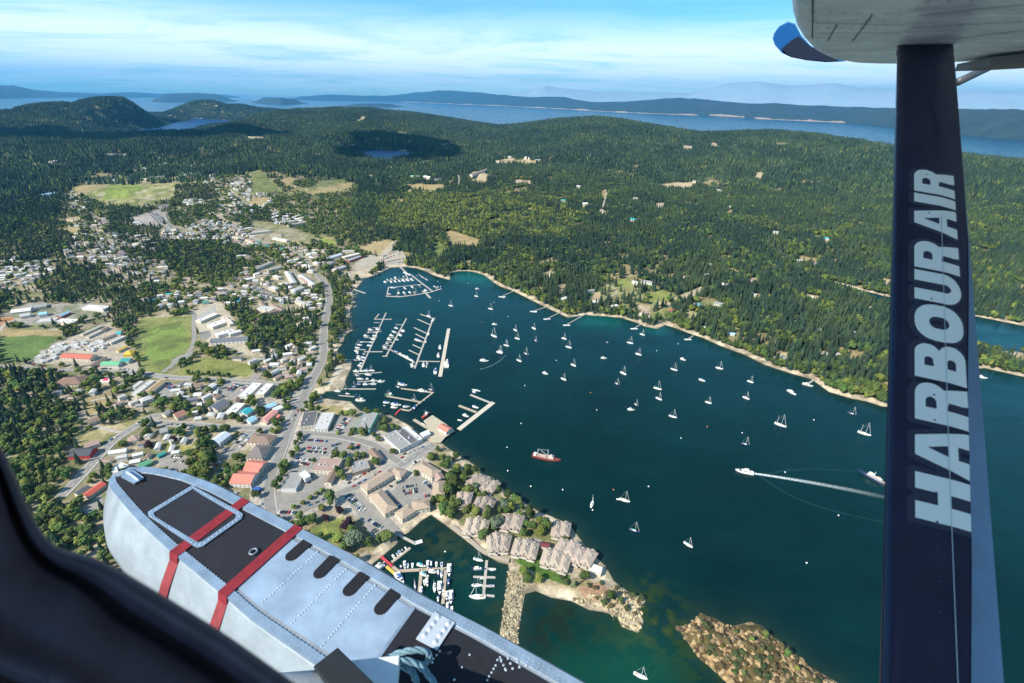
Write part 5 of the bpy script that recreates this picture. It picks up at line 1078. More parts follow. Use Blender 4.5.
dock('h', ['88,322 200,327 320,312 440,290 520,265'], 4.0, '', conc, fixed='curved outer breakwater dock of the upper marina', fingers=['170,320 190,290', '240,318 232,298', '315,308 300,285', '380,298 370,280', '490,268 465,240'], fw=1.6)
dock('h', ['108,250 90,320', '112,255 375,230'], 2.6, '', conc, fixed='inner dock of the upper marina', fingers=['225,243 248,268', '290,238 306,262', '340,232 360,252'], fw=1.4); dock('h', ['82,205 240,182', '240,150 260,190'], 2.6, '', conc, fixed='dock of moored cruisers in the upper marina', fingers=['100,205 125,190', '150,198 172,183'], fw=1.4)
dock('h', ['290,160 450,282'], 3.0, '', conc, fixed='long diagonal spine dock of the upper marina'); dock('h', ['185,78 245,135'], 2.6, '', conc, fixed='approach pier from the boatyard to the upper marina', ztop=2.0); dock('h', ['348,155 415,200', '320,160 348,155'], 1.6, '', conc, fixed='short outlying float beside the spine dock'); dock('h', ['385,282 435,338'], 4.5, '', conc, fixed='stubby float crossing the curved breakwater dock')
dock('F', ['380,262 455,288'], 2.4, '', conc, fixed='lone pier below the beach left of the upper marina', ztop=1.2)
for k, (s_, nm) in enumerate((('70,272 8,300', 'first'), ('222,330 132,358', 'second'), ('272,348 185,388', 'third'), ('346,365 262,412', 'fourth'), ('556,410 528,426', 'fifth'), ('761,455 740,468', 'sixth'))):
    a = s_.split(); dock('G', [s_], 1.8, '', conc, ztop=1.5, name='jetty', fixed='%s private jetty from the left along the wooded shore' % nm, cat='jetty')
    e_ = px('G', *[float(v) for v in a[1].split(',')]); dock('Z', ['%f,%f %f,%f' % (e_[0] - 3.2, e_[1] + .5, e_[0] + 3.2, e_[1] - .2 + .6)], 4.0, '', mat('dock_white', (.7, .7, .68), .8), name='float', fixed='white swim float at the foot of the %s private jetty' % nm, piles=False, cat='float')
dock('H', ['290,630 262,648 245,645'], 2.6, '', conc, fixed='small jetty under the wooded point', ztop=1.2)
# timber wharf platform
wp = [tuple(up(a, b, 2.6)[:2]) for a, b in pts('b', '420,320 490,275 590,340 668,398 590,450 556,490 478,492 462,430 400,440 395,415 440,400 455,372')]
c0 = wp[0]; root = empty('wharf', (c0[0], c0[1], 0)); MB().prism([(a - c0[0], b - c0[1]) for a, b in wp], 1.9, 2.6).build('deck', mat('wharf_deck', (.42, .37, .27), .9, noise=.18, scale=.3), root); fixn(root.children[0].data)
for k in range(len(wp)):
    a, b = wp[k], wp[(k + 1) % len(wp)]; n = max(1, int(math.hypot(b[0] - a[0], b[1] - a[1]) / 8))
    for q in range(n): x = a[0] + (b[0] - a[0]) * q / n - c0[0]; y = a[1] + (b[1] - a[1]) * q / n - c0[1]; MB().tube([(x, y, -4), (x, y, 2.2)], .25, 6).build('pile', dk_pile, root)
reg(root, '', 'wharf', None, 'broad timber wharf platform standing on piles in front of the white waterfront building')
for o in THINGS[-1:]: pass
_shed = [q for q in THINGS if q[4] == 'red-roofed white shed standing on the wharf'][0][0]; _shed.location.z = 2.6
for q in THINGS:
    if q[0].name.startswith('marquee'): q[0].location.z = 2.6
# ------------------------------------------------------------------ boats
hullw = mat('hull_white', (.80, .80, .78), .35); deckw = mat('deck_cream', (.66, .64, .58), .6); navy = mat('hull_navy', (.02, .035, .09), .35); hred = mat('hull_red', (.42, .05, .04), .5); hgrn = mat('hull_green', (.04, .16, .10), .5)
cvb = mat('canvas_blue', (.03, .10, .34), .8); cvt = mat('canvas_teal', (.02, .38, .42), .8); cvw = mat('sail_cover', (.55, .54, .50), .8); alu = mat('mast_metal', (.78, .78, .78), .5); dglass = mat('boat_glass', (.03, .05, .07), .12); teak = mat('teak', (.34, .22, .12), .8)
def hull(L_, B, F_, tr=.55, sheer=.18, n=11):
    mb = MB(); vs = []; K = 5
    for k in range(n):
        u = k / (n - 1.0); x = (u - .5) * L_; w_ = B / 2 * (1 - max(0, (u - .45) / .55) ** 2.2) * (tr + (1 - tr) * min(1, u / .4)); w_ = max(w_, .02); zs = F_ * (1 + sheer * (2 * u - .8) ** 2)
        for a in range(-2, 3):
            f_ = (-1, -.92, 0, .92, 1)[a + 2]; z = (zs, .0, -.35 * F_ - .1, .0, zs)[a + 2]; xx = x + (0.06 * L_ * (z / F_) if k == n - 1 else 0)
            vs.append((xx, w_ * f_, z))
    fs = []
    for k in range(n - 1):
        for a in range(K - 1): fs.append((k * K + a, k * K + a + 1, (k + 1) * K + a + 1, (k + 1) * K + a))
        fs.append((k * K + 4, k * K, (k + 1) * K, (k + 1) * K + 4))
    fs.append((0, 1, 2, 3, 4)); fs.append(tuple((n - 1) * K + a for a in (4, 3, 2, 1, 0)))
    return mb.add(vs, fs)
def inner(L_, B, F_, x0, x1, h_, top=.7, wid=.62, n=4):
    """a tapering superstructure block between x0..x1 (fractions of the length)"""
    mb = MB(); vs = []
    for x, w_, z in ((x0, wid, F_), (x1, wid * .75, F_), (x0 + .01, wid * top, F_ + h_), (x1 - .09 * h_, wid * .62 * top, F_ + h_ * .92)):
        vs += [(x * L_, -w_ * B / 2, z), (x * L_, w_ * B / 2, z)]
    return mb.add(vs, [(0, 1, 3, 2)[::-1], (4, 6, 7, 5)[::-1], (0, 4, 5, 1), (2, 3, 7, 6), (0, 2, 6, 4), (1, 5, 7, 3)])
_bt = {}
def boat_parts(kind, hm, cm):
    key = (kind, hm.name, cm.name)
    if key in _bt: return _bt[key]
    P = []
    if kind in ('sail', 'ketch', 'sailm'):
        L_ = {'sail': 10.5, 'ketch': 13.5, 'sailm': 9.0}[kind]; B = L_ * .31; F_ = 1.05; P.append(('hull', hull(L_, B, F_), hm)); P.append(('cabin', inner(L_, B, F_ * 1.02, -.16, .2, .55, .8, .55), deckw))
        P.append(('cockpit', MB().box(-.40 * L_, -.16 * B, F_ * 1.0, -.18 * L_, .16 * B, F_ * 1.13), teak))
        mh = L_ * 1.28; r_ = .13
        P.append(('mast', MB().tube([(.08 * L_, 0, F_), (.08 * L_, 0, mh)], [r_, r_ * .75], 6).tube([(.08 * L_, -.11 * L_, mh * .62), (.08 * L_, .11 * L_, mh * .62)], .05, 4), alu))
        P.append(('boom', MB().tube([(.06 * L_, 0, 2.2), (-.32 * L_, 0, 2.3)], [.30, .2], 6), cm))
        P.append(('rigging', MB().tube([(.5 * L_, 0, F_ * 1.3), (.08 * L_, 0, mh)], .03, 3).tube([(-.48 * L_, 0, F_ * 1.1), (.08 * L_, 0, mh)], .03, 3).tube([(.46 * L_, 0, F_ * 1.5), (.11 * L_, 0, mh * .9)], .10, 4), alu))
        if kind == 'ketch': P.append(('mizzen_mast', MB().tube([(-.3 * L_, 0, F_), (-.3 * L_, 0, mh * .72)], .12, 6).tube([(-.3 * L_, 0, 2.3), (-.5 * L_, 0, 2.3)], .2, 5), alu))
    elif kind in ('cruiser', 'yacht'):
        L_ = {'cruiser': 9.5, 'yacht': 14.5}[kind]; B = L_ * .34; F_ = 1.35; P.append(('hull', hull(L_, B, F_, .85), hm)); P.append(('cabin', inner(L_, B, F_, -.28, .30, 1.25, .86, .74), hullw)); P.append(('windshield', inner(L_, B, F_ + .45, -.2, .325, .5, .92, .745), dglass))
        P.append(('flybridge', MB().box(-.25 * L_, -.26 * B, F_ + 1.27, .08 * L_, .26 * B, F_ + 1.7).box(-.2 * L_, -.2 * B, F_ + 2.5, .02 * L_, .2 * B, F_ + 2.6).tube([(-.18 * L_, -.18 * B, F_ + 1.7), (-.18 * L_, -.18 * B, F_ + 2.5)], .07, 4).tube([(-.18 * L_, .18 * B, F_ + 1.7), (-.18 * L_, .18 * B, F_ + 2.5)], .07, 4), cm))
        P.append(('cockpit', MB().box(-.46 * L_, -.3 * B, F_ + .01, -.29 * L_, .3 * B, F_ + .06), teak))
    elif kind in ('runabout', 'skiff'):
        L_ = {'runabout': 6.5, 'skiff': 4.5}[kind]; B = L_ * .38; F_ = .75; P.append(('hull', hull(L_, B, F_, .85), hm)); P.append(('cockpit', MB().box(-.42 * L_, -.33 * B, F_ + .005, .05 * L_, .33 * B, F_ + .05), cm)); P.append(('windshield', inner(L_, B, F_, .04, .16, .5, .8, .7), dglass)); P.append(('outboard', MB().box(-.56 * L_, -.18, .1, -.49 * L_, .18, 1.25), mat('outboard_black', (.03, .03, .03), .5)))
    elif kind == 'trawler':
        L_ = 14; B = 4.6; F_ = 1.7; P.append(('hull', hull(L_, B, F_, .8, .35), hm)); P.append(('wheelhouse', MB().box(.02 * L_, -1.5, F_, .25 * L_, 1.5, F_ + 2.4).box(0, -1.7, F_ + 2.4, .27 * L_, 1.7, F_ + 2.55), hullw)); P.append(('windows', MB().box(.249 * L_, -1.35, F_ + 1.3, .256 * L_, 1.35, F_ + 2.0).box(.05 * L_, -1.52, F_ + 1.3, .22 * L_, 1.52, F_ + 1.9), dglass))
        P.append(('mast', MB().tube([(0, 0, F_), (0, 0, 10)], .16, 6).tube([(0, 0, 3), (-4.5, 0, 7)], .1, 5).tube([(0, 0, 5), (-1, 2.5, 9)], .08, 4).tube([(0, 0, 5), (-1, -2.5, 9)], .08, 4), alu)); P.append(('hatch', MB().box(-.3 * L_, -1.1, F_, -.08 * L_, 1.1, F_ + .5), teak))
    _bt[key] = ([(n_, m_.mesh(n_), mt) for n_, m_, mt in P], L_)
    for n_, me, mt in _bt[key][0]: fixn(me); me.materials.append(mt)
    return _bt[key]
BN = {'sail': ('sailboat', 'sailboat'), 'sailm': ('sailboat', 'sailboat'), 'ketch': ('sailboat', 'ketch'), 'cruiser': ('motorboat', 'cabin cruiser'), 'yacht': ('motor_yacht', 'motor yacht'), 'runabout': ('motorboat', 'open motorboat'), 'skiff': ('skiff', 'skiff'), 'trawler': ('fishing_boat', 'fishing boat')}
def boat(x, y, ang, kind, hm=None, cm=None, grp=None, fixed=None, scale=1.0, where='moored'):
    rs = random.Random(int(x * 13 + y * 7)); hm = hm or rs.choice((hullw, hullw, hullw, hullw, navy)) if not isinstance(hm, int) else hullw
    cm = cm or rs.choice((cvw, cvb, cvw, cvt) if 'sail' in kind or kind == 'ketch' else (deckw, cvb, deckw, cvw)); P, L_ = boat_parts(kind, hm, cm)
    root = empty(BN[kind][0], (x, y, 0), ang); root.scale = (scale,) * 3
    for n_, me, mt in P: link(n_, me, root)
    hc = {'hull_white': 'white', 'hull_navy': 'navy blue', 'hull_red': 'red', 'hull_green': 'green'}[hm.name]; cc = {'canvas_blue': 'with blue canvas', 'canvas_teal': 'with teal canvas', 'sail_cover': 'with pale cover', 'deck_cream': 'with cream deck', 'hull_white': 'with white deck'}[cm.name]
    reg(root, '%s %s %s %s' % (hc, BN[kind][1], cc, where), {'sail': 'sailboat', 'sailm': 'sailboat', 'ketch': 'sailboat', 'skiff': 'skiff', 'trawler': 'fishing boat', 'yacht': 'motor yacht'}.get(kind, 'motorboat'), grp, fixed); return root
def pb(t_, x, y, dx_, dy_, kind, **kw):
    A = px(t_, x, y); a = up(A[0], A[1], 0); b = up(A[0] + dx_ * 2, A[1] + dy_ * 2, 0); return boat(a[0], a[1], math.atan2(b[1] - a[1], b[0] - a[0]), kind, **kw)
G1 = 'boats swinging at moorings across the bay'
for t_, s_ in (('G', '60,435 68,468 133,428 140,478 25,495 3,520 75,555 102,530 252,468 270,502 289,573 250,628 485,605 460,648 545,530 512,485 560,452 620,665 685,590 863,585 985,638'), ('K', '625,75 535,100 680,145 820,90 968,72 965,255 490,475 528,595 740,650'), ('O', '552,655'), ('L', '440,135'), ('h', '595,400 795,325 908,425'), ('F', '1008,495 982,523')):
    v = [float(q) for q in s_.replace(',', ' ').split()]
    for k in range(0, len(v), 2): pb(t_, v[k], v[k + 1], random.uniform(.8, 1.2), random.uniform(.25, .6), random.choice(('sail', 'sail', 'sailm')), grp=G1, hm=hullw if random.random() < .8 else navy, scale=random.uniform(.98, 1.15), where='anchored')
pb('K', 362, 490, .3, -1, 'sail', grp=G1, where='anchored'); pb('L', 158, 178, 1.1, .4, 'ketch', grp=G1, fixed='two-masted white ketch anchored left of the strut', scale=1.1); pb('L', 488, 212, 1.1, .35, 'ketch', grp=G1, fixed='two-masted white ketch anchored nearest the strut', scale=1.1); pb('F', 961, 458, 1, .5, 'ketch', grp=G1, fixed='two-masted white ketch anchored off the curved dock', scale=1.1)
for t_, x, y, a, b, kd in (('G', 178, 605, 1, .35, 'cruiser'), ('G', 720, 550, 1, .4, 'cruiser'), ('G', 795, 632, 1, .35, 'cruiser'), ('G', 408, 545, 1, .1, 'cruiser'), ('G', 422, 482, 1, 0, 'skiff'), ('K', 515, 118, 1, .1, 'cruiser'), ('L', 203, 50, 1, .6, 'yacht'), ('F', 963, 412, 1, .1, 'cruiser'), ('F', 922, 555, 1, .1, 'yacht'), ('F', 888, 675, 1, -.4, 'cruiser'), ('h', 803, 268, 1, 0, 'cruiser'), ('H', 950, 620, 1, .2, 'yacht')):
    pb(t_, x, y, a, b, kd, hm=hullw, grp='motorboats at moorings in the bay', where='anchored')
pb('K', 466, 471, 1, .2, 'skiff', grp='motorboats at moorings in the bay', where='tied'); pb('H', 265, 650, 1, .3, 'yacht', hm=hullw, where='berthed')
MG_ = 'boats berthed in the marinas'
def row(t_, x1, y1, x2, y2, n, dx_, dy_, kinds, jit=.8):
    for k in range(n):
        u = k / max(1, n - 1); s_ = random.choice((-1, 1)); sgn = s_
        pb(t_, x1 + (x2 - x1) * u + random.uniform(-jit, jit), y1 + (y2 - y1) * u + random.uniform(-jit, jit), dx_ * sgn, dy_ * sgn, random.choice(kinds), grp=MG_, where='berthed')
CR = ('cruiser', 'cruiser', 'sailm', 'runabout')
row('e', 320, 237, 215, 378, 7, 1, .1, CR); row('e', 378, 232, 312, 360, 6, 1, .1, CR); row('e', 208, 405, 235, 478, 5, 1, .3, ('cruiser', 'runabout', 'cruiser')); row('e', 268, 430, 240, 520, 5, 1, .2, CR); row('e', 205, 562, 330, 556, 4, 1, .1, ('cruiser', 'sailm')); row('e', 210, 598, 300, 590, 2, 1, .1, ('sail',)); row('e', 235, 622, 400, 645, 4, 1, .05, ('cruiser', 'sail', 'cruiser')); row('e', 225, 668, 340, 662, 3, 1, 0, ('yacht', 'cruiser'))
row('e', 520, 222, 430, 372, 6, 1, .3, CR); row('e', 572, 245, 528, 312, 3, 1, .3, ('cruiser', 'runabout')); row('e', 522, 412, 640, 475, 5, 1, .6, ('cruiser', 'yacht', 'cruiser')); pb('e', 692, 318, 1, .35, 'yacht', grp=MG_, where='berthed', hm=hullw); pb('e', 815, 158, .9, -.8, 'yacht', grp=MG_, where='berthed', hm=hullw); pb('e', 775, 128, 1, .4, 'sail', grp=MG_, where='berthed'); pb('e', 776, 268, .6, -1, 'cruiser', grp=MG_, where='berthed'); pb('e', 755, 335, .4, -1, 'cruiser', grp=MG_, where='berthed'); pb('e', 648, 512, .3, -1, 'yacht', grp=MG_, where='berthed'); pb('e', 735, 510, .1, -1, 'yacht', grp=MG_, where='berthed'); pb('e', 768, 502, .1, -1, 'cruiser', grp=MG_, where='berthed')
pb('e', 864, 372, .1, -1, 'yacht', grp=MG_, where='berthed', hm=hullw); pb('e', 851, 436, .1, -1, 'yacht', grp=MG_, where='berthed', hm=hullw); pb('e', 828, 562, .1, -1, 'yacht', grp=MG_, fixed='white motor yacht berthed at the near left end of the wide dock', hm=hullw, scale=1.15); pb('e', 918, 505, .1, -1, 'yacht', grp=MG_, fixed='largest white motor yacht, berthed outside the wide dock', hm=hullw, scale=1.7)
for x, y, a, b, kd, cm_ in ((222, 60, 1, .25, 'sail', None), (255, 38, 1, .2, 'yacht', None), (412, 88, 1, .15, 'yacht', None), (478, 82, 1, .2, 'sail', None), (345, 158, 1, .15, 'sailm', None), (130, 180, 1, .1, 'cruiser', None), (118, 205, 1, .2, 'runabout', None), (205, 195, 1, .15, 'yacht', None), (190, 218, 1, .1, 'cruiser', None), (358, 218, 1, -.8, 'yacht', None), (430, 158, 1, -.6, 'runabout', None), (285, 212, 1, 0, 'cruiser', None), (828, 215, 1, .35, 'cruiser', None), (752, 283, 1, .35, 'cruiser', None), (706, 318, 1, .2, 'runabout', None), (418, 350, 1, .6, 'runabout', None)):
    pb('b', x, y, a, b, kd, grp=MG_, where='berthed')
pb('b', 152, 122, 1, .1, 'trawler', grp=MG_, where='berthed', hm=hgrn); pb('b', 438, 282, 1, -.7, 'trawler', grp=MG_, fixed='red-hulled fishing boat beside the wharf platform', hm=hred)
row('J', 345, 45, 410, 30, 3, 1, .1, ('cruiser', 'sailm')); row('J', 385, 55, 415, 60, 2, 1, .2, ('runabout',)); pb('J', 435, 82, 1, .1, 'trawler', grp=MG_, where='berthed', hm=hullw)
BG_ = 'boats packed into the walled basin'
for x, y, a, b, kd in ((245, 128, .7, 1, 'skiff'), (222, 142, .7, 1, 'skiff'), (205, 158, .7, 1, 'runabout'), (188, 170, .7, 1, 'skiff'), (162, 185, .7, 1, 'runabout'), (212, 258, .2, 1, 'runabout'), (238, 242, .1, 1, 'cruiser'), (257, 245, .1, 1, 'runabout'), (290, 246, 0, 1, 'runabout'), (350, 244, 1, .3, 'cruiser'), (395, 240, 0, 1, 'cruiser'), (418, 240, 0, 1, 'cruiser'), (453, 238, 0, 1, 'runabout'), (489, 240, 0, 1, 'runabout'),
    (432, 288, 1, .1, 'cruiser'), (466, 300, 0, 1, 'cruiser'), (488, 306, 0, 1, 'sailm'), (541, 277, 0, 1, 'yacht'), (536, 365, 0, 1, 'cruiser'), (476, 398, 0, 1, 'yacht'), (441, 398, 0, 1, 'sail'), (552, 462, 0, 1, 'yacht'), (524, 452, 0, 1, 'cruiser'), (465, 485, 0, 1, 'cruiser'), (530, 530, 0, 1, 'cruiser'), (558, 545, 0, 1, 'runabout'), (372, 362, .1, 1, 'runabout'), (390, 360, .1, 1, 'cruiser'), (372, 308, 1, .4, 'cruiser'), (308, 388, .1, 1, 'sail'), (350, 422, 0, 1, 'cruiser'), (208, 330, .6, 1, 'yacht'), (182, 322, .6, 1, 'cruiser'), (82, 258, 1, -.5, 'yacht'), (70, 240, 1, -.5, 'cruiser'), (500, 430, 0, 1, 'runabout'),
    (738, 205, 1, .3, 'sail'), (740, 270, 1, .02, 'yacht'), (838, 272, 1, 0, 'runabout'), (730, 380, 1, 0, 'sail'), (832, 381, 1, .1, 'skiff'), (765, 332, 1, 0, 'skiff')):
    kw = dict(cm=cvt, hm=hullw) if (x, y) in ((350, 244), (372, 308)) else {}
    pb('f', x, y, a, b, kd, grp=BG_, where='berthed', scale=.92, **kw)
pb('f', 735, 460, -1, -.03, 'sail', grp=BG_, fixed='large white sailboat at the lowest finger of the comb-shaped dock', hm=hullw, scale=1.35)
HG = 'boats berthed in the upper marina'
def rowh(x1, y1, x2, y2, n, a, b, kinds):
    for k in range(n): u = k / max(1, n - 1); pb('h', x1 + (x2 - x1) * u, y1 + (y2 - y1) * u, a, b, random.choice(kinds), grp=HG, where='berthed')
rowh(98, 193, 225, 172, 5, 1, .5, CR); rowh(128, 214, 290, 196, 6, 1, .5, ('cruiser', 'yacht')); rowh(80, 215, 82, 216, 1, 1, .3, ('cruiser',)); rowh(146, 258, 148, 258, 1, 1, .05, ('yacht',)); rowh(235, 262, 350, 246, 3, 1, .6, ('cruiser',)); rowh(115, 314, 116, 314, 1, 1, .05, ('yacht',)); rowh(184, 300, 320, 296, 4, 1, .5, ('cruiser', 'sailm')); rowh(398, 280, 399, 280, 1, 1, .2, ('cruiser',)); rowh(514, 250, 516, 250, 1, .2, 1, ('runabout',)); rowh(236, 140, 275, 158, 4, 1, .1, ('cruiser', 'yacht')); rowh(372, 175, 405, 192, 2, 1, .6, ('runabout',)); rowh(465, 248, 492, 252, 2, 1, .6, ('runabout',))
for s_ in ('5,300', '130,357', '185,387', '262,410'):
    v = [float(q) for q in s_.split(',')]; pb('G', v[0] + 8, v[1] + 6, 1, .1, 'runabout', grp='motorboats at moorings in the bay', where='tied')
# fishing ship, tour vessel, speedboat
def big_ship(t_, x1, y1, x2, y2, kind, fixed):
    A = px(t_, x1, y1); B = px(t_, x2, y2); a = up(A[0], A[1], 0); b = up(B[0], B[1], 0); c = (a + b) / 2; L_ = math.hypot(b[0] - a[0], b[1] - a[1]); root = empty('ship', (c[0], c[1], 0), math.atan2(b[1] - a[1], b[0] - a[0]))
    if kind == 'fish':
        o = hull(L_, L_ * .24, 2.4, .85, .3).build('hull', mat('hull_rust_red', (.26, .055, .045), .6), root); fixn(o.data); MB().box(-.42 * L_, -.09 * L_, 2.5, .3 * L_, .09 * L_, 2.75).build('deck', mat('deck_tan_brown', (.34, .22, .17), .8), root)
        MB().box(.12 * L_, -.075 * L_, 2.75, .30 * L_, .075 * L_, 5.2).box(.16 * L_, -.05 * L_, 5.2, .24 * L_, .05 * L_, 6.4).build('wheelhouse', mat('house_cream', (.55, .48, .42), .6), root); MB().box(.301 * L_, -.065 * L_, 3.9, .306 * L_, .065 * L_, 4.8).box(.261 * L_, -.05 * L_, 5.8, .265 * L_, .05 * L_, 6.6).build('windows', dglass, root)
        MB().box(-.25 * L_, -.06 * L_, 2.75, .02 * L_, .06 * L_, 3.8).build('hatch', mat('hatch_pale', (.46, .34, .29), .8), root)
        MB().tube([(.08 * L_, 0, 2.7), (.08 * L_, 0, 14)], .3, 6).tube([(.08 * L_, 0, 5), (-.2 * L_, 0, 11)], .2, 5).build('mast', alu, root); MB().tube([(-.3 * L_, 0, 2.7), (-.3 * L_, 0, 12)], .28, 6).tube([(-.3 * L_, 0, 11.5), (.08 * L_, 0, 13.5)], .08, 4).build('mast', alu, root); MB().box(-.45 * L_, -.08 * L_, 2.75, -.36 * L_, .08 * L_, 4.0).build('winch', hullw, root)
    else:
        o = hull(L_, L_ * .23, 2.2, .8, .25).build('hull', navy, root); fixn(o.data); MB().box(-.42 * L_, -.085 * L_, 2.25, .30 * L_, .085 * L_, 2.45).build('deck', mat('deck_brown', (.30, .22, .19), .8), root)
        MB().box(-.3 * L_, -.06 * L_, 2.45, .2 * L_, .06 * L_, 4.4).build('saloon', mat('saloon_grey', (.50, .50, .52), .5), root); MB().box(-.28 * L_, -.063 * L_, 3.2, .18 * L_, .063 * L_, 3.9).build('windows', dglass, root); MB().box(.0, -.055 * L_, 4.6, .18 * L_, .055 * L_, 6.6).box(-.25 * L_, -.03 * L_, 4.6, -.12 * L_, .03 * L_, 5.6).build('wheelhouse', hullw, root)
        MB().tube([(-.02 * L_, 0, 4.5), (-.02 * L_, 0, 11)], .2, 6).build('mast', alu, root); MB().box(-.2 * L_, -.03 * L_, 5.65, -.14 * L_, .03 * L_, 6.4).build('lifeboat', mat('orange_paint', (.7, .2, .03), .6), root)
    reg(root, '', 'ship', None, fixed)
big_ship('K', 128, 297, 232, 320, 'fish', 'red and white fishing ship anchored alone in the bay'); big_ship('L', 578, 418, 468, 360, 'tour', 'dark-hulled passenger vessel moving in beside the strut')
sb = pb('L', 18, 364, -1, -.2, 'yacht', hm=hullw, fixed='white speedboat racing left ahead of a long wake', scale=1.35); sb.location.z = .3
foam = mat('wake_foam', (.62, .70, .72), .9, noise=.3, scale=.5); foam2 = mat('wake_ripple', (.004, .034, .042), .25)
a0 = up(*px('L', 40, 368), 0); a1 = up(*px('L', 420, 440), 0); a2 = up(*px('L', 640, 480), 0)
def foamy(name, col, a_):
    M = bpy.data.materials.new(name); M.use_nodes = True; t = M.node_tree; b = t.nodes['Principled BSDF']; b.inputs['Base Color'].default_value = (*col, 1); b.inputs['Roughness'].default_value = .8
    at = N(t, 'ShaderNodeAttribute', attribute_name='Col'); g = N(t, 'ShaderNodeNewGeometry'); n_ = N(t, 'ShaderNodeTexNoise', i_Scale=.55, i_Detail=6.0, i_Roughness=.7); t.links.new(g.outputs['Position'], n_.inputs['Vector'])
    mr = N(t, 'ShaderNodeMapRange', n1=.36, n2=.6, n3=.15, n4=1.15); t.links.new(n_.outputs[0], mr.inputs[0]); mu = N(t, 'ShaderNodeMath', operation='MULTIPLY'); t.links.new(mr.outputs[0], mu.inputs[0]); t.links.new(at.outputs['Fac'], mu.inputs[1])
    m2_ = N(t, 'ShaderNodeMath', operation='MULTIPLY', n1=a_, use_clamp=True); t.links.new(mu.outputs[0], m2_.inputs[0]); t.links.new(m2_.outputs[0], b.inputs['Alpha']); return M
def foam_ribbon(name, L_, m, z, fade):
    V = []; C_ = []; F = []; K = 5
    for k in range(len(L_)):
        p_ = Vector((L_[k][0], L_[k][1], 0)); q = Vector((L_[min(k + 1, len(L_) - 1)][0], L_[min(k + 1, len(L_) - 1)][1], 0)); r_ = Vector((L_[max(k - 1, 0)][0], L_[max(k - 1, 0)][1], 0)); d_ = (q - r_).normalized(); n = Vector((-d_.y, d_.x, 0)); u = k / (len(L_) - 1.0)
        for j in range(K): s_ = j / 2.0 - 1; V.append((p_ + n * s_ * L_[k][2]).to_tuple()[:2] + (z,)); C_ += [max(0, fade(u) * (1 - abs(s_)) ** .7)] * 3 + [1]
    F = [(k * K + j, k * K + j + 1, (k + 1) * K + j + 1, (k + 1) * K + j) for k in range(len(L_) - 1) for j in range(K - 1)]
    me = bpy.data.meshes.new(name); me.from_pydata(V, [], F); a = me.color_attributes.new('Col', 'FLOAT_COLOR', 'POINT'); a.data.foreach_set('color', C_); fixn(me); return link(name, me, None, m)
def ribbon(name, L_, m, z):
    mb = MB(); vs = []
    for k in range(len(L_)):
        p_ = Vector((L_[k][0], L_[k][1], 0)); q = Vector((L_[min(k + 1, len(L_) - 1)][0], L_[min(k + 1, len(L_) - 1)][1], 0)); r_ = Vector((L_[max(k - 1, 0)][0], L_[max(k - 1, 0)][1], 0)); d_ = (q - r_).normalized(); n = Vector((-d_.y, d_.x, 0)); w_ = L_[k][2]
        vs += [(p_ + n * w_ * random.uniform(.7, 1.2)).to_tuple()[:2] + (z,), (p_ - n * w_ * random.uniform(.7, 1.2)).to_tuple()[:2] + (z,)]
    mb.add(vs, [(2 * k, 2 * k + 1, 2 * k + 3, 2 * k + 2) for k in range(len(L_) - 1) if name != 'wake' or random.random() > (k / len(L_) - .15) * .8]); o = mb.build(name, m); fixn(o.data); return o
P = []
for k in range(160):
    u = k / 159.; A = px('L', 30 + 620 * u, 365 + (85 * u + 30 * u * u) * 1.0); p_ = up(A[0], A[1], 0); P.append((p_[0], p_[1], (2.2 + 3.0 * u) if u > .04 else 3.4))
tag(foam_ribbon('wake', P, foamy('wake_foam', (.66, .74, .76), 1.3), .12, lambda u: (1 - u) ** 1.3 * 1.1), 'long white wake trailing behind the speedboat', None, None, 'stuff')
for s_, nm in (('80,378 150,430 260,485 400,525 560,560 700,580', 'near'), ('95,372 200,352 330,352 470,362', 'far')):
    P = [up(a, b, 0) for a, b in smooth_line(pts('L', s_), 3)]; tag(foam_ribbon('wake_ripple', [(q[0], q[1], 1.6) for q in P], foamy('wake_ripple', (.06, .17, .20), .30), .08, lambda u: .8 - .5 * u), 'faint bow wave spreading from the wake', None, None, 'stuff')
P = [up(a, b, 0) for a, b in smooth_line(pts('F', '905,588 940,580 985,555 1010,530'), 2)]; tag(foam_ribbon('wake_ripple', [(q[0], q[1], 1.4) for q in P], foamy('wake_soft', (.20, .40, .42), .7), .08, lambda u: 1 - .6 * u), 'pale wake curving behind a launch', None, None, 'stuff')
# buoys
bu = {}
for nm, c in (('white', (.8, .8, .78)), ('orange', (.6, .2, .05))):
    b = bmesh.new(); bmesh.ops.create_icosphere(b, subdivisions=2, radius=.85); me = bpy.data.meshes.new('buoy'); b.to_mesh(me); b.free(); me.materials.append(mat('buoy_' + nm, c, .5)); bu[nm] = me
for t_, s_ in (('K', '98,22 357,50 381,118 83,171 28,265 31,357 122,418 247,432 447,432 585,419 816,184 713,229 954,208 365,512'), ('L', '178,363 291,157 388,533'), ('g', '278,112 497,134 843,134 122,6 195,232'), ('h', '505,360 935,372 840,525 492,208 732,222'), ('P', '168,208'), ('f', '513,147'), ('G', '32,380 98,652 617,515 702,488 222,553')):
    v = [float(q) for q in s_.replace(',', ' ').split()]
    for k in range(0, len(v), 2):
        nm = 'orange' if (v[k], v[k + 1]) in ((357, 50), (816, 184), (843, 134), (840, 525), (447, 432)) else 'white'; A = px(t_, v[k], v[k + 1]); p_ = up(A[0], A[1], .2); o = link('buoy', bu[nm]); o.location = (p_[0], p_[1], .2); reg(o, nm + ' mooring buoy floating', 'buoy', 'mooring buoys in the bay')
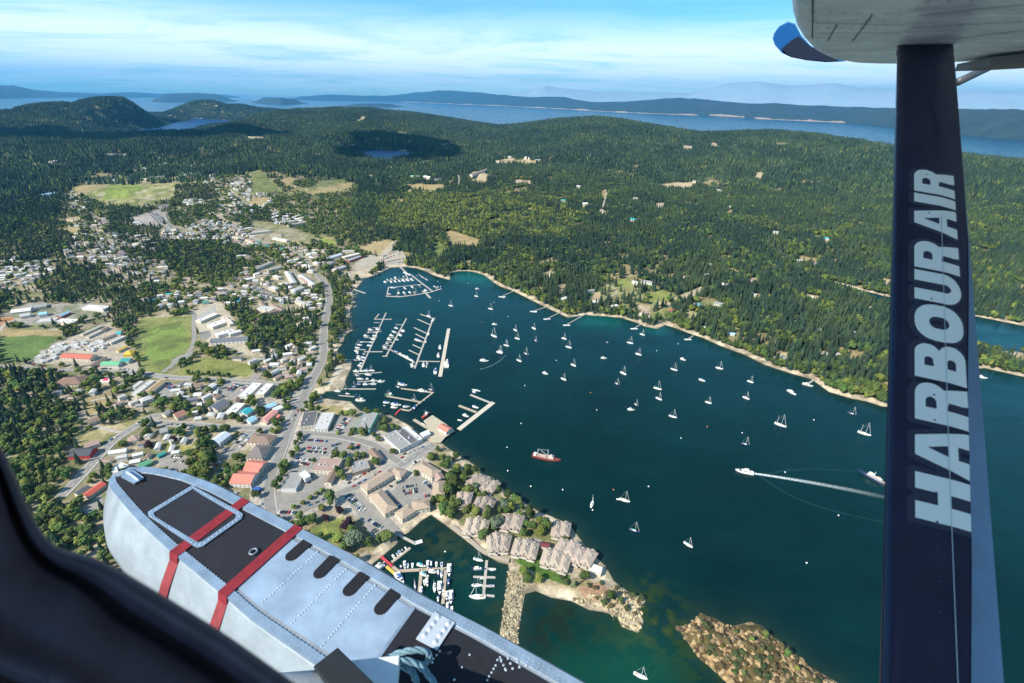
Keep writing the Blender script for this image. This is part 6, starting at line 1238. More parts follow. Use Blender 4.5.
# moored little seaplane
p_ = up(*px('b', 832, 98), 0); q_ = up(*px('b', 850, 75), 0); r_ = empty('small_seaplane', (p_[0], p_[1], 0), math.atan2(q_[1] - p_[1], q_[0] - p_[0]))
MB().tube([(-6, 0, 2.9), (-2, 0, 2.7), (0, 0, 2.5), (2.5, 0, 2.5), (4, 0, 2.4)], [.25, .6, .9, .85, .4], 10).build('fuselage', hullw, r_); MB().box(-.2, -7, 3.4, 1.7, 7, 3.6).build('wing', hullw, r_); MB().box(-6.3, -2.2, 3.0, -5.3, 2.2, 3.1).box(-6.4, -.08, 3, -5.2, .08, 4.8).build('tail', hullw, r_)
for s_ in (-1.3, 1.3): MB().tube([(-3, s_, .4), (0, s_, .3), (3, s_, .35), (3.8, s_, .6)], [.15, .4, .4, .1], 8).tube([(.8, s_, .5), (.8, s_ * .5, 2.3)], .06, 4).build('float', hullw, r_)
reg(r_, '', 'seaplane', None, 'small white seaplane tied to the end of the L-shaped wharf')
# ------------------------------------------------------------------ cars
CARC = [('white', (.72, .72, .72)), ('white', (.7, .7, .7)), ('silver', (.40, .41, .43)), ('black', (.02, .02, .025)), ('dark blue', (.03, .06, .16)), ('red', (.45, .03, .03)), ('grey', (.14, .145, .15)), ('black', (.025, .025, .03)), ('blue', (.05, .15, .35)), ('green', (.04, .12, .08)), ('beige', (.42, .38, .3))]
_cm = {}
def carmesh(nm, c):
    if nm in _cm: return _cm[nm]
    b = MB(); S = [(-2.2, .45, .72), (-2.15, .9, .85), (-.9, .92, .9), (.9, .92, .9), (1.9, .82, .82), (2.2, .55, .7)]
    vs = []
    for x, z, w_ in S: vs += [(x, -w_, .25), (x, w_, .25), (x, w_, z), (x, -w_, z)]
    fs = [(k * 4 + a, k * 4 + (a + 1) % 4, k * 4 + 4 + (a + 1) % 4, k * 4 + 4 + a) for k in range(5) for a in range(4)] + [(0, 3, 2, 1), (20, 21, 22, 23)]
    b.add(vs, fs); b.add([(-1.9, -.7, .9), (.9, -.7, .9), (.9, .7, .9), (-1.9, .7, .9), (-1.45, -.6, 1.45), (.25, -.6, 1.45), (.25, .6, 1.45), (-1.45, .6, 1.45)], [(4, 5, 6, 7), (0, 1, 5, 4), (2, 3, 7, 6)])
    body = fixn(b.mesh('body')); body.materials.append(mat('car_paint_' + nm.replace(' ', '_'), c, .3))
    g_ = MB().add([(.93, -.66, .92), (.93, .66, .92), (.28, .58, 1.42), (.28, -.58, 1.42)], [(0, 1, 2, 3)]).add([(-1.93, .66, .92), (-1.93, -.66, .92), (-1.48, -.58, 1.42), (-1.48, .58, 1.42)], [(0, 1, 2, 3)]).add([(-1.7, -.72, .95), (.7, -.72, .95), (.2, -.64, 1.38), (-1.35, -.64, 1.38)], [(0, 1, 2, 3)]).add([(.7, .72, .95), (-1.7, .72, .95), (-1.35, .64, 1.38), (.2, .64, 1.38)], [(0, 1, 2, 3)]).mesh('windows')
    g_.materials.append(dglass)
    _cm[nm] = (body, g_); return _cm[nm]
tyre = MB().tube([(0, -.1, 0), (0, .1, 0)], .33, 10).mesh('wheel'); tyre.materials.append(mat('tyre_black', (.02, .02, .02), .8))
def car(x, y, ang, c=None):
    nm, cc = c or random.choice(CARC)
    CARQ.append((float(proj(np.array([[x, y, 3.]]))[2][0]), x, y, ang, nm, cc)); CARS.append((x, y))
CARQ = []
def car_build(x, y, ang, nm, cc):
    r_ = empty('parked_car', (x, y, hz1(x, y) + .30), ang); b, g_ = carmesh(nm, cc); link('body', b, r_); link('windows', g_, r_)
    a_, b_, w_ = proj(np.array([[x, y, 3.]]))
    if w_[0] < 640:
        for sx in (-1.35, 1.35):
            for sy in (-.82, .82): o = link('wheel', tyre, r_); o.location = (sx, sy, .33)
    reg(r_, nm + ' car parked', 'car', 'cars parked about the town')
CARS = []
def cars(t_, x1, y1, x2, y2, n, along=False, p_=.9):
    A = T(*px(t_, x1, y1)); B = T(*px(t_, x2, y2)); d_ = B - A; L_ = math.hypot(d_[0], d_[1]); n = min(n, max(1, int(L_ / (6.0 if along else 2.7)))); an = math.atan2(d_[1], d_[0]) + (0 if along else math.pi / 2)
    for k in range(n):
        if random.random() > p_: continue
        u = (k + .5) / n; x, y = A[0] + d_[0] * u, A[1] + d_[1] * u
        if any((x - a) ** 2 + (y - b) ** 2 < 5 for a, b in CARS): continue
        car(x, y, an + random.choice((0, math.pi)) + random.uniform(-.04, .04))
for q in ('J 225,238 305,243 12 0', 'J 225,268 300,274 12 0', 'J 222,282 300,288 12 0', 'J 180,308 240,318 10 0', 'J 178,325 232,335 9 0', 'J 320,262 358,250 6 0', 'J 322,275 355,262 6 0', 'J 312,298 350,300 6 0', 'J 395,152 352,205 10 0', 'J 378,150 340,200 10 0', 'J 385,275 405,250 5 0', 'J 415,278 435,248 6 0', 'J 595,425 655,415 8 0', 'J 600,440 658,430 8 0', 'J 605,450 660,440 8 0',
          'J 540,455 590,505 10 0', 'J 668,385 720,430 9 0', 'J 548,425 560,415 2 0', 'J 570,410 615,392 6 0', 'J 685,460 710,455 3 0', 'J 628,498 680,470 7 0', 'J 600,296 690,262 8 1', 'J 588,312 610,300 3 1', 'J 380,412 535,322 14 1', 'J 400,425 520,358 9 1', 'J 375,455 440,515 12 0', 'J 388,452 455,515 12 0', 'J 465,552 520,585 9 0', 'J 478,580 505,610 4 0', 'J 110,522 185,525 6 0', 'J 640,330 665,320 4 0', 'J 240,375 230,410 5 0', 'J 215,395 235,410 4 0', 'J 40,480 50,500 1 1',
          'J 225,500 330,455 8 1', 'k 722,45 615,150 12 0', 'k 690,30 600,110 10 0', 'k 395,322 475,250 10 0', 'k 440,350 500,300 6 0', 'k 500,170 610,75 11 0', 'k 515,490 610,505 10 0', 'k 90,210 190,215 7 0', 'j 530,165 600,110 8 0', 'j 555,170 625,115 8 0', 'j 440,165 490,120 5 0', 'j 640,165 700,115 7 0', 'j 70,432 290,448 12 1', 'j 330,440 500,445 8 1', 'j 740,160 770,130 3 0', 'j 800,20 980,70 8 0', 'j 785,45 960,35 8 0', 'i 265,585 385,515 10 1', 'i 660,140 720,100 6 0', 'i 760,105 845,150 8 0', 'i 755,130 830,165 7 0', 'i 490,155 570,90 8 0', 'i 520,435 560,400 3 1', 'i 790,430 980,440 8 1',
          'l 640,540 715,545 9 0', 'l 780,550 870,548 10 0', 'l 540,560 620,520 7 0', 'l 60,500 200,520 10 0', 'E 870,665 970,650 12 0', 'E 700,660 760,650 7 0', 'p 310,350 400,440 18 0', 'p 330,340 415,420 18 0', 'p 350,335 425,400 16 0', 'p 380,285 470,290 14 0', 't 650,290 760,245 18 0', 't 655,310 790,262 20 0', 't 665,335 830,300 20 0', 't 700,345 840,325 18 0', 'F 185,640 200,620 2 1', 'J 155,120 175,90 1 1', 'a 345,300 400,190 3 1', 'a 320,330 345,300 1 1', 'I 680,320 740,325 4 0'):
    v = q.split(); a = [float(z_) for z_ in v[1].split(',') + v[2].split(',')]; cars(v[0], *a, int(v[3]), v[4] == '1')

CARQ.sort()
for q in CARQ[:290]: car_build(*q[1:])
V = []; F = []; MI = []; mats = []
for q in CARQ[290:]:
    M_ = Matrix.Translation((q[1], q[2], hz1(q[1], q[2]) + .3)) @ Matrix.Rotation(q[3], 4, 'Z')
    for me in carmesh(q[4], q[5]):
        if me.materials[0] not in mats: mats.append(me.materials[0])
        n0 = len(V); V += [tuple(M_ @ v.co) for v in me.vertices]; F += [tuple(i + n0 for i in p.vertices) for p in me.polygons]; MI += [mats.index(me.materials[0])] * len(me.polygons)
me = bpy.data.meshes.new('distant_cars'); me.from_pydata(V, [], F); [me.materials.append(q) for q in mats]; me.polygons.foreach_set('material_index', MI); me.update(); tag(link('distant_cars', me), 'cars parked in the farther lots and the boatyard', None, None, 'stuff')
# ------------------------------------------------------------------ where the trees stand
OC = np.zeros((2400, 1400), bool)   # 3 m cells over the near land
def oc_mark(x, y, r_):
    i0, i1 = int((x - r_ + 3600) / 3), int((x + r_ + 3600) / 3) + 1; j0, j1 = int((y - r_) / 3), int((y + r_) / 3) + 1
    OC[max(i0, 0):max(i1, 0), max(j0, 0):max(j1, 0)] = True
for x, y, r_ in BLD_PX: oc_mark(x, y, r_ * .72 + 1.5)
for x, y in CARS: oc_mark(x, y, 2)
for o in list(COL.objects):
    if o.name.startswith('road') and not o.name.startswith('road_m'):
        co = np.empty(len(o.data.vertices) * 3); o.data.vertices.foreach_get('co', co); co = co.reshape(-1, 3); n = len(co) // 2
        if len(co) < 4: continue
        A, B = co[:n], co[n:2 * n]
        for u in (0, .25, .5, .75, 1):
            for p_ in A * (1 - u) + B * u:
                if p_[1] < 4100 and abs(p_[0]) < 3500: oc_mark(p_[0], p_[1], 2.5)
def near_open(X, Y):
    i = ((X + 3600) / 3).astype(int); j = (Y / 3).astype(int); k = (i >= 0) & (i < 2400) & (j >= 0) & (j < 1400)
    r_ = np.zeros(X.shape, bool); r_[k] = OC[i[k], j[k]]; return r_
RSN = np.random.RandomState(11)
def cand(dmin, dmax, step):
    gx = np.arange(-1.25 * dmax, 1.45 * dmax, step); gy = np.arange(120, dmax, step); X, Y = np.meshgrid(gx, gy); X = X.ravel() + RSN.uniform(-.45, .45, X.size) * step; Y = Y.ravel() + RSN.uniform(-.45, .45, Y.size) * step
    d = np.hypot(X, Y); a = np.arctan2(X, Y); k = (d > dmin) & (d < dmax) & (a > R(-58)) & (a < R(60)); return X[k], Y[k]
def grow(dmin, dmax, step, far=False):
    X, Y = cand(dmin, dmax, step)
    s = np.full(X.shape, 600.); k = np.hypot(X, Y) < 3600; s[k] = np.minimum(land_sdf(X[k], Y[k]), 600)
    Z = hfun(X, Y, s); k = (s > 6) & (Z > 1.0); X, Y, Z, s = X[k], Y[k], Z[k], s[k]
    p, a, b, w = density(X, Y, Z, True)
    isl_ = sdf(ISLET, X, Y) > 2; p = np.where(isl_, 0, p)
    for L_ in (LAKE_A, LAKE_B): p = np.where(sdf(L_['w'], X, Y) > -12, 0, p)
    if not far: p = np.where(near_open(X, Y), 0, p)
    k = (RSN.rand(len(X)) < p) & (w > 50); return X[k], Y[k], Z[k], s[k], a[k], b[k]
X, Y, Z, S_, PA, PB = grow(200, 2500, 7.4)
d_ = np.hypot(X, Y)
kn = fbm(X / 75. + 40, Y / 75. + 2, 3); intown = inside(town, PA, PB); lightz = inside(grove_light, PA, PB)
pdec = np.where(kn > .62, .5, np.where(kn > .54, .2, .06)); pdec = np.where(lightz, np.where(kn > .42, .75, .3), pdec); inclump = np.zeros(len(X), bool)
for q in CLUMPS: inclump |= inside(q, PA, PB)
pdec = np.where(intown, np.where(inclump, .35, .75), pdec); pdec = np.where(S_ < 40, .5, pdec); pdec = np.where(PB > 440, .7, pdec); pdec = np.where((PB > 385) & (PA > 150), .95, pdec)
leftdark = (PA < 170) & (PB < 330); pdec = np.where(leftdark, pdec * .5, pdec)
dec = RSN.rand(len(X)) < pdec
szc = RSN.uniform(13, 26, len(X)) * np.where(PB > 245, 1.1, 1.0) * np.where(intown, .72, 1.0) * np.where(PB < 240, 1.0, 1.0); szd = RSN.uniform(9, 17, len(X)) * np.where(intown, .78, 1)
size = np.where(dec, szd, szc)
# forest stuff: points carrying size, turn and kind
def gn_forest(name, pos, scl, rot, kind, meshes, lab):
    src = []
    for k, (mb, mats, fm) in enumerate(meshes):
        me = mb.mesh(name + '_tree'); [me.materials.append(q) for q in mats]
        if fm is not None: me.polygons.foreach_set('material_index', fm)
        src.append(bpy.data.objects.new(name + '_source', me))
    me = bpy.data.meshes.new(name); me.vertices.add(len(pos)); me.vertices.foreach_set('co', pos.astype(np.float32).ravel())
    a = me.attributes.new('scl', 'FLOAT_VECTOR', 'POINT'); a.data.foreach_set('vector', scl.astype(np.float32).ravel())
    a = me.attributes.new('rot', 'FLOAT', 'POINT'); a.data.foreach_set('value', rot.astype(np.float32)); a = me.attributes.new('kind', 'INT', 'POINT'); a.data.foreach_set('value', kind.astype(np.int32))
    o = link(name, me); g = bpy.data.node_groups.new(name, 'GeometryNodeTree'); g.interface.new_socket('Geometry', in_out='INPUT', socket_type='NodeSocketGeometry'); g.interface.new_socket('Geometry', in_out='OUTPUT', socket_type='NodeSocketGeometry')
    gi = g.nodes.new('NodeGroupInput'); go = g.nodes.new('NodeGroupOutput'); jn = g.nodes.new('GeometryNodeJoinGeometry')
    def att(nm, dt): n = g.nodes.new('GeometryNodeInputNamedAttribute'); n.data_type = dt; n.inputs['Name'].default_value = nm; return n
    sc_n, ro_n, ki_n = att('scl', 'FLOAT_VECTOR'), att('rot', 'FLOAT'), att('kind', 'INT')
    cx = g.nodes.new('ShaderNodeCombineXYZ'); g.links.new(ro_n.outputs['Attribute'], cx.inputs[2])
    for k, so_ in enumerate(src):
        oi = g.nodes.new('GeometryNodeObjectInfo'); oi.inputs[0].default_value = so_; oi.inputs['As Instance'].default_value = True
        cp = g.nodes.new('FunctionNodeCompare'); cp.data_type = 'INT'; cp.operation = 'EQUAL'; cp.inputs[3].default_value = k; g.links.new(ki_n.outputs['Attribute'], cp.inputs[2])
        ip = g.nodes.new('GeometryNodeInstanceOnPoints'); g.links.new(gi.outputs[0], ip.inputs['Points']); g.links.new(cp.outputs[0], ip.inputs['Selection']); g.links.new(oi.outputs['Geometry'], ip.inputs['Instance'])
        g.links.new(cx.outputs[0], ip.inputs['Rotation']); g.links.new(sc_n.outputs['Attribute'], ip.inputs['Scale']); g.links.new(ip.outputs[0], jn.inputs[0])
    g.links.new(jn.outputs[0], go.inputs[0]); md = o.modifiers.new('trees', 'NODES'); md.node_group = g; tag(o, lab, None, None, 'stuff'); return o
# the 290 largest-looking of each kind stand as trees of their own
vis = (PA > -5) & (PA < 1029) & (PB < 688) & ~((PB > 500) & (PA < 560) & (PB > 470 + (PA - 110) * .46)) & ~(PA > 884)
def pick(mask, n):
    w = (size / d_) * np.where(mask & vis, 1, 0); i = np.argsort(-w)[:n]; return i[w[i] > 0]
ic = pick(~dec, 290); idd = pick(dec, 290)
indiv = np.zeros(len(X), bool); indiv[ic] = True; indiv[idd] = True
tk = trunk_mb().mesh('trunk'); tk.materials.append(bark)
CON = []; DEC = []
for k, (mm) in enumerate((con_a, con_b, con_a, con_b)):
    me = conifer(20 + k, tiers=12, seg=10, w=.15 + .02 * (k % 3)).mesh('crown'); me.materials.append(mm); CON.append(me)
for k, mm in enumerate((dec_a, dec_b, dec_a, dec_a, dec_a)):
    me = leafball(40 + k, n=420, rx=.40, rz=.34, leaf=.07, lobes=7).mesh('crown'); me.materials.append(mm); DEC.append(me)
def solo(x, y, z, h_, wd, crown, kind, desc, grp=None, fixed=None, share=True, rz=0):
    r_ = empty(kind, (x, y, z), rz); r_.scale = (wd, wd, h_); link('trunk', tk, r_); link('crown', crown, r_); reg(r_, desc, 'tree', grp, fixed, share)
for i in ic:
    k = RSN.randint(4); solo(X[i], Y[i], Z[i], size[i], size[i] * RSN.uniform(.9, 1.3), CON[k], 'conifer_tree', ('dark green', 'blue-green')[k % 2] + ' conifer standing', rz=RSN.uniform(0, 6))
for i in idd:
    k = RSN.randint(5); solo(X[i], Y[i], Z[i], size[i], size[i] * RSN.uniform(.9, 1.25), DEC[k], 'broadleaf_tree', ('yellow-green' if k == 1 else 'green') + ' broadleaf tree standing', rz=RSN.uniform(0, 6))
# marked trees of the park and waterfront
PU = leafball(71, n=420, rx=.42, rz=.36, leaf=.07, lobes=7).mesh('crown'); PU.materials.append(dec_p); SI = leafball(72, n=520, rx=.44, rz=.36, leaf=.06, lobes=8).mesh('crown'); SI.materials.append(dec_s)
def mk(t_, x, y, h_, wd, crown, lab, kind='broadleaf_tree'):
    P = T(*px(t_, x, y), h_ * .45); solo(P[0], P[1], hz1(P[0], P[1]), h_, wd, crown, kind, '', None, lab, False, random.random() * 6)
mk('c', 760, 505, 12, 17, PU, 'big purple-leaved tree in the park'); mk('c', 700, 400, 9, 11, PU, 'small purple-leaved tree at the top of the park'); mk('c', 590, 460, 7, 10, PU, 'dark purple shrub-like tree at the left of the park'); mk('c', 810, 635, 14, 24, SI, 'wide silver-green tree at the foot of the park'); mk('c', 690, 610, 13, 18, DEC[1], 'bright yellow-green tree beside the silver-green tree')
mk('c', 630, 300, 19, 17, DEC[0], 'tall round green tree at the street corner above the park'); mk('c', 560, 380, 8, 10, DEC[1], 'bright green tree left of the tall round tree'); mk('c', 480, 470, 12, 16, DEC[2], 'green tree at the left edge of the park'); mk('c', 410, 480, 9, 12, DEC[3], 'yellowish tree beside the float edge'); mk('c', 350, 500, 8, 9, DEC[1], 'small yellow-green tree nearest the red stripe')
mk('c', 200, 200, 13, 12, DEC[0], 'lowest tree of the roadside row'); mk('c', 235, 150, 12, 12, DEC[2], 'second tree up the roadside row'); mk('c', 265, 95, 12, 12, DEC[0], 'third tree up the roadside row'); mk('c', 290, 45, 11, 11, DEC[4], 'fourth tree up the roadside row'); mk('a', 330, 580, 11, 11, DEC[0], 'fifth tree up the roadside row'); mk('a', 372, 540, 9, 10, DEC[1], 'bright tree at the top of the roadside row')
for x, y in ((345, 365), (412, 335), (470, 295), (520, 262), (565, 235)): mk('c', x, y, 6, 8, DEC[1], {345: 'first', 412: 'second', 470: 'third', 520: 'fourth', 565: 'fifth'}[x] + ' small yellow-green tree along the avenue from the left')
mk('d', 360, 100, 8, 9.5, DEC[0], 'neat round green tree at the gate of the shopping court'); mk('d', 128, 600, 12, 18, DEC[2], 'big round tree at the corner beside the cove'); mk('a', 690, 415, 6, 8, DEC[1], 'yellow-green tree in the middle of the small car park'); mk('a', 785, 425, 5, 7, DEC[1], 'small yellow-green tree by the mint-edged building'); mk('a', 968, 425, 7, 9, DEC[0], 'green tree at the corner of the mint-edged building'); mk('a', 795, 530, 8, 10, DEC[1], 'yellow-green tree in the island of the car park')
mk('a', 500, 630, 6, 8, DEC[0], 'small green tree behind the central car park'); mk('b', 120, 315, 8, 9, DEC[1], 'bright tree left on the waterfront lawn'); mk('b', 120, 390, 9, 10, DEC[3], 'olive tree on the waterfront lawn'); mk('b', 70, 460, 8, 9, DEC[0], 'green tree below the waterfront lawn'); mk('b', 180, 560, 8, 11, DEC[3], 'olive tree in front of the white-walled waterfront building'); mk('b', 480, 590, 7, 13, DEC[0], 'spreading tree on the harbour lawn'); mk('b', 570, 610, 7, 12, DEC[2], 'second spreading tree on the harbour lawn')
mk('c', 720, 120, 12, 16, DEC[0], 'round tree left of the grey flat-roofed hall'); mk('c', 770, 40, 10, 12, DEC[2], 'tree above the grey flat-roofed hall'); mk('J', 445, 295, 8, 12, DEC[0], 'dark green tree beside the brown gabled corner house'); mk('J', 392, 315, 8, 11, DEC[0], 'dark green tree behind the brown supermarket')
for x, y, c_, n_ in ((640, 130, 0, 'upper'), (610, 230, 2, 'middle'), (570, 380, 0, 'lower'), (660, 180, 4, 'right')): mk('d', x, y, 15, 17, DEC[c_], '%s big round tree of the grove behind the shopping court' % n_)
mk('d', 640, 330, 17, 7, DEC[1], 'tall columnar tree behind the first townhouses'); mk('d', 640, 440, 13, 14, DEC[2], 'round tree over the basin wall'); mk('d', 795, 380, 10, 10, DEC[1], 'bright tree between the townhouses'); mk('d', 930, 400, 15, 12, DEC[0], 'dark green tree in front of the right townhouse'); mk('d', 825, 215, 10, 12, SI, 'silvery tree among the upper townhouses'); mk('d', 740, 100, 8, 12, DEC[3], 'olive tree on the lawn of the point'); mk('d', 985, 500, 13, 16, SI, 'silvery tree between the middle townhouses')
mk('g', 275, 290, 19, 12, DEC[0], 'tall tree at the water side of the townhouses'); mk('g', 385, 375, 16, 15, DEC[2], 'round tree beside the outer townhouses'); mk('g', 290, 385, 14, 12, DEC[3], 'tree below the tall waterside tree'); mk('g', 100, 245, 14, 11, SI, 'pale tree by the middle townhouses'); mk('g', 145, 250, 14, 9, DEC[1], 'narrow bright tree by the middle townhouses'); mk('g', 65, 350, 10, 13, SI, 'silvery spreading tree left of the middle townhouse'); mk('g', 60, 130, 12, 9, DEC[3], 'yellowish tree at the shore of the townhouses'); mk('O', 298, 285, 12, 10, CON[0], 'dark pointed tree on the end of the headland', 'conifer_tree')
mk('k', 515, 285, 9, 11, DEC[0], 'round dark tree left of the salmon-red block'); mk('k', 610, 290, 8, 10, DEC[2], 'round green tree beside the salmon-red block'); mk('k', 330, 300, 19, 22, DEC[1], 'very large bright green tree just above the float'); mk('k', 255, 340, 15, 16, DEC[1], 'large yellow-green tree touching the float edge'); mk('k', 380, 215, 17, 18, DEC[0], 'large dark green tree above the float'); mk('k', 440, 405, 6, 9, DEC[1], 'small bright tree at the edge of the street lot'); mk('k', 530, 412, 6, 8, DEC[3], 'olive tree beside the street lot'); mk('k', 340, 110, 17, 17, DEC[2], 'big tree behind the pale blue house')
mk('i', 650, 410, 22, 20, CON[1], 'lone dark pointed conifer at the street bend', 'conifer_tree'); mk('i', 600, 490, 12, 17, DEC[0], 'dark round tree under the lone conifer'); mk('i', 980, 320, 10, 11, DEC[1], 'bright yellow-green tree by the corner building'); mk('j', 235, 350, 11, 10, DEC[1], 'bright green tree left of the yellow-green one'); mk('j', 305, 310, 10, 13, DEC[1], 'vivid yellow-green tree beside the slate-roofed hall'); mk('j', 790, 320, 14, 17, DEC[0], 'big dark tree between the cyan and light blue roofs'); mk('i', 870, 220, 20, 26, CON[0], 'very large dark conifer clump above the street', 'conifer_tree'); mk('i', 735, 250, 15, 20, DEC[0], 'dark broad tree beside the hip-roofed white house'); mk('j', 920, 190, 13, 22, DEC[3], 'wide olive tree beside the main road')
mk('i', 820, 545, 8, 14, PU, 'dark purple tree among the houses'); mk('i', 610, 590, 9, 13, PU, 'purple-brown tree beside the pinkish house'); mk('m', 460, 350, 10, 19, DEC[0], 'dark round tree at the corner of the playing field'); mk('m', 425, 440, 7, 13, DEC[0], 'smaller dark round tree below the playing field corner'); mk('m', 865, 370, 12, 16, DEC[0], 'dark tree at the end of the school block'); mk('t', 618, 345, 9, 17, mat and DEC[3], 'rust-tinged tree beside the boatyard')
for k in range(9): mk('m', 375 + k * 40, 565 + k * 3, 9, 10, CON[k % 4] if k % 2 else DEC[0], '%s tree of the hedge row on the lower field from left' % ORD[k], 'conifer_tree' if k % 2 else 'broadleaf_tree')
# islet and headland trees
for x, y, h_, c_, n_ in ((540, 230, 8, 0, 'first'), (470, 250, 6, 1, 'second'), (650, 320, 9, 0, 'third'), (320, 290, 3.5, 1, 'fourth'), (430, 430, 5, 0, 'fifth'), (390, 215, 5, 3, 'sixth'), (700, 400, 6, 1, 'seventh')): mk('u', x, y, h_, h_ * .9, DEC[c_], '%s windswept tree on the rocky islet' % n_)
for q in pts('u', '180,200 210,260 260,300 250,200 280,330 340,360 330,240 380,330 440,380 520,300 500,430 600,470 660,460 600,350 620,300 700,350 720,470 800,470 560,440 400,400 230,180 300,250 350,300 420,330 300,330 460,300 520,350 580,400 620,440 560,300 380,380 250,250 760,440 820,460 480,440 280,290 350,350 410,360 340,270 440,340 500,360 530,400 560,350 590,340 630,380 660,430 700,440 380,420 450,460 310,390 250,330 540,450 640,420') + pts('O', '300,290 330,270 350,300 370,310 400,290 420,330 450,350 380,350 460,310 490,330 520,340 500,390 530,410 260,290 240,270 410,370 440,380 545,360 560,350'):
    P = T(*q); me = leafball(int(q[0]), n=90, rx=.5, rz=.28, leaf=.13, lobes=4).mesh('dry_bush'); me.materials.append(mat(*(('dry_leaf', (.095, .075, .03)) if int(q[0] * 3) % 2 else ('shrub_leaf', (.045, .065, .02))), .95, rnd=.3)); o = link('bush', me); o.location = (P[0], P[1], hz1(P[0], P[1]) - 1.0); s_ = 3.5 + 3.5 * ((q[0] * 7.3) % 1); o.scale = (s_, s_, s_ * .8); reg(o, 'low windblown bush', 'bush', None, None, True)
# rocks of islet, tip and breakwater
rb = []
for k in range(4):
    b = bmesh.new(); bmesh.ops.create_icosphere(b, subdivisions=2, radius=1); rs = random.Random(k)
    for v in b.verts: v.co *= rs.uniform(.7, 1.15)
    me = bpy.data.meshes.new('boulder'); b.to_mesh(me); b.free(); rb.append(me)
def rocks(t_, poly, n, s0, s1, c, lab):
    pl = pts(t_, poly); W_ = w0(pl); A = np.array(W_); mb = MB(); rs = random.Random(n); m_ = 0
    while m_ < n:
        x, y = rs.uniform(A[:, 0].min(), A[:, 0].max()), rs.uniform(A[:, 1].min(), A[:, 1].max())
        if not inside(W_, np.array([x]), np.array([y]))[0]: continue
        s_ = s0 + (s1 - s0) * rs.random() ** 2.2; z = hz1(x, y); me = rs.choice(rb); a = rs.random() * 6; f_ = rs.uniform(.5, .9); M_ = Matrix.Translation((x, y, max(z, 0))) @ Matrix.Rotation(a, 4, 'Z') @ Matrix.Diagonal((s_, s_ * f_, s_ * .7, 1))
        mb.add([tuple(M_ @ v.co) for v in me.vertices], [tuple(p.vertices) for p in me.polygons]); m_ += 1
    me = mb.mesh('rocks'); [me.materials.append(mat('rock_face', tuple(v * f_ for v in c), .95, noise=.4, scale=.5)) for f_ in (1.05, .62, .30)]; nf = len(rb[0].polygons); me.polygons.foreach_set('material_index', [(p_ // nf * 7919 % 10 > 4) + (p_ // nf * 7919 % 10 > 7) for p_ in range(len(me.polygons))]); o = link('rocks', me); tag(o, lab, None, None, 'stuff')
rocks('O', '0,500 30,240 95,260 70,540 20,720 -60,720', 1500, .3, 1.6, (.40, .33, .21), 'tumbled boulders of the breakwater')
rocks('u', '90,195 200,130 400,190 560,235 680,300 760,400 900,470 860,560 600,600 345,470 200,350', 520, .4, 3.4, (.34, .24, .13), 'broken ochre rock of the islet')
rocks('O', '440,300 570,350 550,480 480,460 400,390 340,380 280,350 420,330', 420, .3, 2.4, (.46, .38, .23), 'broken rock at the tip of the headland')
rocks('F', '340,250 420,270 430,330 400,360 410,430 360,480 340,420 350,330', 200, .8, 2.4, (.42, .37, .29), 'rocks on the west shore')
sk = ~indiv
cm_ = [(conifer(3, tiers=6, seg=6), [con_a], None), (conifer(4, tiers=6, seg=6, w=.19), [con_b], None), (conifer(5, tiers=7, seg=6, w=.14), [con_a], None), (leafball(6, n=90, rx=.42, rz=.34, leaf=.12, lobes=5), [dec_a], None), (leafball(7, n=90, rx=.42, rz=.34, leaf=.12, lobes=5), [dec_b], None)]
kk = np.where(dec, np.where(RSN.rand(len(X)) < np.where(lightz, .75, .28), 4, 3), np.where(fbm(X / 110. + 8, Y / 110. + 60, 3) + RSN.uniform(-.09, .09, len(X)) > .5, 2 * RSN.randint(0, 2, len(X)), 1))
wd = size * RSN.uniform(.95, 1.4, len(X)); pos = np.stack([X, Y, Z - .3], -1)
gn_forest('forest', pos[sk], np.stack([wd, wd, size], -1)[sk], RSN.uniform(0, 6.28, sk.sum()), kk[sk], cm_, 'mixed conifer forest around the harbour and town')
print('near trees', len(X), 'indiv', indiv.sum())
# far forest: patches of a dozen small crowns
X2, Y2, Z2, S2, PA2, PB2 = grow(2500, 11500, 29, True)
d2 = np.hypot(X2, Y2); dr2 = np.interp(np.arctan2(X2, Y2), AZ, DR)
k = (d2 < dr2 + 350) | ((PA2 < 330) & (d2 > 5200)); X2, Y2, Z2, d2, PA2 = X2[k], Y2[k], Z2[k], d2[k], PA2[k]
def patch(seed, mats):
    rs = random.Random(seed); mb = MB(); fm = []
    for k in range(12):
        x, y = rs.uniform(-19, 19), rs.uniform(-19, 19); h_ = rs.uniform(14, 29); w_ = rs.uniform(3.4, 6.2); n0 = len(mb.f); dc = rs.random() < .14
        if dc: h_ *= .72; w_ *= 1.25
        for z0, z1, ww in ((-3, h_ * .62, w_), (h_ * .3, h_, w_ * .62)):
            vs = [(x, y, z1)] + [(x + ww * rs.uniform(.75, 1.2) * math.cos(t_), y + ww * rs.uniform(.75, 1.2) * math.sin(t_), z0 + rs.uniform(0, 2)) for t_ in [6.283 * q / 5 for q in range(5)]]
            mb.add(vs, [(0, 1 + q, 1 + (q + 1) % 5) for q in range(5)])
        fm += [(1 if dc else (0 if rs.random() < .6 else 2))] * (len(mb.f) - n0)
    return (mb, mats, fm)
pm = [patch(k, ([con_a, dec_b, con_a], [con_b, dec_a, con_b], [con_a, dec_a, con_b], [con_b, dec_a, con_b])[k]) for k in range(4)] + [patch(9, [dec_a, dec_b, con_a])]
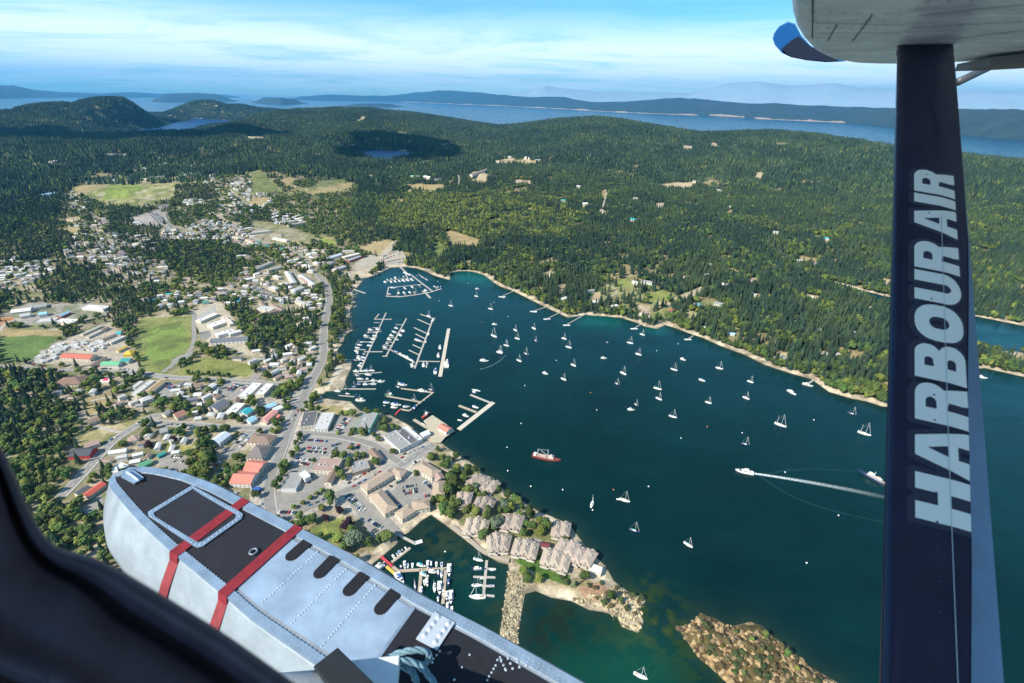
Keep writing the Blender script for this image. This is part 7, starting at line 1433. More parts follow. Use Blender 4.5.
nn = fbm(X2 / 160. + 40, Y2 / 160. + 2, 3); k2 = np.where(nn > .68, 4, np.where(fbm(X2 / 260. + 8, Y2 / 260. + 60, 3) + RSN.uniform(-.1, .1, len(X2)) > .5, 2 * RSN.randint(0, 2, len(X2)), 1 + 2 * RSN.randint(0, 2, len(X2))))
sc2 = RSN.uniform(.85, 1.15, len(X2)); gn_forest('distant_forest', np.stack([X2, Y2, Z2], -1), np.stack([sc2, sc2, sc2 * RSN.uniform(.75, 1.1, len(X2))], -1), RSN.uniform(0, 6.28, len(X2)), k2, pm, 'wooded hills beyond the town')
print('far patches', len(X2))
# ------------------------------------------------------------------ the seaplane the picture is taken from
u3 = np.array([.905, -.425, 0]); v3 = np.array([.425, .905, 0]); ZD = CAM_H - 3.3
def ab(a, b, z): p_ = u3 * a + v3 * b; return (p_[0], p_[1], z)
def abof(x, y, z): P = up(x, y, z); return float(P @ u3), float(P @ v3)
def aluN(name, col, rough, metal, nz=.10, sc=3.0, bumpd=.0015):
    M = mat(name, col, rough, metal, nz, sc); t = M.node_tree; b = t.nodes['Principled BSDF']; g = N(t, 'ShaderNodeNewGeometry'); n_ = N(t, 'ShaderNodeTexNoise', i_Scale=5.0, i_Detail=6.0); t.links.new(g.outputs['Position'], n_.inputs['Vector'])
    mr = N(t, 'ShaderNodeMapRange', n3=rough - .12, n4=rough + .16); t.links.new(n_.outputs[0], mr.inputs[0]); t.links.new(mr.outputs[0], b.inputs['Roughness'])
    n2_ = N(t, 'ShaderNodeTexNoise', i_Scale=3.4, i_Detail=3.0); t.links.new(g.outputs['Position'], n2_.inputs['Vector']); bp = N(t, 'ShaderNodeBump', i_Strength=.8, i_Distance=bumpd * 8); t.links.new(n2_.outputs[0], bp.inputs['Height']); t.links.new(bp.outputs[0], b.inputs['Normal']); return M
alum = aluN('float_aluminium', (.34, .375, .42), .42, .45, .22, 2.2, .003); deckal = aluN('deck_aluminium', (.33, .43, .56), .45, .4, .28, 2.5); grip = mat('nonslip_black', (.0055, .007, .015), .85, 0, .5, 9.0, bump=.004); redt = mat('red_stripe_paint', (.20, .010, .018), .6, 0, .35, 14); rail = aluN('gunwale_aluminium', (.30, .40, .52), .4, .5, .3, 6)
rivm = mat('rivet_metal', (.52, .60, .68), .4, .4)
plane = empty('seaplane', (0, 0, CAM_H)); tag(plane, 'blue and silver floatplane carrying the camera, wing strut, wing and float in view', 'seaplane')
def addp(o, par):
    o.parent = par; o.matrix_parent_inverse = Matrix.Identity(4); return o
def world_part(mb_or_me, name, m, par, smooth=False):
    """mesh given in world coordinates, stored relative to the plane's origin (all parents sit at that origin)"""
    if isinstance(mb_or_me, MB): mb_or_me.v = [(x, y, z - CAM_H) for x, y, z in mb_or_me.v]; me = mb_or_me.mesh(name, smooth)
    else: me = mb_or_me
    fixn(me)
    return link(name, me, par, m)
Fp = [(112, 474), (122, 470), (137, 467.5), (162.5, 470), (188, 476), (216, 487), (239, 499), (303, 531.6), (351.6, 557), (422.7, 599), (478.5, 627), (510, 644.6), (578, 683), (700, 752), (900, 860)]
Np = [(112, 474), (109, 481.6), (112, 487), (124, 502), (140, 520), (160, 539), (178, 555), (226, 594), (250, 616), (323.6, 667), (380, 705), (480, 775), (800, 980)]
Fa = sorted([abof(x, y, ZD) for x, y in Fp]); Na = sorted([abof(x, y, ZD) for x, y in Np]); A0 = Fa[0][0]; A1 = 2.2
def bF(a): return float(np.interp(a, [q[0] for q in Fa], [q[1] for q in Fa]))
def bN(a): return float(np.interp(a, [q[0] for q in Na], [q[1] for q in Na]))
NS = 64; st = [A0 + (A1 - A0) * (k / (NS - 1.0)) ** 1.6 for k in range(NS)]
prof = [(0, 0), (-.04, .02), (-.20, .13), (-.38, .235), (-.52, .24), (-.80, .02)]
hullb = MB(); vs = []; W_ = len(prof) * 2 - 1 + 0
for a in st:
    s_ = a - A0; g_ = min(1, (s_ / .5)) ** .5; n_, f_ = bN(a), bF(a); c_ = (n_ + f_) / 2; dz = .35 + .65 * min(1, s_ / 1.2) ** .6
    ring = []
    for z, o_ in prof: ring.append((a - .0, n_ - o_ * g_ if z > -.79 else c_ - .02, ZD + z * dz))
    for z, o_ in prof[::-1][1:]: ring.append((a, f_ + o_ * g_ , ZD + z * dz))
    vs += [ab(*q) for q in ring]; K = len(ring)
fs = [(k * K + j, k * K + j + 1, (k + 1) * K + j + 1, (k + 1) * K + j) for k in range(NS - 1) for j in range(K - 1)] + [(k * K + K - 1, k * K, (k + 1) * K, (k + 1) * K + K - 1) for k in range(NS - 1)] + [tuple(range(K)), tuple(range((NS - 1) * K, NS * K))]
hullb.add(vs, fs); flo = world_part(hullb, 'float', alum, plane, True)
md = flo.data
for p in md.polygons: p.use_smooth = abs(p.normal.z) < .85
def deck_patch(a0, a1, i0, i1, z, name, m, n=40, rnd=False):
    mb = MB(); vs = []
    for k in range(n + 1):
        a = a0 + (a1 - a0) * k / n; vs += [ab(a, bN(a) + i0, ZD + z), ab(a, bF(a) - i1, ZD + z)]
    mb.add(vs, [(2 * k, 2 * k + 1, 2 * k + 3, 2 * k + 2) for k in range(n)]); return world_part(mb, name, m, flo)
aS = abof(299, 529, ZD)[0]; aB = (abof(420, 604, ZD)[0] + abof(372, 665, ZD)[0]) / 2
print('plane a', A0, aS, aB)
deck_patch(A0 + .10, aS, .05, .075, .006, 'nonslip_deck', grip); deck_patch(aS, aB, .075, .10, .006, 'deck_plate', deckal); deck_patch(aB, A1, .07, .09, .006, 'nonslip_deck', grip)
# gunwale rails
for nm, fn, sg, wd_ in (('gunwale', bN, 1, .058), ('gunwale', bF, -1, .075)):
    mb = MB(); vs = []; n = 60
    for k in range(n + 1):
        a = A0 + .06 + (A1 - A0 - .06) * k / n; b0 = fn(a) - sg * .012; b1 = b0 + sg * wd_
        vs += [ab(a, b0, ZD - .05), ab(a, b0, ZD + .012), ab(a, b1, ZD + .012), ab(a, b1, ZD + .001)]
    mb.add(vs, [(4 * k + j, 4 * k + j + 1, 4 * k + j + 5, 4 * k + j + 4) for k in range(n) for j in range(3)]); o = world_part(mb, nm, rail, flo)
    rv = MB(); a = A0 + .15
    while a < 1.5:
        for off in (.022, .048):
            b_ = fn(a) + sg * off; c = ab(a, b_, ZD + .013); r_ = .0042; rv.add([(c[0] - r_, c[1], c[2]), (c[0], c[1] - r_, c[2]), (c[0] + r_, c[1], c[2]), (c[0], c[1] + r_, c[2]), (c[0], c[1], c[2] + .005)], [(0, 1, 4), (1, 2, 4), (2, 3, 4), (3, 0, 4)])
        a += .036
    r = world_part(rv, 'rivets', rivm, o)
def dot(mb, c, r_=.007, h=.005, n=8):
    vs = [(c[0] + r_ * math.cos(6.283 * k / n), c[1] + r_ * math.sin(6.283 * k / n), c[2]) for k in range(n)] + [(c[0] + r_ * .6 * math.cos(6.283 * k / n), c[1] + r_ * .6 * math.sin(6.283 * k / n), c[2] + h) for k in range(n)]
    mb.add(vs, [(k, (k + 1) % n, n + (k + 1) % n, n + k) for k in range(n)] + [tuple(range(n, 2 * n))])
# red stripes: over the deck and down the side
for (x0, x1) in ((-3.575, -3.475), (aS - .06, aS + .035)):
    a_c = (x0 + x1) / 2; sk_ = 0.0; mb = MB(); w_ = x1 - x0; vs = []
    n_, f_ = bN(a_c), bF(a_c)
    prf = [(f_ + .15, -.22), (f_ + .03, -.05), (f_ + .016, .018), (n_ - .02, .018), (n_ - .040, -.055), (n_ - .148, -.20), (n_ - .256, -.38), (n_ - .262, -.50)]
    for k, (b_, z) in enumerate(prf):
        dzf = 1.0 if z > 0 else (.35 + .65 * min(1, (a_c - A0) / 1.2) ** .6)
        for a in (a_c - w_ / 2, a_c + w_ / 2): vs.append(ab(a, b_, ZD + z * dzf))
    mb.add(vs, [(2 * k, 2 * k + 1, 2 * k + 3, 2 * k + 2) for k in range(len(prf) - 1)]); world_part(mb, 'red_stripe', redt, flo)
# hatch with a riveted rim
def I_(t, x, y, z=.012): P = up(*px(t, x, y), ZD + z); return Vector((P[0], P[1], P[2]))
hp = [I_('I', *q) for q in ((757, 417), (800, 440), (940, 517), (958, 530), (952, 548), (800, 656), (780, 662), (760, 654), (585, 538), (583, 522))]
mb = MB(); c = sum(hp, Vector()) / len(hp); n = len(hp); ins = [p + (c - p).normalized() * .055 for p in hp]
mb.add([tuple(p) for p in hp] + [tuple(p) for p in ins] + [(p.x, p.y, p.z + .008) for p in hp] + [(p.x, p.y, p.z + .008) for p in ins], [(2 * n + k, 2 * n + (k + 1) % n, 3 * n + (k + 1) % n, 3 * n + k) for k in range(n)] + [(k, (k + 1) % n, 2 * n + (k + 1) % n, 2 * n + k) for k in range(n)] + [(n + k, n + (k + 1) % n, 3 * n + (k + 1) % n, 3 * n + k) for k in range(n)])
hr = world_part(mb, 'hatch_rim', rail, flo); rv = MB()
for k in range(n):
    a, b = hp[k], hp[(k + 1) % n]; L_ = (b - a).length; m_ = int(L_ / .035)
    for j in range(m_): p = a + (b - a) * (j + .5) / m_; p = p + (c - p).normalized() * .022; dot(rv, (p.x, p.y, p.z + .009), .007)
world_part(rv, 'rivets', rivm, hr)
mb = MB(); mb.add([(p.x, p.y, p.z + .001) for p in ins], [tuple(range(n))]); world_part(mb, 'hatch_cover', mat('hatch_black', (.0075, .009, .019), .8, 0, .5, 11.0), flo)
# mooring cleat
q = [I_('I', *p_) for p_ in ((487, 362), (520, 352), (568, 388), (530, 412), (478, 385))]; mb = MB(); mb.add([(p.x, p.y, p.z) for p in q] + [(p.x, p.y, p.z + .015) for p in q], [tuple(range(5, 10)), (0, 1, 6, 5), (1, 2, 7, 6), (2, 3, 8, 7), (3, 4, 9, 8), (4, 0, 5, 9)]); cl = world_part(mb, 'cleat', rail, flo)
a_, b_ = I_('I', 500, 366, .03), I_('I', 548, 398, .03); world_part(MB().tube([a_, a_ + Vector((0, 0, .012)), (a_ + b_) / 2 + Vector((0, 0, .018)), b_ + Vector((0, 0, .012)), b_], .012, 8), 'cleat_bar', rivm, cl, True)
a_ = I_('M', 998, 165, .02); rg = MB(); P_ = [a_ + Vector((.028 * math.cos(t_), .028 * math.sin(t_), .004)) for t_ in [6.283 * k / 16 for k in range(17)]]; world_part(rg.tube(P_, .007, 6, False), 'ring', mat('ring_steel', (.25, .29, .34), .5, .4), flo, True)
# black step pads
for (x1, y1, x2, y2) in ((165, 180, 218, 134), (276, 248, 326, 196), (392, 316, 443, 262), (516, 388, 566, 330)):
    a = I_('N', x1, y1, .009); b = I_('N', x2, y2, .009); d_ = (b - a).normalized(); n_ = Vector((-d_.y, d_.x, 0)); w_ = .049; P_ = []
    for k in range(9): t_ = math.pi / 2 + math.pi * k / 8; P_.append(a + d_ * w_ * math.cos(t_) + n_ * w_ * math.sin(t_))
    P_ += [b - n_ * w_ + d_ * .02, b + n_ * w_ + d_ * .02]; m_ = len(P_)
    mb = MB(); mb.add([(p.x, p.y, p.z) for p in P_] + [(p.x, p.y, p.z + .006) for p in P_], [tuple(range(m_, 2 * m_))] + [(k, (k + 1) % m_, m_ + (k + 1) % m_, m_ + k) for k in range(m_)]); world_part(mb, 'step_pad', mat('pad_black', (.004, .005, .010), .9, 0, .4, 12.0), flo)
rv = MB()
for (x1, y1, x2, y2, n_) in ((265, 165, 50, 362, 22), (378, 232, 165, 445, 22), (492, 296, 282, 535, 22)):
    for k in range(n_):
        if k % 7 in (5,): continue
        u_ = k / (n_ - 1.0); p = I_('N', x1 + (x2 - x1) * u_, y1 + (y2 - y1) * u_, .0068); dot(rv, p, .0085)
world_part(rv, 'rivets', rivm, flo); rv = MB()
for (x, y) in ((655, 540), (718, 600), (722, 585), (865, 570), (835, 620), (805, 668), (985, 580), (990, 595), (968, 612), (960, 625), (952, 640), (942, 655), (935, 670), (1000, 610), (975, 590), (1005, 625), (735, 572), (748, 555), (640, 668)): dot(rv, I_('N', x, y, .0068), .008)
for k in range(12): dot(rv, I_('O', 5 + k * 9, 590 - k * 2 + (k % 3) * 22, .0068), .009)
world_part(rv, 'rivets', rivm, flo)
q = [I_('N', *p_) for p_ in ((728, 403), (807, 447), (737, 554), (654, 510))]; mb = MB(); mb.add([tuple(p) for p in q] + [(p.x, p.y, p.z + .01) for p in q], [(4, 5, 6, 7), (0, 1, 5, 4), (1, 2, 6, 5), (2, 3, 7, 6), (3, 0, 4, 7)]); pt = world_part(mb, 'bolt_plate', mat('plate_grey', (.50, .56, .64), .5, .3, .1, 6), flo)
for (x, y) in ((742, 421), (724, 444), (707, 466), (688, 490), (782, 446), (766, 469), (748, 491), (731, 518)):
    mb = MB(); p = I_('N', x, y, .022); dot(mb, p, .022, .005, 14); dot(mb, (p.x, p.y, p.z + .005), .012, .006, 6); world_part(mb, 'bolt', mat('bolt_grey', (.46, .52, .6), .45, .3), pt)
# thin bright seam where the bare plate ends, fittings at the foot of the frame
mb = MB(); vs = [ab(aB - .015, bN(aB) + .08, ZD + .011), ab(aB - .015, bF(aB) - .09, ZD + .011), ab(aB + .008, bF(aB) - .09, ZD + .011), ab(aB + .008, bN(aB) + .08, ZD + .011)]; mb.add(vs, [(0, 1, 2, 3)]); world_part(mb, 'seam_strip', rail, flo)
def bar(P, Q, w_, h_, name, m, par):
    P, Q = Vector(P), Vector(Q); d_ = (Q - P).normalized(); s_ = d_.cross(Vector((0, 0, 1))).normalized() * w_ / 2; t_ = s_.cross(d_).normalized() * h_ / 2; mb = MB()
    vs = [p + a * s_ + b * t_ for p in (P, Q) for a, b in ((-1, -1), (1, -1), (1, 1), (-1, 1))]; mb.add([tuple(v) for v in vs], [(0, 1, 2, 3), (7, 6, 5, 4), (0, 4, 5, 1), (1, 5, 6, 2), (2, 6, 7, 3), (3, 7, 4, 0)]); o = world_part(mb, name, m, par)
    bv = o.modifiers.new('bevel', 'BEVEL'); bv.width = min(w_, h_) * .12; bv.segments = 2; return o
bar(up(327, 660, ZD + .30), up(420, 760, ZD + .75), .155, .05, 'step_beam', mat('beam_rubber', (.007, .010, .013), .7, 0, .3, 20), plane)
bar(up(345, 690, ZD + .24), up(398, 684, ZD + .24), .30, .06, 'strut_fitting', mat('fitting_white', (.62, .66, .70), .45, .1, .08, 8), plane)
world_part(MB().tube([up(215, 692, ZD + .18), up(250, 686, ZD + .2), up(330, 680, ZD + .28)], .055, 14), 'spreader_tube', alum, plane, True)
# rope lying on the float: three twisted strands
rp = [I_('N', x, y, z) for x, y, z in ((525, 612, .12), (545, 585, .16), (575, 568, .18), (620, 556, .2), (665, 552, .2), (698, 560, .18), (706, 582, .14), (690, 605, .1), (665, 610, .08), (640, 600, .1), (600, 595, .16), (560, 600, .2), (590, 592, .24), (640, 600, .22), (680, 625, .18), (710, 660, .14), (735, 700, .1))]
rp2 = [I_('N', x, y, z) for x, y, z in ((575, 612, .13), (610, 620, .12), (640, 640, .1), (655, 670, .08), (650, 700, .06))]
def catm(P, m_=14):
    out_ = []
    for k in range(len(P) - 1):
        p0, p1, p2, p3 = P[max(k - 1, 0)], P[k], P[k + 1], P[min(k + 2, len(P) - 1)]
        for j in range(m_): t_ = j / m_; out_.append(.5 * ((2 * p1) + (-p0 + p2) * t_ + (2 * p0 - 5 * p1 + 4 * p2 - p3) * t_ * t_ + (-p0 + 3 * p1 - 3 * p2 + p3) * t_ ** 3))
    return out_
mb = MB()
for path in (rp, rp2):
    C_ = catm(path)
    for s_ in range(3):
        P_ = []; ph = 0
        for k, p in enumerate(C_):
            d_ = (C_[min(k + 1, len(C_) - 1)] - C_[max(k - 1, 0)]).normalized(); a = d_.cross(Vector((0, 0, 1))).normalized(); b = d_.cross(a); ph += (C_[k] - C_[k - 1]).length / .011 * .35 if k else 0; t_ = ph + s_ * 2.094; P_.append(p + (a * math.cos(t_) + b * math.sin(t_)) * .0105)
        mb.tube(P_, .0115, 6)
rope = mb.build('mooring_rope', mat('rope_blue_grey', (.14, .25, .32), .9, 0, .3, 40), None, True); fixn(rope.data); tag(rope, 'looped blue-grey mooring rope lying on the float deck', 'rope')
# ------------------------------------------------------------------ wing strut
Tp = upd(927, 45, 2.8); Bp = upd(947, 700, 1.3); nrm = np.cross(Tp - Bp, u3); nrm /= np.linalg.norm(nrm)
if nrm @ (EYE - Bp) < 0: nrm = -nrm
def on_plane(x, y):
    v = ray(np.array([x]), np.array([y]))[0]; t_ = ((Bp - EYE) @ nrm) / (v @ nrm); return EYE + v * t_
LE0, LE1, TE0, TE1 = on_plane(883, 683), on_plane(899, 35), on_plane(1009, 683), on_plane(955, 35)
ax = (Tp - Bp) / np.linalg.norm(Tp - Bp)
def SPt(s, c, off=0.0):
    """s 0 at the bottom of the picture, 1 at the wing; c 0 leading edge, 1 trailing edge"""
    L_ = LE0 + (LE1 - LE0) * s; T_ = TE0 + (TE1 - TE0) * s; ch = np.linalg.norm(T_ - L_)
    th = ch * .085 * (math.sqrt(max(0, 1 - (1 - min(c / .14, 1)) ** 2)) if c < .14 else (1 if c < .6 else 1 - ((c - .6) / .4) ** 1.5 * .97))
    return L_ + (T_ - L_) * c + nrm * (th + off - ch * .085)
def s_of_y(y):
    lo, hi = -.3, 1.1
    for _ in range(40):
        mdl = (lo + hi) / 2; a, b, w = proj(np.array([SPt(mdl, .5)]))
        if b[0] > y: lo = mdl
        else: hi = mdl
    return (lo + hi) / 2
navyp = mat('strut_navy', (.004, .011, .048), .16, 0, .35, 6.0, spec=.5); silv = mat('strut_silver_blue', (.17, .27, .42), .4, .3, .18, 5.0)
cs = [0, .01, .03, .06, .10, .14, .2, .3, .4, .5, .6, .66, .72, .78, .84, .9, .95, .985, 1.0]; mb = MB(); vs = []; ns = 60; S0, S1 = -.35, 1.03
for k in range(ns + 1):
    s = S0 + (S1 - S0) * k / ns
    vs += [tuple(SPt(s, c)) for c in cs]
    L_ = LE0 + (LE1 - LE0) * s; T_ = TE0 + (TE1 - TE0) * s; ch = np.linalg.norm(T_ - L_)
    for c in cs[1:-1][::-1]: p = SPt(s, c); base = L_ + (T_ - L_) * c - nrm * ch * .085; vs.append(tuple(base - (p - base)))
K = len(vs) // (ns + 1); mb.add(vs, [(k * K + j, k * K + (j + 1) % K, (k + 1) * K + (j + 1) % K, (k + 1) * K + j) for k in range(ns) for j in range(K)] + [tuple(range(K)), tuple(range(ns * K, ns * K + K))])
strut = world_part(mb, 'wing_strut', navyp, plane, True)
mb = MB(); vs = []; YS = [(200, 1.0), (240, .985), (300, .93), (393, .84), (553, .78), (683, .71), (760, .68)]; sl_ = sorted([(s_of_y(y), c) for y, c in YS]); n = 40
for k in range(n + 1):
    s = -.3 + (sl_[-1][0] + .3) * k / n; c0_ = float(np.interp(s, [q[0] for q in sl_], [q[1] for q in sl_]))
    for j in range(7): c = c0_ + (1 - c0_) * j / 6; vs.append(tuple(SPt(s, c, .0025)))
mb.add(vs, [(7 * k + j, 7 * k + j + 1, 7 * k + j + 8, 7 * k + j + 7) for k in range(n) for j in range(6)]); world_part(mb, 'trailing_strip', silv, strut, True)  # paler silver-blue strip along the trailing edge, wider towards the bottom
mb = MB(); P_ = [SPt(s_of_y(y), float(np.interp(y, [150, 450, 760], [.63, .60, .60])), .003) for y in np.linspace(215, 760, 30)]; world_part(mb.tube(P_, .0011, 6), 'seam_rib', mat('seam_light', (.60, .68, .78), .3, .3), strut, True)
for y, c in ((522, .47), (549, .47), (581, .475), (612, .475), (648, .48), (493, .47), (467, .47), (420, .47), (395, .47), (365, .47), (299, .47), (270, .46), (239, .46), (213, .46), (175, .45), (160, .45), (146, .45), (133, .45)):
    b = bmesh.new(); bmesh.ops.create_uvsphere(b, u_segments=10, v_segments=6, radius=.0042); p = SPt(s_of_y(y), c, 0.0); bmesh.ops.translate(b, vec=Vector((p[0], p[1], p[2] - CAM_H)), verts=b.verts); me = bpy.data.meshes.new('screw'); b.to_mesh(me); b.free(); o = link('screw', me, strut, mat('screw_navy', (.03, .045, .12), .25, .3))
# lettering
def letter(ch, X, Y):
    """inside test in letter space: X 0..w, Y 0..1"""
    rc = lambda x0, y0, x1, y1: (X >= x0) & (X <= x1) & (Y >= y0) & (Y <= y1)
    def rr_(x0, y0, x1, y1, rx, ry):   # box with round right corners
        cx_ = x1 - rx; q = rc(x0, y0, x1, y1); m_ = (X > cx_) & (((Y > y1 - ry) & (((X - cx_) / rx) ** 2 + ((Y - (y1 - ry)) / ry) ** 2 > 1)) | ((Y < y0 + ry) & (((X - cx_) / rx) ** 2 + ((Y - (y0 + ry)) / ry) ** 2 > 1))); return q & ~m_
    if ch == 'H': return rc(0, 0, .30, 1) | rc(.52, 0, .82, 1) | rc(.2, .40, .6, .62)
    if ch == 'I': return rc(0, 0, .31, 1)
    if ch == 'A':
        o_ = (Y <= 1) & (Y >= 0) & (X >= .27 * Y - .02) & (X <= .88 - .27 * Y + .02); i1_ = (Y < .24) & (X > .31 ) & (X < .57); i2_ = (Y > .42) & (Y < .78) & (np.abs(X - .44) < (.78 - Y) / .36 * .105); return o_ & ~i1_ & ~i2_
    if ch == 'U': o_ = rc(0, .35, .30, 1) | rc(.52, .35, .82, 1) | ((Y <= .36) & (((X - .41) / .41) ** 2 + ((Y - .36) / .36) ** 2 <= 1)); i_ = (Y > .30) & rc(.30, .3, .52, 1) | ((Y <= .36) & (((X - .41) / .11) ** 2 + ((Y - .36) / .14) ** 2 <= 1)); return o_ & ~i_
    if ch == 'O': return ((np.abs((X - .46) / .46)) ** 2.4 + (np.abs((Y - .5) / .5)) ** 2.4 <= 1) & ~((np.abs((X - .46) / .155)) ** 2.2 + (np.abs((Y - .5) / .2)) ** 2.2 <= 1)
    if ch == 'B': return (rr_(0, 0, .85, .54, .26, .26) | rr_(0, .49, .81, 1, .24, .24)) & ~rr_(.30, .20, .53, .37, .08, .08) & ~rr_(.30, .64, .51, .81, .08, .08)
    if ch == 'R': return (rr_(0, .40, .83, 1, .28, .29) | rc(0, 0, .30, 1) | ((Y < .5) & (Y >= 0) & (X >= .50 - .12 * (Y - .0) / .5 * 1.0) & (X <= .85 - .14 * Y / .5))) & ~rr_(.30, .60, .53, .80, .1, .1) & ~((Y < .38) & (X > .30) & (X < .47))
adv = dict(H=.82, A=.88, R=.85, B=.85, O=.92, U=.82, I=.31); word = 'HARBOUR AIR'; gap = .075; pos_ = []; x = 0
for ch in word:
    if ch == ' ': x += .20; continue
    pos_.append((ch, x)); x += adv[ch] + gap
total = x - gap; sA, sB = s_of_y(527), s_of_y(172); SH = .26
CB, CT = .835, .265
def letters(name, m, off, grow_, ngrid=84, dx_=0, dy_=0):
    mb = MB(); g_ = grow_
    for ch, x0 in pos_:
        w_ = adv[ch]; nx_ = int(ngrid * (w_ + 2 * g_)); ny_ = int(ngrid * (1 + 2 * g_)); xe = np.linspace(-g_, w_ + g_, nx_ + 1); ye = np.linspace(-g_, 1 + g_, ny_ + 1); xc, yc = np.meshgrid((xe[1:] + xe[:-1]) / 2, (ye[1:] + ye[:-1]) / 2, indexing='ij')
        if g_:
            ins_ = np.zeros(xc.shape, bool)
            for t_ in np.linspace(0, 6.283, 17)[:-1]: ins_ |= letter(ch, xc + g_ * math.cos(t_), yc + g_ * math.sin(t_))
            ins_ |= letter(ch, xc, yc)
        else: ins_ = letter(ch, xc, yc)
        vid = {}; vs = []; fs = []
        def V_(i, j):
            if (i, j) not in vid:
                X_, Y_ = xe[i] + dx_, ye[j] + dy_; s = sA + (sB - sA) * (x0 + X_ + SH * Y_ - .10) / total; c = CB + (CT - CB) * Y_; vid[(i, j)] = len(vs); vs.append(tuple(SPt(s, c, off)))
            return vid[(i, j)]
        for i in range(nx_):
            for j in range(ny_):
                if ins_[i, j]: fs.append((V_(i, j), V_(i + 1, j), V_(i + 1, j + 1), V_(i, j + 1)))
        mb.add(vs, fs)
    return world_part(mb, name, m, strut, True)
letters('lettering_shadow', mat('lettering_outline', (.022, .035, .075), .4), .0012, .10, 40, .0, .04)
letters('lettering', mat('lettering_white', (.93, .95, .95), .45), .0022, 0.0, 100)
# ------------------------------------------------------------------ wing
wingal = aluN('wing_skin', (.84, .88, .97), .24, .15, .30, 2.6, .004); ZW = CAM_H + .33
wl = [up(*px('D', x, y), ZW) for x, y in ((105, -60), (105, 0), (112, 60), (130, 115), (160, 160), (205, 203), (270, 231), (350, 245), (450, 249), (540, 249), (760, 243), (880, 238), (1024, 228), (1200, 215))]
wl = [(float(p @ u3), float(p @ v3)) for p in wl]; wl = [(-.75, -1.0), (-.75, .9), (-.5, 1.7)] + wl[1:] + [(wl[-1][0] + 1.2, wl[-1][1]), (wl[-1][0] + 1.2, -1.0)]  # root leading edge carried forward out of view, added to shade the strut
print('wing', [(round(a, 2), round(b, 2)) for a, b in wl])
n = len(wl); cA, cB = 1.4, 4.0; mb = MB(); rings = []
for (ins_, z) in ((.07, 0.0), (.03, .006), (.01, .02), (0, .045), (.02, .13), (.12, .22), (.3, .28)):
    ring = []
    for k, (a, b) in enumerate(wl):
        p0, p1 = wl[(k - 1) % n], wl[(k + 1) % n]; d_ = np.array([p1[0] - p0[0], p1[1] - p0[1]]); d_ /= np.linalg.norm(d_) + 1e-9; nn_ = np.array([-d_[1], d_[0]])
        if nn_ @ np.array([cA - a, cB - b]) < 0: nn_ = -nn_
        ring.append(ab(a + nn_[0] * ins_, b + nn_[1] * ins_, ZW + z))
    rings.append(ring)
vs = [p for r_ in rings for p in r_]; fs = [(j * n + k, j * n + (k + 1) % n, (j + 1) * n + (k + 1) % n, (j + 1) * n + k) for j in range(len(rings) - 1) for k in range(n)] + [tuple(range(n)), tuple(range((len(rings) - 1) * n, len(rings) * n))]
mb.add(vs, fs); wing = world_part(mb, 'wing', wingal, plane); 
for p in wing.data.polygons: p.use_smooth = len(p.vertices) == 4
seam = mat('seam_dark', (.04, .04, .045), .6); rvw = MB(); k_ = 0
def wseg(x1, y1, x2, y2, w_, m, name, z=-.003):
    a = up(*px('D', x1, y1), ZW + z); b = up(*px('D', x2, y2), ZW + z); d_ = (b - a); L_ = np.linalg.norm(d_); d_ /= L_; nn_ = np.array([-d_[1], d_[0], 0]) * w_ / 2; mb = MB(); mb.add([tuple(a + nn_), tuple(b + nn_), tuple(b - nn_), tuple(a - nn_)], [(0, 1, 2, 3)]); return world_part(mb, name, m, wing)
for q in ((205, -20, 203, 150), (300, 95, 262, 160), (435, 60, 360, 160)): wseg(*q, .005, seam, 'panel_seam')
for q in ((215, 90, 560, 100), (560, 110, 1020, 85), (225, 130, 540, 128), (770, 150, 1024, 120), (620, 60, 1024, 20)): wseg(*q, .008, seam, 'panel_seam')
for q in ((215, 50, 600, 60), (215, 82, 590, 84), (220, 110, 540, 112), (225, 150, 530, 150), (240, 180, 540, 178), (780, 100, 1020, 70), (780, 170, 1020, 150), (780, 190, 1020, 175), (650, 10, 1000, -5)):
    a = up(*px('D', q[0], q[1]), ZW - .004); b = up(*px('D', q[2], q[3]), ZW - .004); m_ = int(np.linalg.norm(b - a) / .05)
    for k in range(m_):
        p = a + (b - a) * k / m_; r_ = .008; rvw.add([(p[0] - r_, p[1], p[2]), (p[0], p[1] - r_, p[2]), (p[0] + r_, p[1], p[2]), (p[0], p[1] + r_, p[2])], [(0, 1, 2, 3)])
world_part(rvw, 'rivets', mat('rivet_dark', (.09, .09, .10), .5, .4), wing)  # rows of flat dark rivet heads
# aileron with hinge along the trailing edge, socket where the strut meets the wing
ail = MB(); pA = [up(*px('D', x, y), ZW - .02) for x, y in ((765, 248), (900, 222), (1024, 208), (1200, 190), (1200, 218), (1024, 234), (880, 244))]
m_ = len(pA); ail.add([tuple(p) for p in pA] + [(p[0], p[1], p[2] - .05) for p in pA], [tuple(range(m_)), tuple(range(m_, 2 * m_))] + [(k, (k + 1) % m_, m_ + (k + 1) % m_, m_ + k) for k in range(m_)]); al_ = world_part(ail, 'aileron', aluN('aileron_skin', (.16, .15, .17), .5, .4), wing)
h = upd(*px('D', 885, 262), 4.6); h2 = upd(*px('D', 768, 318), 4.4); h3 = upd(*px('D', 840, 250), 4.6); h4 = upd(*px('D', 905, 215), 4.6); world_part(MB().tube([h3, h, h2], .035, 8), 'hinge_arm', mat('hinge_steel', (.08, .09, .11), .5, .4), wing, True); world_part(MB().tube([h4, h], .05, 8), 'hinge_arm', mat('hinge_steel', (.08, .09, .11), .5, .4), wing, True)
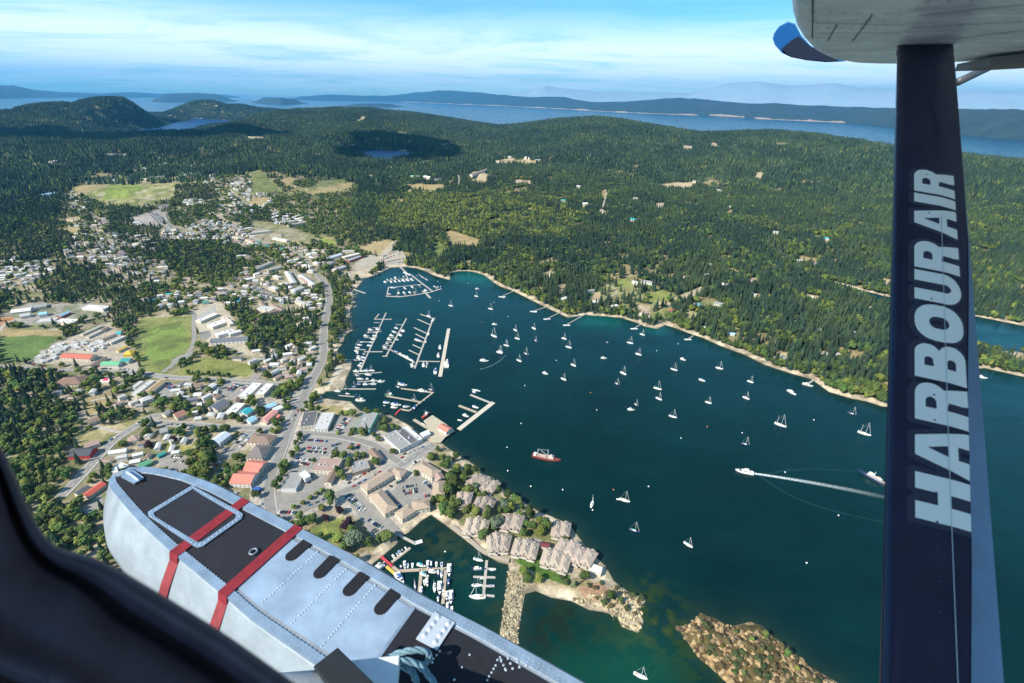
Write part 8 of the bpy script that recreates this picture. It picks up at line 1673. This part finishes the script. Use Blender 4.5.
s1 = SPt(1.0, .5); world_part(MB().tube([tuple(SPt(.985, .5, -.03)), tuple(SPt(1.03, .5, -.03)), tuple(SPt(1.075, .5, -.03))], [.13, .10, .07], 16), 'strut_socket', mat('socket_dark', (.05, .035, .03), .7, 0, .4, 10), wing, True)
# drooped blue wingtip
cap = MB(); outl = [(108, 88), (75, 105), (56, 130), (50, 150), (58, 175), (85, 205), (120, 222), (180, 234), (255, 241), (330, 238), (300, 218), (240, 203), (195, 178), (160, 140), (135, 95)]
fr_ = [upd(*px('D', x, y), 5.0 + .0012 * x) for x, y in outl]; bk_ = [upd(*px('D', x * .92 + 14, y * .95 + 6), 5.35 + .0012 * x) for x, y in outl]; cen = sum(fr_) / len(fr_); m_ = len(outl); mid = [(a + b) / 2 + (a - cen) * .06 for a, b in zip(fr_, bk_)]
cap.add([tuple(p) for p in fr_] + [tuple(p) for p in mid] + [tuple(p) for p in bk_], [tuple(range(m_)), tuple(range(2 * m_, 3 * m_))] + [(j * m_ + k, j * m_ + (k + 1) % m_, (j + 1) * m_ + (k + 1) % m_, (j + 1) * m_ + k) for j in (0, 1) for k in range(m_)])
cp = world_part(cap, 'wingtip', mat('wingtip_blue', (.01, .10, .30), .25), wing)
lo = MB(); ol = [(85, 190), (118, 160), (150, 140), (195, 180), (300, 219), (300, 238), (190, 233), (120, 221)]; q = [upd(*px('D', x, y), 4.96 + .0012 * x) for x, y in ol]; lo.add([tuple(p) for p in q] + [tuple(p * 1.0 + (p - EYE) * .006) for p in q], [tuple(range(8)), tuple(range(8, 16))] + [(k, (k + 1) % 8, 8 + (k + 1) % 8, 8 + k) for k in range(8)]); world_part(lo, 'wingtip_underside', mat('wingtip_black', (.012, .014, .03), .5), wing)
# ------------------------------------------------------------------ cabin window frame and cabin
edge = [(-66, 334), (-32, 388), (-14, 418), (-3, 440), (8, 460), (19, 486), (30, 511), (43, 534), (60, 549), (86, 554), (110, 564), (148, 586), (186, 609), (226, 634), (264, 661), (310, 694), (390, 750), (490, 824)]
edge = smooth_line(edge, 2); E_ = np.array(edge); d_ = np.gradient(E_, axis=0); d_ /= np.linalg.norm(d_, axis=1)[:, None]; nn_ = np.stack([-d_[:, 1], d_[:, 0]], 1)
offs = [(0, .54), (2, .50), (6, .485), (14, .48), (22, .485), (30, .495), (36, .515), (42, .495), (50, .48), (90, .462), (112, .455), (120, .44), (134, .436), (142, .455), (156, .44), (260, .40), (420, .33)]
mb = MB(); vs = []
for o_, dp in offs:
    for k in range(len(E_)):
        fx = min(1, max(.25, (E_[k, 0] + 60) / 200.)); p = upd(E_[k, 0] + nn_[k, 0] * o_ * (fx if o_ < 60 else 1), E_[k, 1] + nn_[k, 1] * o_ * (fx if o_ < 60 else 1), dp); vs.append(tuple(p))
K = len(E_); mb.add(vs, [(j * K + k, j * K + k + 1, (j + 1) * K + k + 1, (j + 1) * K + k) for j in range(len(offs) - 1) for k in range(K - 1)])
wf = world_part(mb, 'window_frame', mat('frame_black', (.042, .040, .070), .55, 0, .4, 25, spec=.5), plane, True)
mb = MB(); a0_, a1_, b0_, b1_, z0_, z1_ = -1.25, 1.3, -1.5, .08, -1.05, .95
c8 = {(i, j, k): ab((a0_, a1_)[i], (b0_, b1_)[j], CAM_H + (z0_, z1_)[k]) for i in (0, 1) for j in (0, 1) for k in (0, 1)}
for f in (((0, 0, 0), (0, 1, 0), (0, 1, 1), (0, 0, 1)), ((1, 0, 0), (1, 1, 0), (1, 1, 1), (1, 0, 1)), ((0, 0, 0), (1, 0, 0), (1, 1, 0), (0, 1, 0)), ((0, 0, 1), (1, 0, 1), (1, 1, 1), (0, 1, 1))): mb.add([c8[q] for q in f], [(0, 1, 2, 3)])
cb = world_part(mb, 'cabin_lining', mat('cabin_grey', (.30, .31, .33), .8), plane); sd_ = cb.modifiers.new('thick', 'SOLIDIFY'); sd_.thickness = .05; sd_.offset = 1
finish_labels(); trim_labels()
print('things', len(THINGS), 'objects', len(SC.objects))
